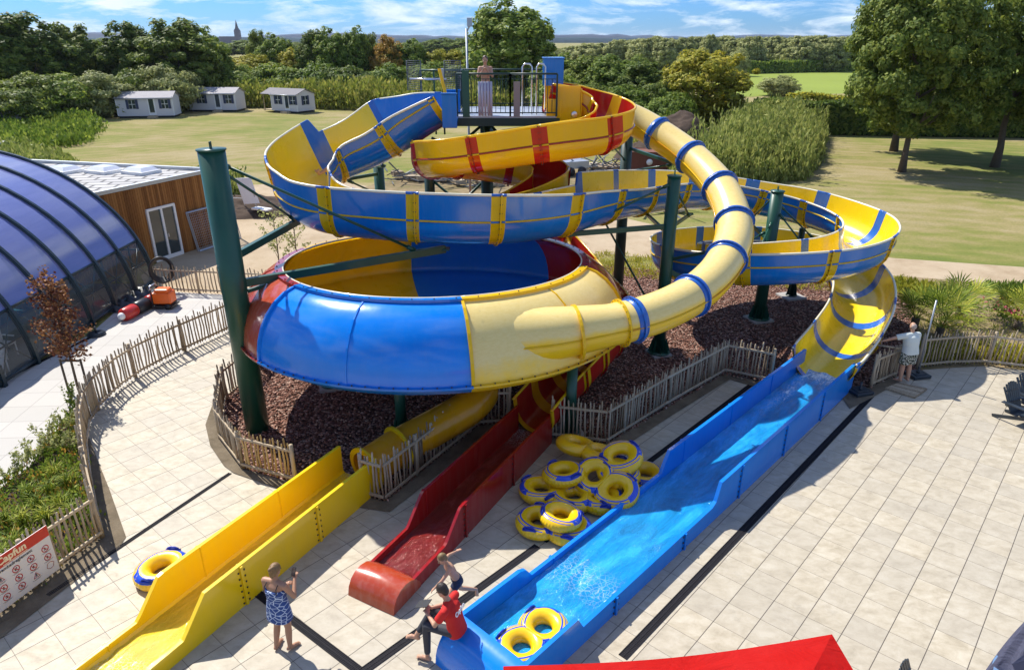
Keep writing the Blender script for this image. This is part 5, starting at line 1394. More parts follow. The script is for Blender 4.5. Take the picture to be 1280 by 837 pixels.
for i, x in enumerate(range(668, 1075, 17)):
    tp = 58 - 14*min(1, max(0, (x-690)/120)) + random.uniform(-3, 3); far.append((x, tp, 232+random.uniform(-12, 30), random.uniform(28, 46), 'willow'))
belt(far, 'pale green willow in the row behind the bright pasture', 'tree', 'willow row behind the pasture')
belt([(x, 51+random.uniform(-3, 3), 420, 40, 'round') for x in range(-20, 700, 30)] + [(x, 50+random.uniform(-3, 3), 420, 40, 'willow') for x in range(1080, 1320, 30)], 'far hazy tree crown above the tree belt', 'tree', 'far trees')
belt([(925, 62, 200, 22, 'bushs'), (798, 70, 190, 22, 'bush')], 'small round bush at the edge of the pasture', 'bush', 'bushes at the pasture edge')

def stuff_leaves(name, V, F, mat, label, cat):
    me = raw_mesh(name, V, F, mat); o_ = obj_from(name, me); o_['kind'] = 'stuff'; o_['label'] = label; o_['category'] = cat; return o_
def stalks(poly, n, h, lsize, per=9, spread=.25, hfun=None, rg=RNG, aspect=2.6, z0=0):
    P = poly; xs = [p[0] for p in P]; ys = [p[1] for p in P]; C = []; N = []
    k = 0
    while k < n:
        x = rg.uniform(min(xs), max(xs)); y = rg.uniform(min(ys), max(ys))
        if not in_poly(x, y, P): continue
        hh = h*rg.uniform(.7, 1.15)*(hfun(x, y) if hfun else 1); lean = rg.normal(0, .12, 2)
        f = rg.uniform(.08, 1, per)
        q = np.stack([x+lean[0]*hh*f+rg.normal(0, spread, per)*(1-.6*f), y+lean[1]*hh*f+rg.normal(0, spread, per)*(1-.6*f), z0+hh*f], 1)
        C.append(q); nn = rg.normal(0, 1, (per, 3)); nn[:, 2] *= .3; N.append(nn); k += 1
    return leaves(np.concatenate(C), np.concatenate(N), lsize, up=1.0, aspect=aspect, jit=.1)
# thicket of upright willow scrub
TH = [(11.0, 45.5), (16.0, 46.5), (20.5, 48.5), (24.5, 56), (30, 68), (33.5, 76), (24, 78), (19.5, 68), (15, 57), (11.2, 50)]
def edge_dist(x, y, P):
    d = 1e9
    for i in range(len(P)):
        a = P[i]; b = P[(i+1) % len(P)]; vx, vy = b[0]-a[0], b[1]-a[1]; t = max(0, min(1, ((x-a[0])*vx+(y-a[1])*vy)/(vx*vx+vy*vy)))
        d = min(d, math.hypot(x-a[0]-vx*t, y-a[1]-vy*t))
    return d
V, F = stalks(TH, 7600, 3.1, .125, 14, .22, lambda x, y: (.28+.72*min(1, edge_dist(x, y, TH)/3.6)**.7)*(1+.5*mnoise.noise(Vector((x*.45, y*.45, 0)))), aspect=3.2)
V2, F2 = stalks(TH, 520, 3.7, .12, 16, .10, lambda x, y: .55+.5*random.random(), aspect=3.4)
F2 = F2 + len(V); V = np.concatenate([V, V2]); F = np.concatenate([F, F2])
stuff_leaves('willow_thicket', V, F, M['reed'], 'dense thicket of upright grey green willow scrub', 'thicket')
# weeds behind the mobile homes and along the left
WX = [(-52, 60), (-43, 60), (-40, 66), (-46, 80), (-52, 88), (-58, 90), (-60, 76)]
V, F = stalks(WX, 2200, 1.5, .2, 10, .6, lambda x, y: .5+.9*abs(mnoise.noise(Vector((x*.25, y*.25, 0)))), aspect=2)
stuff_leaves('tall_weeds', V, F, M['leaf'], 'rough green undergrowth left of the mobile homes', 'weeds')
WE = [(-56, 92), (-54, 95), (-46, 97), (-44, 104), (-34, 104.5), (-24, 101), (-12, 97), (-3, 91), (2, 102), (-10, 114), (-85, 114)]
V, F = stalks(WE, 8000, 3.2, .26, 9, .5, lambda x, y: (.5 if y < 88 else 1)*(.7+.5*abs(mnoise.noise(Vector((x*.12, y*.12, 0)))))+.2*min(1, edge_dist(x, y, WE)/3), aspect=2.4)
stuff_leaves('tall_weeds', V, F, M['weed'], 'band of tall weeds behind the mobile homes', 'weeds')
WL_ = [(-42, 37.5), (-29, 37.5), (-26.3, 40), (-28, 46), (-36, 57), (-47, 60), (-50, 48)]
V, F = stalks(WL_, 3400, 1.9, .16, 9, .35, lambda x, y: .3+.7*min(1, edge_dist(x, y, WL_)/2.5), aspect=2.8)
stuff_leaves('tall_weeds', V, F, M['reed'], 'tall weeds behind the flat roof on the left', 'weeds')
WM = [(-19.5, 40.5), (-16.5, 41), (-17, 44), (-20, 44)]
V, F = stalks(WM, 260, 1.6, .14, 8, .3); stuff_leaves('tall_weeds', V, F, M['reed'], 'small clump of weeds behind the flat roof', 'weeds')
WR_ = [(6, 62), (14, 66), (20, 76), (30, 84), (60, 80), (60, 92), (20, 92), (4, 80)]
V, F = stalks(WR_, 3000, 2.2, .26, 8, .5, lambda x, y: .5+.6*abs(mnoise.noise(Vector((x*.15, y*.15, 0)))), aspect=2.2); stuff_leaves('tall_weeds', V, F, M['weed'], 'rough scrub behind the willow thicket', 'weeds')
# clipped hedge at the back of the right meadow
def hedge(name, a, b, w, h, mat, n, ls, lb, hv=.1):
    a = Vector(a); b = Vector(b); L = (b-a).length; d = (b-a)/L; nn = Vector((-d.y, d.x)); C = []; N = []
    for k in range(n):
        s_ = random.uniform(0, L); face = random.random(); hh = h*(1+hv*mnoise.noise(Vector((s_*.25, 1, 0))))
        if face < .42: off, z, nm = -w/2-random.uniform(-.15, .25)*1, random.uniform(.05, 1)*hh, (-nn.x, -nn.y, .25)
        elif face < .85: off, z, nm = random.uniform(-w/2, w/2), hh+random.uniform(-.3, .2), (0, 0, 1)
        else: off, z, nm = w/2, random.uniform(.05, 1)*hh, (nn.x, nn.y, .25)
        p = a+d*s_+nn*(-off if False else off); C.append((p.x, p.y, z)); N.append(nm)
    V, F = leaves(np.array(C), np.array(N), ls, jit=.55); me = raw_mesh('foliage', V, F, mat)
    t = empty(name, (0, 0, 0), lb, 'hedge'); obj_from('foliage', me, t)
    m = MB(); ang = math.atan2(d.y, d.x); c = (a+b)/2; m.box((c.x, c.y, h*.43), (L, w*.8, h*.84), rz=ang); m.build('twig_core', simple('hedge_core', (.016, .026, .008), 1, .3, 1, spec=.02), t)
pl, pr = at(1018, 168), at(1420, 176)
hedge('hedge', (pl.x-6, pl.y+1.6), (pr.x, pr.y+1.5), 2.4, 3.1, M['leaf_dark'], 19000, .26, 'long dark hedge behind the big trees on the right')
hedge('hedge', (pl.x-2, pl.y+3.6), (pr.x, pr.y+3.6), 1.8, 3.5, M['leaf_yellow'], 10000, .26, 'bright yellow green growth along the top of the dark hedge')
pl, pr = at(925, 92), at(1090, 88); hedge('hedge', (pl.x, pl.y), (pr.x+20, pr.y+8), 6, 3.2, M['leaf'], 9000, .5, 'far hedge crossing the bright pasture')
# grass tufts over the meadow and verges
def tufts(name, poly, n, h, ls, mat, lb, per=7, sp=.10):
    V, F = stalks(poly, n, h, ls, per, sp, aspect=4.5); stuff_leaves(name, V, F, mat, lb, 'grass')
tufts('verge_grass', pxs((740, 345), (1140, 372), (1140, 350), (900, 331), (760, 316), (600, 330)), 1500, .16, .03, M['leaf_yellow'], 'thin green grass strip between the gravel bed and the sandy track')
tufts('verge_grass', pxs((1150, 440), (1142, 368), (1120, 350), (1290, 362), (1400, 370), (1400, 450)), 450, .13, .03, M['weed'], 'sparse dry grass behind the palms', sp=.2)
tufts('verge_weeds', pxs((1122, 366), (1170, 372), (1165, 358), (1120, 352)), 160, .28, .06, M['leaf_yellow'], 'low green weeds beside the sandy track')
tufts('verge_weeds', pxs((1228, 366), (1400, 382), (1400, 366), (1230, 356)), 380, .22, .06, M['leaf'], 'dark green weeds at the edge of the sandy track')
tufts('fence_weeds', pxs((1150, 458), (1229, 452), (1300, 462), (1300, 440), (1150, 440)), 420, .4, .05, M['leaf_yellow'], 'low green plants behind the palm fence')
# palms
def palm(p, n, L, lb, seed, group='fan palms behind the right hand fence'):
    rg = random.Random(seed); t = empty('fan_palm', (p[0], p[1], 0), lb, 'palm', group); 
    m = MB(); m.cyl((0, 0, 0), (0, 0, .35), .13, 10); m.build('stump', M['bark'], t)
    for k in range(n):
        a = 2*PI*k/n+rg.uniform(-.3, .3); el = rg.uniform(.15, 1.15); d = Vector((math.cos(a)*math.cos(el), math.sin(a)*math.cos(el), math.sin(el)))
        l1 = L*rg.uniform(.45, .65); b = Vector((0,0,.3)); e = b+d*l1; m = MB(); m.tube([b, b+d*l1*.5, e], [.014, .010, .008], 5, 1)
        side = d.cross(Vector((0,0,1))).normalized(); upv = side.cross(d).normalized(); nf = 13
        for j in range(nf):
            q = (j/(nf-1)-.5)*2.5; fl = L*.62*rg.uniform(.85, 1.1); fd = (d*math.cos(q)+side*math.sin(q)+upv*.10).normalized(); w = side*math.cos(q)-d*math.sin(q)
            mid = e+fd*fl*.55; tip = e+fd*fl+Vector((0,0,-.16*fl)); ww = w.normalized()*.026
            m.add([e, mid+ww, tip, mid-ww, ], [(0, 1, 2, 3)], 0)
        m.build('frond', [M['palm'], M['leaf_yellow']], t)
q = at(1200, 425); palm((q.x-.5, q.y+.35), 20, 1.5, 'largest fan palm, nearest the middle of the right fence', 3)
q = at(1180, 415); palm((q.x-.8, q.y+.4), 15, 1.25, 'fan palm drooping towards the chute, left of the largest palm', 5)
q = at(1225, 405); palm((q.x-.4, q.y+.6), 15, 1.3, 'fan palm behind and right of the largest palm', 6)
q = at(1275, 415); palm((q.x, q.y+.2), 16, 1.3, 'fan palm cut by the right picture edge', 8)
# pink flowering plants
for i, (px, py, lb) in enumerate(((1247, 382, 'small plant with crimson flowers behind the palms, left one'), (1262, 392, 'small plant with crimson flowers behind the palms, right one'))):
    q = at(px, py+14); V, F = leaves(np.array([(RNG.normal(0,.22), RNG.normal(0,.18), abs(RNG.normal(.3,.14))) for k in range(160)]), RNG.normal(0,1,(160,3)), .06); t = empty('flowering_plant', (q.x, q.y, 0), lb, 'plant'); obj_from('foliage', raw_mesh('foliage', V, F, M['leaf']), t)
    V, F = leaves(np.array([(RNG.normal(0,.2), RNG.normal(0,.16), abs(RNG.normal(.5,.08))) for k in range(50)]), RNG.normal(0,1,(50,3)), .06); obj_from('flowers', raw_mesh('flowers', V, F, simple('crimson_petals', (.45, .01, .08), .6)), t)
# copper leaved sapling with stake frame
q = at(98, 487); t = empty('copper_sapling', (q.x, q.y, 0), 'sapling with copper red leaves held by a stake frame', 'tree')
m = MB(); tops = []
m.tube([(0,0,0), (.02, 0, 1.0), (-.03, .02, 2.0), (-.06, 0, 3.2)], [.035, .03, .022, .01], 8)
Cn = []
for k in range(16):
    z = .95+2.1*(k/15)**1.1; a = k*2.4; L = .62*(1-.42*k/15)*random.uniform(.7, 1.1); b = Vector((-.02, 0, z)); e = b+Vector((math.cos(a)*L, math.sin(a)*L, L*.6)); m.tube([b, e], [.012, .005], 5)
    for s_ in np.linspace(.25, 1, 5): 
        c = b.lerp(e, s_); Cn.append(RNG.normal(0, .10, (26, 3))+np.array(c))
for k in range(12): Cn.append(RNG.normal(0, .07, (5, 3))+np.array([-.05+.0, 0, 3.0+.05*k]))
for a_ in ((.35, 0, 3.2), (-.4, .1, 2.75), (.3, .1, 3.0)):
    m.tube([(-.03, 0, 2.3), a_], [.012, .004], 5)
    for f_ in (.5, .7, .85, 1): Cn.append(RNG.normal(0, .05, (9, 3))+np.array([-.03*(1-f_)+a_[0]*f_, a_[1]*f_, 2.3+(a_[2]-2.3)*f_]))
m.build('trunk', M['bark'], t); Cn = np.concatenate(Cn); V, F = leaves(Cn, RNG.normal(0, 1, Cn.shape)+np.array([0,0,.5]), .065, aspect=1.3); obj_from('crown', raw_mesh('crown', V, F, M['leaf_red']), t)
m = MB()
for x in (-.28, .28): m.cyl((x, 0, 0), (x, 0, .95), .03, 8)
m.bar((-.3, 0, .9), (.3, 0, .9), .04, .05); m.build('stake_frame', M['bark'], t)
# planting bed
PB = pxs(*planter_px)
V, F = stalks(PB, 900, .22, .05, 9, .10, aspect=2, z0=.02); stuff_leaves('ground_cover', V, F, M['leaf'], 'mixed low ground cover in the planting bed', 'ground cover')
V, F = stalks(PB, 260, .28, .035, 9, .08, aspect=2, z0=.02); stuff_leaves('ground_cover', V, F, M['leaf_autumn'], 'brownish seed heads in the planting bed', 'ground cover')
def grass_clump(p, n, L, lb, mat='palm', cat='ornamental grass', group='ornamental grass clumps in the planting bed'):
    t = empty('grass_clump', (p[0], p[1], .02), lb, cat, group); m = MB()
    for k in range(n):
        a = random.uniform(0, 2*PI); o0 = Vector((random.gauss(0, .05), random.gauss(0, .05), 0)); d = Vector((math.cos(a), math.sin(a), 0)); l_ = L*random.uniform(.6, 1.1); ben = random.uniform(.3, .8)
        w = Vector((-d.y, d.x, 0))*.008; p1 = o0+d*l_*.22*ben+Vector((0,0,l_*.55)); p2 = o0+d*l_*.75*ben+Vector((0,0,l_*(.85-.35*ben)))
        m.add([o0-w, o0+w, p1+w, p1-w, p2], [(0,1,2,3), (3,2,4)], 0)
    m.build('blades', M[mat], t)
for k, (px, py) in enumerate(((66, 620), (78, 640), (50, 640), (30, 660), (88, 610), (60, 655), (40, 625), (20, 690), (95, 650), (10, 660), (5, 705), (72, 600))):
    q = at(px, py); grass_clump(q, 70, .62, 'arching bright green grass clump in the planting bed beside the sign fence')
def wispy(px, py, h, lb, n=9):
    q = at(px, py); t = empty('wild_flower', (q.x, q.y, .02), lb, 'plant', 'thin flowering stems along the planting bed'); m = MB(); C = []
    for k in range(n):
        a = random.uniform(0, 6.28); e = Vector((math.cos(a)*.22, math.sin(a)*.22, h*random.uniform(.6, 1.05))); m.tube([(0,0,0), e*.5+Vector((0,0,.05)), e], [.006, .005, .003], 4)
        for f_ in (.45, .6, .75, .88, 1): C.append(RNG.normal(0, .03, (4, 3))+np.array(e*f_))
    m.build('stems', M['bark'], t); C = np.concatenate(C); V, F = leaves(C, RNG.normal(0,1,C.shape), .045); obj_from('foliage', raw_mesh('foliage', V, F, M['leaf_silver'] if h < .8 else M['leaf']), t)
for (px, py, h) in ((88, 517, .8), (84, 540, .6), (60, 556, .6), (34, 586, .6), (16, 604, .65), (48, 574, .5), (95, 562, .5), (76, 566, .5)):
    wispy(px, py, h, 'thin stemmed flowering plant at the rim of the planting bed')
wispy(1238, 447, .75, 'thin branched plant beside the right hand fence', 7)
# slender young tree by the sandy yard
for (px, py, lb) in ((350, 318, 'slim young birch-like shrub behind the left rim of the bowl, taller one'), (372, 312, 'slim young shrub behind the left rim of the bowl, shorter one')):
    q = at(px, py+22); t = empty('young_tree', (q.x, q.y, 0), lb, 'young tree'); m = MB(); C = []
    for k in range(9):
        a = k*2.4; b = Vector((0, 0, .4+.22*k)); e = b+Vector((math.cos(a)*.55, math.sin(a)*.55, .7)); m.tube([b, e], [.012, .004], 4)
        for f_ in (.4, .6, .8, 1): C.append(RNG.normal(0, .08, (9, 3))+np.array(b.lerp(e, f_)))
    m.tube([(0,0,0), (.05, 0, 1.5), (0, 0, 2.7)], [.03, .02, .006], 6); m.build('trunk', M['bark'], t); C = np.concatenate(C); V, F = leaves(C, RNG.normal(0,1,C.shape), .07); obj_from('crown', raw_mesh('crown', V, F, M['leaf_silver']), t)

# ---- thin summer haze: one even box round the camera and everything, sky outside
def haze():
    m = MB(); m.box((0, 6990, 37), (18100, 14200, 78)); t_ = NT('haze_air'); t_.t.nodes.remove(t_.b)
    v = t_.n('ShaderNodeVolumePrincipled'); v.inputs['Color'].default_value = (.80, .88, 1, 1); v.inputs['Density'].default_value = HAZE; v.inputs['Anisotropy'].default_value = .2
    t_.l(v.outputs[0], t_.o.inputs['Volume']); o_ = m.build('haze', t_.m); o_['kind'] = 'stuff'; o_['label'] = 'thin summer haze over the far fields'; o_['category'] = 'haze'
HAZE = .00006
haze()
# ================================================================ SWIM RINGS
def ring_mat():
    t = NT('printed_ring_vinyl'); uv = t.coord('UV'); s = t.n('ShaderNodeSeparateXYZ'); t.l(uv, s.inputs[0]); u, v = s.outputs[0], s.outputs[1]
    n = t.noise(t.map(uv, (9, 3, 1)), 1.0, 2, .5)
    w = t.math('SINE', t.math('MULTIPLY', t.math('ADD', u, .05), 2*PI*2))
    vv = t.math('ADD', v, t.math('MULTIPLY', w, .035))
    # v: 0 outer equator, .25 top, .5 inner. printed field on the outer upper part
    a = t.math('MULTIPLY', t.math('GREATER_THAN', vv, .105), t.math('LESS_THAN', vv, .235))
    patch = t.math('GREATER_THAN', t.math('ADD', w, t.math('MULTIPLY', t.math('SUBTRACT', n, .5), 1.5)), .38)
    f = t.math('MULTIPLY', a, patch)
    sw = t.math('MULTIPLY', t.math('LESS_THAN', t.math('ABSOLUTE', t.math('SUBTRACT', vv, .20)), .016), t.math('LESS_THAN', w, .55))
    sw2 = t.math('MULTIPLY', t.math('LESS_THAN', t.math('ABSOLUTE', t.math('SUBTRACT', vv, .135)), .010), t.math('LESS_THAN', w, .2))
    f = t.math('MAXIMUM', f, t.math('MAXIMUM', sw, sw2))
    # light specks inside the blue
    sp = t.ramp(t.vor(t.map(uv, (46, 26, 1)), 1.0), [(.16, 1.0), (.2, 0.0)])
    sp = t.math('MULTIPLY', sp, t.math('GREATER_THAN', t.noise(t.map(uv, (7, 2, 1)), 1, 1), .52))
    f = t.math('MULTIPLY', f, t.math('SUBTRACT', 1.0, sp))
    dirt = t.noise(t.pos(), 6, 6, .7)
    y = t.mix(dirt, (.78, .44, .004), (.93, .62, .01))
    t.set(t.mix(f, y, (.008, .07, .55)), .28, 0, .5, .3)
    # creases along the seam
    cr_ = t.math('MULTIPLY', t.math('SINE', t.math('MULTIPLY', u, 2*PI*38)), t.ramp(t.math('ABSOLUTE', t.math('SUBTRACT', t.math('ABSOLUTE', t.math('SUBTRACT', v, .5)), .5)), [(.0, 1.0), (.10, 0.0)]))
    t.bump(t.math('ADD', cr_, t.math('MULTIPLY', t.noise(t.pos(), 5, 3), 1.2)), .30, .02)
    return t.m
RINGM = ring_mat(); PLAINR = gel('plain_yellow_vinyl', (.86, .50, .004), .3, wear=.05)
HANDLE = simple('blue_handle', (.006, .03, .33), .35, .2, 8)
RR, rr0 = .288, .145
def ring_mesh(name, centers, mat, flat=.9):
    """one torus, or two fused into a figure of eight"""
    m = MB(); nu, nv = 56, 20; uvs = []
    V = []; F = []; UV = []
    if len(centers) == 1:
        for i in range(nu+1):
            a = 2*PI*i/nu
            for j in range(nv+1):
                b = 2*PI*j/nv; r_ = RR+rr0*math.cos(b)+.004*math.sin(38*a)*max(0, math.cos(b))
                V.append((r_*math.cos(a), r_*math.sin(a), rr0*flat*math.sin(b))); UV.append((i/nu, j/nv))
        for i in range(nu):
            for j in range(nv): F.append((i*(nv+1)+j, (i+1)*(nv+1)+j, (i+1)*(nv+1)+j+1, i*(nv+1)+j+1))
    else:
        d = .262
        for sd in (-1, 1):
            b0 = len(V)
            for i in range(nu+1):
                a = 2*PI*i/nu
                for j in range(nv+1):
                    b = 2*PI*j/nv; r_ = RR+rr0*math.cos(b)
                    x, y, z = sd*(d+r_*math.cos(a)), r_*math.sin(a), rr0*flat*math.sin(b)
                    if sd*x < 0: x = -sd*.0      # trimmed at the shared middle
                    # swell the waist so both halves flow together
                    V.append((x, y*(1+.0*abs(x)), z)); UV.append((i/nu+(.5 if sd < 0 else 0), j/nv))
            for i in range(nu):
                for j in range(nv):
                    f = (b0+i*(nv+1)+j, b0+(i+1)*(nv+1)+j, b0+(i+1)*(nv+1)+j+1, b0+i*(nv+1)+j+1); F.append(f if sd > 0 else f[::-1])
    F = np.array(F); uv = np.array(UV)[F.ravel()]
    return raw_mesh(name, V, F, mat, smooth=True, uv=uv)
def handle_mesh(p, a):
    m = MB(); d = Vector((-math.sin(a), math.cos(a), 0)); o = Vector(p); n = Vector((math.cos(a), math.sin(a), 0))
    m.tube([o-d*.10, o-d*.085+Vector((0,0,.035)), o-d*.03+Vector((0,0,.055)), o+d*.03+Vector((0,0,.055)), o+d*.085+Vector((0,0,.035)), o+d*.10], .017, 8)
    m.tube([o-d*.12-Vector((0,0,.006)), o+d*.12-Vector((0,0,.006))], .03, 8); return m
S_me = ring_mesh('tube', [0], RINGM); D_me = ring_mesh('tube', [0, 1], RINGM); P_me = ring_mesh('tube', [0, 1], PLAINR)
HS = [handle_mesh((.375*math.cos(a), .375*math.sin(a), .092), a) for a in (.9, 4.0)]
HD = [handle_mesh((sx*.34, sy*.365, .092), sy*PI/2) for sx in (-1, 1) for sy in (-1, 1)]
hs_data = []; hd_data = []
for L_, out_l in ((HS, hs_data), (HD, hd_data)):
    for h_ in L_:
        o_ = h_.build('handle', HANDLE); out_l.append(o_.data); bpy.data.objects.remove(o_)
GR = 'yellow swim rings'
def ring(kind, loc, rot, label, plain=False, sc=1.12):
    t = empty('swim_ring' if kind == 1 else 'double_swim_ring', loc, label, 'swim ring', GR); t.rotation_euler = rot; t.scale = (sc, sc, sc)
    obj_from('tube', S_me if kind == 1 else (P_me if plain else D_me), t)
    if not plain:
        for d_ in (hs_data if kind == 1 else hd_data): obj_from('handle', d_, t)
def rpos(px, py, z): return tuple(at(px, py, z))
ring(2, rpos(692, 656, .17), (0, 0, R(-18)), 'double ring lying lowest at the near end of the pile')
ring(2, rpos(734, 622, .17), (0, 0, R(-5)), 'double ring lying flat in the middle of the pile')
ring(2, rpos(690, 607, .165), (0, R(2), R(35)), 'double ring at the left edge of the pile beneath others')
ring(1, rpos(806, 594, .15), (0, 0, 1.0), 'single ring flat on the paving at the right end of the pile')
ring(1, rpos(701, 645, .42), (R(4), R(-3), 2.2), 'single ring on top at the near left end of the pile', sc=1.0)
ring(1, rpos(705, 592, .42), (R(8), R(-6), 4.4), 'single ring on top at the left of the pile')
ring(1, rpos(773, 591, .40), (R(6), R(5), .4), 'single ring lying on the double rings, second from the right')
ring(1, rpos(776, 572, .68), (R(-14), R(9), 2.9), 'single ring perched highest, seen nearly from the side')
ring(2, rpos(757, 604, .42), (R(24), R(6), R(-48)), 'double ring tilted on its edge across the middle of the pile')
ring(2, rpos(735, 562, .42), (R(-16), R(4), R(-30)), 'plain yellow double ring leaning at the fence behind the pile', plain=True)
ring(1, rpos(203, 712, .15), (0, 0, .6), 'lone single ring on the paving beside the yellow run-out')
q = at(666, 797, .36); ring(2, (q.x, q.y, .36), (0, 0, R(47)), 'double ring floating at the end of the blue run-out', sc=.98)

# ================================================================ SIGN
def text_mesh(txt, size, mat, name, extrude=.002, bold=0, shear=0):
    c = bpy.data.curves.new('lettering', 'FONT'); c.body = txt; c.size = size; c.extrude = extrude; c.align_x = 'CENTER'; c.align_y = 'CENTER'; c.offset = bold; c.shear = shear; c.resolution_u = 3
    o_ = bpy.data.objects.new('lettering_src', c); col.objects.link(o_); bpy.context.view_layer.update()
    dg = bpy.context.evaluated_depsgraph_get(); me = bpy.data.meshes.new_from_object(o_.evaluated_get(dg)); bpy.data.objects.remove(o_)
    me.materials.clear(); me.materials.append(mat); me.name = name; return me
white_s = simple('sign_white', (.66, .64, .62), .5, .04, 3); red_s = simple('sign_red', (.50, .018, .012), .45, .08, 3); blk_s = simple('sign_print', (.05, .05, .06), .6, .1); cream = simple('sign_cream', (.80, .66, .42), .5, .05)
f0, f1 = at(0, 768), at(128, 672); dirf = (f1-f0).normalized(); nf = Vector((dirf.y, -dirf.x, 0)); off = nf*.085
# board corners on the fence plane
def onf(px, py):
    """point where a view ray meets the sign's plane"""
    u, y, z = ray(px, py); d = Vector((u, y, z)); p0 = f0+off; t = (p0-Vector((0,0,CAM_H))).dot(nf)/d.dot(nf); return Vector((0,0,CAM_H))+d*t
c_tr = onf(57, 656); c_br = onf(78, 707); c_bl = onf(15, 751)
w_ = 1.25; h_ = .92
sx_ = (c_tr-f0).dot(dirf)-.0; zt = c_tr.z
Wsign = max(1.1, min(1.7, ((c_br-c_bl).dot(dirf))*1.42)); Hs = max(.7, c_tr.z-c_br.z)
print('SIGN', c_tr, c_br, c_bl, Wsign, Hs)
t = empty('rules_sign', f0+off+dirf*(sx_-Wsign/2)+Vector((0,0,zt-Hs/2)), 'white and red bathing rules sign with warning symbols on the stake fence', 'sign'); 
t.rotation_euler = (PI/2, 0, math.atan2(dirf.y, dirf.x))
def sg(name, m, mat, z=0): o_ = m.build(name, mat, t); return o_
m = MB(); m.box((0, 0, 0), (Wsign, Hs, .012)); m.build('board', white_s, t)
m = MB(); m.box((0, Hs*.39, .008), (Wsign, Hs*.22, .006)); m.build('header', red_s, t)
o_ = obj_from('lettering', text_mesh('Capfun', Hs*.19, cream, 'lettering', bold=.006), t); o_.location = (0, Hs*.40, .013)
m = MB(); m.box((0.05, Hs*.30, .013), (Wsign*.32, .012, .004)); m.build('underline', cream, t)
o_ = obj_from('lettering', text_mesh('Zwembadreglement', Hs*.085, blk_s, 'lettering', bold=.001), t); o_.location = (0, Hs*.225, .010)
cols_ = 5; pos_ = []
for r_ in range(3):
    for c_ in range(5):
        if r_ == 2 and c_ == 4: continue
        pos_.append((-Wsign*.40+c_*Wsign*.20, Hs*(.08-.19*r_)))
tri = {1, 13}
rs_ = Hs*.062
for k, (x, y) in enumerate(pos_):
    m = MB()
    if k in tri:
        P3 = [Vector((x+rs_*1.1*math.cos(a), y+rs_*1.1*math.sin(a)-.01, .011)) for a in (PI/2, PI*7/6, PI*11/6)]; m.tube(P3, .008, 4, closed=True, cap=False, smooth=False)
    else:
        m.tube([(x+rs_*math.cos(a), y+rs_*math.sin(a), .010) for a in np.linspace(0, 2*PI, 21)[:-1]], .0075, 4, closed=True, cap=False, smooth=False)
        m.bar((x-rs_*.7, y+rs_*.7, .0125), (x+rs_*.7, y-rs_*.7, .0125), .011, .004)
    sym = m.build('symbol', red_s, t)
    m = MB(); rg = random.Random(k)
    m.cyl((x+rg.uniform(-.01,.01), y+.018, .007), (x+rg.uniform(-.01,.01), y+.018, .0115), .011, 10); m.bar((x-.01, y-.02, .0095), (x+rg.uniform(-.02,.02), y+.012, .0095), .016, .004)
    m.bar((x-.022, y-.022, .0094), (x+.022, y-.018+rg.uniform(-.01,.01), .0094), .007, .004); m.build('pictogram', blk_s, sym)
    m = MB()
    for j in range(2): m.box((x, y-rs_-.014-.012*j, .007), (Wsign*.13*(1-.3*j), .004, .003))
    m.build('caption', blk_s, sym)
m = MB()
m.tube([(Wsign*.40+.065*math.cos(a)+.008*math.sin(5*a), -Hs*.30+.065*math.sin(a), .010) for a in np.linspace(0, 2*PI, 25)[:-1]], .006, 4, closed=True, cap=False); m.build('stamp', simple('faded_red_print', (.45, .20, .15), .6), t)

# ================================================================ PARASOLS, BASES, CHAIRS, PLATE
def fabric(name, c, rough=.8):
    t_ = NT(name); p = t_.coord(); w1 = t_.noise(t_.map(p, (1, 1, 1)), 2.0, 5, .6); f = t_.noise(p, 220, 2, .5)
    fd = t_.mix(t_.ramp(t_.noise(p, .9, 6, .7), [(.4, 0.0), (.75, .6)]), c, tuple(min(1, x*1.25+.02) for x in c))
    t_.set(t_.mix(t_.math('MULTIPLY', f, .35), fd, tuple(x*.6 for x in c)), rough, 0, .15)
    tr = t_.n('ShaderNodeBsdfTranslucent'); tr.inputs[0].default_value = (*c, 1); ms = t_.n('ShaderNodeMixShader'); ms.inputs[0].default_value = .15
    t_.l(t_.b.outputs[0], ms.inputs[1]); t_.l(tr.outputs[0], ms.inputs[2]); t_.l(ms.outputs[0], t_.o.inputs[0]); t_.bump(t_.math('ADD', t_.math('MULTIPLY', t_.noise(t_.map(p, (1, 2.2, 1)), 1.3, 4, .6, 1.0), 2.5), t_.math('ADD', w1, t_.math('MULTIPLY', f, .1))), .5, .06); return t_.m
redf = fabric('red_parasol_cloth', (.46, .006, .004)); greyf = fabric('grey_parasol_cloth', (.10, .105, .16)); skyf = fabric('blue_parasol_cloth', (.15, .25, .42))
c1 = at(1040, 792, 2.45); c2 = at(629, 832, 2.45); e1 = c2-c1; e2 = Vector((e1.y, -e1.x, 0)); 
if e2.y > 0: e2 = -e2
ctr = c1+e1/2+e2/2; t = empty('red_parasol', (ctr.x, ctr.y, 0), 'open red square parasol cut by the bottom picture edge', 'parasol'); cs = [c1-ctr, c1+e1-ctr, c1+e1+e2-ctr, c1+e2-ctr]; ap = Vector((0, 0, .62+2.45)); 
m = MB()
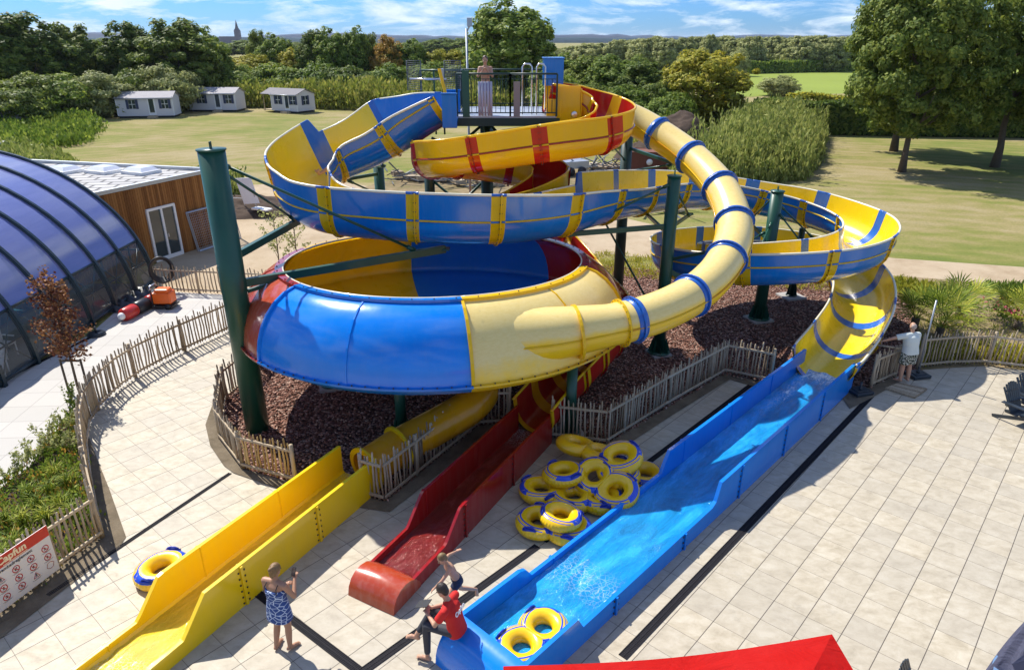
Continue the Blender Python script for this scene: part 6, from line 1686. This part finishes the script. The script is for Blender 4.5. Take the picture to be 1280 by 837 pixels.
for k in range(4):
    a, b = cs[k]+Vector((0,0,2.45)), cs[(k+1) % 4]+Vector((0,0,2.45)); rows = []
    for i in range(13):
        f = i/12; r_ = []
        for j in range(13):
            g_ = j/12; e_ = a.lerp(b, g_); p = e_.lerp(ap, f); sag = -.10*math.sin(PI*g_)*(1-f)*math.sin(PI*min(1, .15+f)) - .05*math.sin(PI*f)
            inw = (Vector((0,0,p.z))-p)*(.035*math.sin(PI*g_)*(1-f)); r_.append(p+Vector((0,0,sag))+Vector((inw.x, inw.y, 0)))
        rows.append(r_)
    m.grid(rows, 0, True)
m.build('canopy', redf, t, sharp=12)
for k in range(4):
    a, b = cs[k]+Vector((0,0,2.45)), cs[(k+1) % 4]+Vector((0,0,2.45)); m = MB()
    top = []; bot = []
    for j in range(17):
        g_ = j/16; p = a.lerp(b, g_); inw = (Vector((0,0,p.z))-p)*(.035*math.sin(PI*g_)); p = p+Vector((inw.x, inw.y, -.10*math.sin(PI*g_)*math.sin(PI*.15))); top.append(p); bot.append(p+Vector((0,0,-.06)))
    m.grid([top, bot], 0, True); m.build('hem', redf, t)
    r_ = MB(); r_.tube([(cs[k]+Vector((0,0,2.42))).lerp(ap-Vector((0,0,.05)), f)-Vector((0,0,.05*math.sin(PI*f)+.02)) for f in np.linspace(0.02, 1, 9)], .014, 6); r_.build('rib', M['dark_grey'], t)
m = MB(); m.cyl((0,0,0), (0,0,3.15), .035, 12); m.build('pole', M['dark_grey'], t); m = MB(); m.box((0,0,.06), (.9,.9,.1)); m.build('base', M['concrete'], t, bevel=.02)
# closed parasol
t = empty('closed_parasol', (6.55, 6.35, 0), 'closed grey blue parasol cut by the lower right corner', 'parasol'); m = MB(); rows = []
for i in range(24):
    z = 2.75-1.75*i/23; base_r = .06+.34*(i/23)**.75; r_ = []
    for j in range(48):
        a = 2*PI*j/48; rr_ = base_r*(1+.16*math.sin(8*a+.6*math.sin(3*a))+.05*math.sin(17*a+i*.2)); r_.append((rr_*math.cos(a+.35*i/23), rr_*math.sin(a+.35*i/23), z+(.05*math.sin(8*a) if i == 23 else 0)))
    rows.append(r_)
m.grid(rows, 0, True, closeu=True); m.build('cloth', greyf, t); m = MB(); m.cyl((0,0,0), (0,0,2.85), .03, 12); m.build('pole', M['dark_grey'], t)
m = MB()
m.add([(-.30, -.16, 2.12), (-.44, -.20, 2.0), (-.36, -.22, 1.86), (-.20, -.26, 1.7), (-.2, -.2, 2.1)], [(0,1,2,3,4)]); m.build('flap', greyf, t)
m = MB(); m.cyl((0,0,1.5), (0,0,1.58), .36, 24); m.build('strap', skyf, t)
def pbase(px, py, rz, lb, hh=.35, pole_h=0):
    p = at(px, py); t = empty('parasol_base', (p.x, p.y, .02), lb, 'parasol base', 'dark parasol bases near the man', rz); m = MB(); m.box((0,0,.06), (.56,.46,.09)); m.box((0,0,.115), (.36,.28,.03)); m.build('base', M['dark_grey'], t, bevel=.02)
    m = MB(); m.cyl((0,0,.11), (0,0,hh), .03, 12); m.cyl((0,0,.11), (0,0,.2), .05, 12); m.build('socket', M['dark_grey'], t)
    if pole_h: m = MB(); m.cyl((0,0,hh-.05), (0,0,pole_h), .022, 10); m.build('pole', M['galv'], t)
pbase(1074, 492, .3, 'empty dark parasol base beside the end of the drain')
pbase(1146, 471, .2, 'dark parasol base holding a thin pole right of the man', .3, 2.35)
q = [at(1105.4, 487.2), at(1143, 499), at(1158.6, 488), at(1122, 480.6)]; cc_ = sum(q, Vector())/4
t = empty('deck_plate', (cc_.x, cc_.y, 0), 'pale ribbed plate on the paving under the man', 'plate'); m = MB(); m.prism([(p-cc_) for p in q][::-1], .02, .07); m.build('plate', M['stake'], t, bevel=.004); m = MB()
for k in range(9): a = (q[0]-cc_).lerp(q[3]-cc_, (k+.5)/9); b = (q[1]-cc_).lerp(q[2]-cc_, (k+.5)/9); m.bar(a.lerp(b, .02)+Vector((0,0,.073)), a.lerp(b, .98)+Vector((0,0,.073)), .05, .012)
m.build('ribs', M['stake'], t)
def adirondack(x, y, rz, lb):
    t = empty('garden_chair', (x, y, .018), lb, 'chair', 'dark slatted garden chairs', rz); B_ = M['dark_grey']
    m = MB()       # sits facing +x, slats
    for k in range(5): m.bar((.30-.11*k, -.25, .36-.025*k), (.30-.11*k, .25, .36-.025*k), .095, .022)
    m.build('seat', B_, t)
    m = MB()
    for k in range(7):
        s_ = (k-3)/3; m.bar((-.18, s_*.19, .27), (-.50+.03*s_*s_, s_*.27, .98-.10*s_*s_), .062, .02, up=Vector((1,0,.4)))
    m.bar((-.30, -.22, .52), (-.30, .22, .52), .06, .025); m.bar((-.42, -.24, .78), (-.42, .24, .78), .05, .022); m.build('backrest', B_, t)
    for sd in (-1, 1):
        m = MB(); m.bar((.38, sd*.29, .0), (.34, sd*.29, .53), .08, .03, up=Vector((0,1,0))); m.build('leg', B_, t)
        m = MB(); m.bar((.36, sd*.265, .35), (-.55, sd*.265, .02), .03, .09); m.build('leg', B_, t)
        m = MB(); m.bar((.42, sd*.31, .555), (-.38, sd*.31, .52), .12, .024); m.build('armrest', B_, t)
adirondack(12.96, 15.25, R(-66), 'dark slatted garden chair nearer the camera at the right edge')
adirondack(13.62, 15.75, R(-74), 'dark slatted garden chair behind the first at the right edge')
adirondack(5.80, 6.68, R(-42), 'dark slatted chair whose top shows between the two parasols')

# ================================================================ PEOPLE
def skin_mat(name, c):
    t_ = NT(name); n = t_.noise(t_.coord(), 9, 4, .6); t_.set(t_.mix(n, tuple(x*.82 for x in c), tuple(min(1, x*1.1) for x in c)), .48, 0, .4)
    t_.b.inputs['Subsurface Weight'].default_value = .08; t_.b.inputs['Subsurface Radius'].default_value = (.012, .004, .002); t_.b.inputs['Subsurface Scale'].default_value = 1; return t_.m
SK = skin_mat('skin', (.52, .29, .185)); SK2 = skin_mat('tanned_skin', (.42, .22, .13)); EYEM = simple('eye_dark', (.03, .02, .015), .2); LIP = simple('lips', (.40, .12, .09), .5)
def hair_mat(name, c):
    t_ = NT(name); n = t_.noise(t_.map(t_.coord(), (1, 1, .2)), 60, 4, .7); t_.set(t_.mix(n, tuple(x*.5 for x in c), tuple(min(1, x*1.5) for x in c)), .45, 0, .4); t_.bump(n, .6, .01); return t_.m
def cap_(m, a, b, ra, rb, n=12):
    a = Vector(a); b = Vector(b); d = b-a; L = d.length
    if L < 1e-5: m.sphere(a, ra, n); return
    d /= L; m.tube([a-d*ra*.86, a-d*ra*.6, a, b, b+d*rb*.6, b+d*rb*.86], [ra*.5, ra*.8, ra, rb, rb*.8, rb*.5], n)
def loft(m, secs, n=18):
    """secs: (centre, right vec, fwd vec, half width, half depth)"""
    rows = []
    for c, rt_, fw, w, d in secs:
        rows.append([Vector(c)+Vector(rt_)*w*math.copysign(abs(math.cos(a))**.85, math.cos(a))+Vector(fw)*d*math.copysign(abs(math.sin(a))**.9, math.sin(a)) for a in [2*PI*k/n for k in range(n)]])
    b0 = len(m.v); m.grid(rows, 0, True, closeu=True)
    m.f.append(tuple(b0+k for k in range(n))[::-1]); m.m.append(0); m.sm.append(True); e = b0+(len(rows)-1)*n; m.f.append(tuple(e+k for k in range(n))); m.m.append(0); m.sm.append(True)
def remesh(m, name, mat, parent, vox, smooth=2):
    o_ = m.build('tmp', mat); md = o_.modifiers.new('r', 'REMESH'); md.mode = 'VOXEL'; md.voxel_size = vox; md.use_smooth_shade = True
    sm_ = o_.modifiers.new('s', 'SMOOTH'); sm_.iterations = smooth; sm_.factor = .5
    bpy.context.view_layer.update(); dg = bpy.context.evaluated_depsgraph_get(); me = bpy.data.meshes.new_from_object(o_.evaluated_get(dg)); bpy.data.objects.remove(o_)
    me.name = name; r_ = obj_from(name, me, parent)
    for p in me.polygons: p.use_smooth = True
    return r_
def person(label, base, S, J, face, skin, hair, hairc, parts, vox=.009, girth=1.0, female=False, shoe=None, group=None):
    """J: joints relative to base (metres). face: direction the head looks"""
    t = empty('person', base, label, 'person', group); k = S/1.75; g = k*girth; m = MB(); V_ = {a: Vector(b) for a, b in J.items() if not isinstance(b, (int, float))}
    for sd in 'LR':
        sh, el, wr, hi, kn, an = (V_[q+sd] for q in ('sh', 'el', 'wr', 'hip', 'kn', 'an'))
        cap_(m, sh, el, .052*g, .040*g); cap_(m, el, wr, .040*g, .026*g); cap_(m, hi, kn, .088*g, .056*g); 
        calf = kn.lerp(an, .3); cap_(m, kn, calf, .053*g, .056*g); cap_(m, calf, an, .056*g, .036*g)
        ft = V_['toe'+sd]; hl_ = an+(an-ft).normalized()*.035*k; hl_.z = ft.z+.02*k; cap_(m, an, hl_, .036*k, .034*k); mid = an.lerp(ft, .55); mid.z = (an.z*.35+ft.z*.65)
        cap_(m, hl_, mid, .034*k, .036*k); cap_(m, mid, ft, .038*k, .024*k)
        fdir = (ft-an); fdir.z = 0; fdir.normalize(); fs = Vector((-fdir.y, fdir.x, 0))
        for q in range(5): b_ = ft+fs*(q-2)*.017*k-fdir*.012*k; cap_(m, b_, b_+fdir*(.030-.003*abs(q-1))*k, .011*k, .009*k, 6)
        # hand: palm, four fingers, thumb
        hd = (V_['ha'+sd]-wr).normalized(); pn = Vector(J.get('pn'+sd, (0, 0, 1))); pn = (pn-hd*pn.dot(hd)).normalized(); sv = hd.cross(pn)
        pe_ = wr+hd*.085*k; loft(m, [(wr, sv, pn, .024*k, .018*k), (wr+hd*.03*k, sv, pn, .034*k, .017*k), (pe_, sv, pn, .040*k, .014*k)], 10)
        curl = J.get('curl'+sd, .5)
        for q, fl in enumerate((.062, .072, .068, .054)):
            b_ = pe_+sv*(q-1.5)*.0205*k; d1 = (hd*math.cos(curl)-pn*math.sin(curl)); d2 = (hd*math.cos(curl*2.2)-pn*math.sin(curl*2.2)); e_ = b_+d1*fl*.55*k; cap_(m, b_-hd*.008*k, e_, .0098*k, .009*k, 7); cap_(m, e_, e_+d2*fl*.5*k, .009*k, .0078*k, 7)
        ts = -1 if (sd == 'L') == (J.get('flip', False)) else 1
        b_ = wr+hd*.025*k+sv*ts*.026*k; td = (hd*.7+sv*ts*.65-pn*.25).normalized(); e_ = b_+td*.042*k; cap_(m, b_, e_, .013*k, .011*k, 7); cap_(m, e_, e_+(hd*.9+sv*ts*.2-pn*.3).normalized()*.03*k, .011*k, .009*k, 7)
    pel, ch, nk, hdp = V_['pel'], V_['chest'], V_['neck'], V_['head']; sp_ = (nk-pel).normalized(); rt_ = (V_['shR']-V_['shL']).normalized(); rp = (V_['hipR']-V_['hipL']).normalized()
    fw = rt_.cross(sp_)*-1; fw = sp_.cross(rt_)*-1 if False else fw; fwp = sp_.cross(rp); fw = sp_.cross(rt_)
    hw = .155 if not female else .165; ws = .128 if not female else .115
    secs = [(pel-sp_*.09*k, rp, fwp, .11*g, .085*g), (pel, rp, fwp, hw*g, .105*g), (pel.lerp(ch, .45), (rp+rt_).normalized(), (fw+fwp).normalized(), ws*g, .092*g), (ch, rt_, fw, .150*g, .110*g), (ch.lerp(nk, .5), rt_, fw, .150*g, .095*g), (nk-sp_*.045*k, rt_, fw, .095*k, .062*k), (nk-sp_*.0*k, rt_, fw, .055*k, .052*k)]
    loft(m, secs)
    for sd in 'LR': cap_(m, ch.lerp(nk, .72), V_['sh'+sd], .058*g, .057*g)
    if female:
        for q in (-1, 1): m.sphere(ch+rt_*q*.07*k+fw*.09*k, .058*k, 10)
    cap_(m, nk-sp_*.03*k, nk.lerp(hdp, .6), .054*k, .050*k)
    F_ = Vector(face).normalized(); up_ = (hdp-nk).normalized(); F_ = (F_-up_*F_.dot(up_)).normalized(); Rt = F_.cross(up_); HM = Matrix((Rt, F_, up_)).transposed(); hk = k**.55
    m.sphere(hdp+up_*.015*hk-F_*.008*hk, .1*hk, 16, sc=(.76, .93, 1.08), M=HM); m.sphere(hdp-up_*.045*hk+F_*.030*hk, .1*hk, 12, sc=(.56, .58, .66), M=HM)
    cap_(m, hdp+F_*.084*hk+up_*.012*hk, hdp+F_*.102*hk-up_*.022*hk, .008*hk, .013*hk, 8)
    for q in (-1, 1): m.sphere(hdp+Rt*q*.077*hk-up_*.01*hk-F_*.006*hk, .026*hk, 8, sc=(.35, .7, 1.1), M=HM)
    remesh(m, 'body', skin, t, vox)
    for q in (-1, 1):
        e = MB(); e.sphere(hdp+F_*.082*hk+Rt*q*.031*hk+up_*.008*hk, .011*hk, 8); e.build('eye', EYEM, t)
    e = MB(); e.sphere(hdp+F_*.086*hk-up_*.048*hk, .02*hk, 8, sc=(1.1, .5, .35), M=HM); e.build('mouth', LIP, t)
    hm = MB()
    def hb(a, b, c, r_, sc): hm.sphere(hdp+Rt*a*hk+F_*b*hk+up_*c*hk, r_*hk, 14, sc=sc, M=HM)
    if hair == 'short': hb(0, -.022, .038, .1, (.83, .95, .98)); hb(0, -.05, -.01, .085, (.86, .7, .95))
    elif hair == 'bun': hb(0, -.02, .035, .1, (.86, .98, 1.0)); hb(0, -.05, -.01, .09, (.9, .7, 1.0)); hb(0, -.115, .05, .042, (1, 1, 1)); hb(.02, -.10, .08, .03, (1, 1, 1)); hb(0, -.07, -.07, .05, (.9, .5, .9))
    elif hair == 'thin': hb(0, -.040, .012, .093, (.86, .80, .92))
    h_ = remesh(hm, 'hair', hairc, t, .008, 1)
    for (nm, mat, fn, vx) in parts:
        c_ = MB(); fn(c_, V_, k, g, rt_, fw, sp_, rp, fwp); remesh(c_, nm, mat, t, vx, 2)
    return t, V_
# clothing builders
def shirt(sleeve=.55, hem=-.02, ease=.022):
    def f(c, V, k, g, rt_, fw, sp_, rp, fwp):
        pel, ch, nk = V['pel'], V['chest'], V['neck']; e = ease
        loft(c, [(pel+sp_*hem, rp, fwp, .165*g+e, .112*g+e), (pel+sp_*.06*k, rp, fwp, .155*g+e, .108*g+e), (pel.lerp(ch, .5), rt_, fw, .142*g+e, .104*g+e), (ch, rt_, fw, .158*g+e, .115*g+e*.8), (ch.lerp(nk, .5), rt_, fw, .158*g+e*.6, .10*g+e*.7), (nk-sp_*.05*k, rt_, fw, .115*k, .078*k), (nk-sp_*.012*k, rt_, fw, .074*k, .066*k)])
        for sd in 'LR':
            cap_(c, ch.lerp(nk, .75), V['sh'+sd], .066*g, .068*g); a = V['sh'+sd]; b = a.lerp(V['el'+sd], sleeve); c.tube([a, b], [.069*g, .066*g+.006], 12)
    return f
def shorts(leg=.45, ease=.02):
    def f(c, V, k, g, rt_, fw, sp_, rp, fwp):
        pel = V['pel']; loft(c, [(pel-sp_*.12*k, rp, fwp, .14*g+ease, .10*g+ease), (pel-sp_*.02*k, rp, fwp, .165*g+ease, .112*g+ease), (pel+sp_*.07*k, rp, fwp, .148*g+ease*.6, .10*g+ease*.6)])
        for sd in 'LR': a = V['hip'+sd]; b = a.lerp(V['kn'+sd], leg); c.tube([a, b], [.094*g+ease, .074*g+ease*1.5], 14)
    return f
def trousers(c, V, k, g, rt_, fw, sp_, rp, fwp):
    pel = V['pel']; loft(c, [(pel-sp_*.10*k, rp, fwp, .14*g+.015, .10*g+.015), (pel, rp, fwp, .162*g+.012, .112*g+.012), (pel+sp_*.06*k, rp, fwp, .145*g+.01, .10*g+.01)])
    for sd in 'LR':
        a, b, d = V['hip'+sd], V['kn'+sd], V['an'+sd]; cap_(c, a, b, .098*g, .068*g); c.tube([b, b.lerp(d, .35), b.lerp(d, .86)], [.068*g, .066*g, .052*g], 12)
# woman with phone
wb = at(357, 810); wf = Vector((.35, .94, 0)).normalized(); wr_ = Vector((wf.y, -wf.x, 0))
def W(r_, f_, z): return wr_*r_+wf*f_+Vector((0, 0, z))
wave_dress = NT('blue_patterned_cloth'); vv_ = wave_dress.coord(); wv_ = wave_dress.vor(wave_dress.map(vv_, (1, 1, 1.6)), 9, 'DISTANCE_TO_EDGE'); wave_dress.set(wave_dress.mix(wave_dress.ramp(wv_, [(.03, 1.0), (.07, 0.0)]), wave_dress.mix(wave_dress.noise(vv_, 6), (.012, .03, .13), (.03, .09, .30)), (.50, .58, .70)), .8)
def dress(c, V, k, g, rt_, fw, sp_, rp, fwp):
    pel, ch, nk = V['pel'], V['chest'], V['neck']; dn = Vector((0,0,-1))
    loft(c, [(pel+dn*.27*k, rp, fwp, .215*g, .165*g), (pel+dn*.12*k, rp, fwp, .205*g, .15*g), (pel, rp, fwp, .192*g, .135*g), (pel.lerp(ch, .5), rt_, fw, .160*g, .125*g), (ch, rt_, fw, .170*g, .145*g), (ch+sp_*.045*k, rt_, fw, .162*g, .13*g)], 22)
JW = dict(pel=W(0, 0, .90), chest=W(0, .01, 1.20), neck=W(0, .02, 1.40), head=W(.01, .06, 1.545), shL=W(-.175, 0, 1.34), shR=W(.175, 0, 1.34), elL=W(-.24, .05, 1.08), elR=W(.25, .10, 1.07), wrL=W(-.02, .24, 1.10), wrR=W(.13, .30, 1.20),
          haL=W(.05, .27, 1.13), haR=W(.12, .37, 1.28), hipL=W(-.09, 0, .86), hipR=W(.09, 0, .86), knL=W(-.10, .02, .46), knR=W(.10, .03, .46), anL=W(-.12, -.06, .075), anR=W(.10, .0, .075), toeL=W(-.15, .10, .028), toeR=W(.16, .14, .028), curlL=.7, curlR=.8, pnL=W(0, -.3, 1), pnR=W(.3, -1, .2))
t, V_ = person('woman in a blue patterned dress seen from behind, photographing with a phone', (wb.x, wb.y, .018), 1.66, JW, wf+Vector((.1, 0, -.15)), SK2, 'bun', hair_mat('blond_hair', (.20, .115, .045)), [('dress', wave_dress.m, dress, .011)], female=True, girth=1.04)
for sx in (-1, 1):
    c = MB(); a = V_['chest']; c.tube([a+wr_*sx*.115+wf*-.13+Vector((0,0,.03)), a+wr_*sx*.105+wf*-.11+Vector((0,0,.12)), a+wr_*sx*.10+wf*-.02+Vector((0,0,.185)), a+wr_*sx*.11+wf*.09+Vector((0,0,.10))], .008, 6); c.build('strap', M['black'], t)
ph = empty('phone', Vector((wb.x, wb.y, .018))+W(.10, .34, 1.31), 'black phone held up by the woman in the blue dress', 'phone'); m = MB(); m.box((0,0,0), (.075, .009, .15)); m.build('case', M['black'], ph, bevel=.003); m = MB(); m.box((0, -.006, 0), (.066, .002, .135)); m.build('screen', glass_dark, ph); ph.rotation_euler = (R(-25), 0, math.atan2(wf.y, wf.x)-PI/2)
# man in pale shirt
mb_ = at(1128, 479); mf = Vector((-.25, .97, 0)).normalized(); mr_ = Vector((mf.y, -mf.x, 0))
def Q(r_, f_, z): return mr_*r_+mf*f_+Vector((0, 0, z))
camo = NT('leafy_print_cloth'); cv = camo.coord(); camo.set(camo.ramp(camo.noise(cv, 16, 2, .5, 1.5), [(.42, (.012, .016, .014)), (.47, (.05, .10, .05)), (.52, (.62, .60, .50)), (.60, (.62, .60, .50)), (.64, (.03, .04, .05))], 'CONSTANT'), .8)
JM = dict(pel=Q(.0, 0, .93), chest=Q(-.03, .03, 1.26), neck=Q(-.04, .05, 1.49), head=Q(-.04, .08, 1.65), shL=Q(-.23, .04, 1.42), shR=Q(.17, .04, 1.41), elL=Q(-.47, .20, 1.30), elR=Q(.26, .12, 1.14), wrL=Q(-.62, .36, 1.17), wrR=Q(.22, .30, 1.02),
          haL=Q(-.68, .42, 1.13), haR=Q(.20, .40, 1.02), hipL=Q(-.10, 0, .90), hipR=Q(.10, 0, .90), knL=Q(-.11, .03, .48), knR=Q(.11, .02, .48), anL=Q(-.12, 0, .075), anR=Q(.12, -.03, .075), toeL=Q(-.20, .14, .028), toeR=Q(.16, .14, .028), curlL=.6, curlR=.5, pnL=(0, 0, 1), pnR=(0, 0, 1))
tee = simple('pale_tee_cloth', (.62, .66, .60), .85, .08, 4, bump=.4)
person('man in a pale shirt and leaf print shorts leaning on the fence', (mb_.x, mb_.y, .073), 1.76, JM, mf+Vector((.1, 0, 0)), SK, 'thin', hair_mat('grey_hair', (.42, .33, .27)), [('shirt', tee, shirt(.75, -.06, .045), .013), ('shorts', camo.m, shorts(.8, .035), .012)], girth=1.16)
# boy walking
bb = at(572, 762); bf = Vector((-.86, -.45, 0)).normalized(); br_ = Vector((bf.y, -bf.x, 0))
def Bq(r_, f_, z): return br_*r_+bf*f_+Vector((0, 0, z))
JB = dict(pel=Bq(0, 0, .69), chest=Bq(0, .10, .92), neck=Bq(0, .17, 1.07), head=Bq(.0, .235, 1.185), shL=Bq(-.125, .15, 1.04), shR=Bq(.125, .15, 1.03), elL=Bq(-.14, .30, .88), elR=Bq(.26, .02, .98), wrL=Bq(-.10, .42, .74), wrR=Bq(.33, -.15, .94),
          haL=Bq(-.08, .48, .69), haR=Bq(.35, -.23, .94), hipL=Bq(-.07, 0, .66), hipR=Bq(.07, 0, .66), knL=Bq(-.08, .22, .40), knR=Bq(.08, -.10, .36), anL=Bq(-.07, .20, .065), anR=Bq(.08, -.40, .20), toeL=Bq(-.07, .34, .025), toeR=Bq(.08, -.42, .06), curlL=.4, curlR=.2, pnL=(0, 0, 1), pnR=(0, 0, 1))
navy = simple('navy_swim_cloth', (.012, .018, .05), .7, .2, 6)
person('boy in dark swim shorts striding between the red and blue run-outs', (bb.x, bb.y, .018), 1.30, JB, bf+Vector((0, 0, -.45)), SK, 'short', hair_mat('fair_hair', (.19, .12, .05)), [('swim_shorts', navy, shorts(.38, .012), .010)], girth=1.0)
# lifeguard sitting on the end of the blue run-out
sb = at(571, 789, .66); lf = Vector((-.93, .37, 0)).normalized(); lr_ = Vector((lf.y, -lf.x, 0))
def Lq(r_, f_, z): return lr_*r_+lf*f_+Vector((0, 0, z))
gz = -.66+.018
JL = dict(pel=Lq(0, 0, .11), chest=Lq(0, .06, .40), neck=Lq(0, .14, .60), head=Lq(0, .22, .74), shL=Lq(-.19, .10, .53), shR=Lq(.19, .10, .53), elL=Lq(-.24, .24, .27), elR=Lq(.24, .24, .27), wrL=Lq(-.08, .44, .25), wrR=Lq(.06, .46, .26),
          haL=Lq(-.02, .52, .28), haR=Lq(.04, .54, .30), hipL=Lq(-.09, .02, .08), hipR=Lq(.09, .02, .08), knL=Lq(-.12, .46, .06), knR=Lq(.10, .44, .20), anL=Lq(-.14, .46, gz+.07), anR=Lq(-.10, .66, -.22), toeL=Lq(-.15, .63, gz+.025), toeR=Lq(-.12, .82, -.30), curlL=.7, curlR=.7, pnL=(0, 0, 1), pnR=(0, 0, 1))
redc = simple('red_staff_cloth', (.55, .012, .008), .8, .12, 5, bump=.3); darkc = simple('dark_grey_leggings', (.035, .037, .045), .75, .2, 8)
t, V_ = person('seated lifeguard in a red staff shirt and dark leggings on the blue run-out corner', (sb.x, sb.y, .66), 1.72, JL, lf*1.0+Vector((0, 0, -.6)), SK, 'short', hair_mat('black_hair', (.03, .022, .018)), [('shirt', redc, shirt(.62, -.10, .02), .011), ('leggings', darkc, trousers, .011)], girth=1.0)
me = text_mesh('Capfun', .10, M['white_paint'], 'lettering', extrude=.003, bold=.003); o_ = obj_from('lettering', me, t)
cb = V_['chest'].lerp(V_['pel'], .25); spn = (V_['neck']-V_['pel']).normalized(); back = (lr_.cross(spn)); back = back if back.dot(lf) < 0 else -back
back.normalize(); o_.location = cb+spn*.10+back*.142; xax = -lr_ if False else back.cross(spn)*-1; xax = spn.cross(back); o_.matrix_local = Matrix.Translation(cb+spn*.10+back*.148) @ Matrix((xax, spn, back)).transposed().to_4x4()
tb = empty('tablet', Vector((sb.x, sb.y, .66))+Lq(.0, .56, .36), 'black tablet held on the lap of the seated lifeguard', 'tablet'); m = MB(); m.box((0,0,0), (.17, .24, .012)); m.build('case', M['black'], tb, bevel=.003); tb.rotation_euler = (R(-25), 0, math.atan2(lf.y, lf.x)-PI/2)
# people on the platform and in the slides
def stand_child(base, f, S, label, trunk, hairc, arms=.3, sit=False, grp=None):
    f = Vector(f).normalized(); r_ = Vector((f.y, -f.x, 0)); k = S/1.3
    def q(a, b, c): return (r_*a+f*b)*k+Vector((0, 0, c*k))
    if not sit:
        J = dict(pel=q(0,0,.68), chest=q(0,.01,.92), neck=q(0,.02,1.08), head=q(0,.04,1.20), shL=q(-.13,.01,1.03), shR=q(.13,.01,1.03), elL=q(-.17,.12,.86), elR=q(.17,.12,.86), wrL=q(-.05,.22,.98), wrR=q(.05,.22,.98), haL=q(-.02,.24,1.04), haR=q(.02,.24,1.04), hipL=q(-.07,0,.65), hipR=q(.07,0,.65), knL=q(-.08,.02,.36), knR=q(.08,.02,.36), anL=q(-.08,0,.06), anR=q(.08,0,.06), toeL=q(-.09,.13,.025), toeR=q(.09,.13,.025))
    else:
        J = dict(pel=q(0,0,.12), chest=q(0,-.03,.36), neck=q(0,-.02,.52), head=q(0,.02,.64), shL=q(-.13,-.03,.47), shR=q(.13,-.03,.47), elL=q(-.20,.05,.28), elR=q(.20,.05,.28), wrL=q(-.22,.2,.2), wrR=q(.22,.2,.2), haL=q(-.22,.26,.2), haR=q(.22,.26,.2), hipL=q(-.07,.0,.1), hipR=q(.07,0,.1), knL=q(-.09,.33,.22), knR=q(.09,.33,.22), anL=q(-.08,.62,.08), anR=q(.08,.62,.08), toeL=q(-.09,.70,.18), toeR=q(.09,.70,.18))
    person(label, base, S, J, f, SK, 'short', hairc, [('swim_shorts', trunk, shorts(.4, .012), .014)], vox=.014, group=grp)
brn = hair_mat('brown_hair', (.09, .05, .025))
p = atY(606.5, 84, 21.15); stand_child((p.x, 21.15, ZP), (0, -1, 0), 1.62, 'boy standing on the platform behind the lilac screen board', simple('violet_trunks', (.18, .10, .35), .7), brn)
stand_child((1.45, 21.45, ZP), (1, .1, 0), 1.35, 'child sitting in the yellow start tub', navy, hair_mat('dark_hair', (.04, .025, .015)), sit=True)
p = atY(698, 100, 23.0); stand_child((p.x, 23.0, ZP-.35), (-1, -.3, 0), 1.35, 'dark haired child behind the blue cabinet on the platform', navy, brn)
stand_child((-5.05, 20.65, 5.3), (-1, -.35, 0), 1.4, 'child riding down the left hand loop, head above the rim', navy, brn, sit=True)
# weathered rail behind the man's hand
m = MB(); a, b = at(1092, 423+0, 1.0), at(1140, 437, 1.0); m.tube([at(1090, 430, 1.02), at(1128, 436, 1.02)], .03, 8); 
o_ = m.build('gate_rail', M['stake']); tag(o_, 'weathered wooden rail under the left hand of the man', 'rail')
bpy.context.view_layer.update()
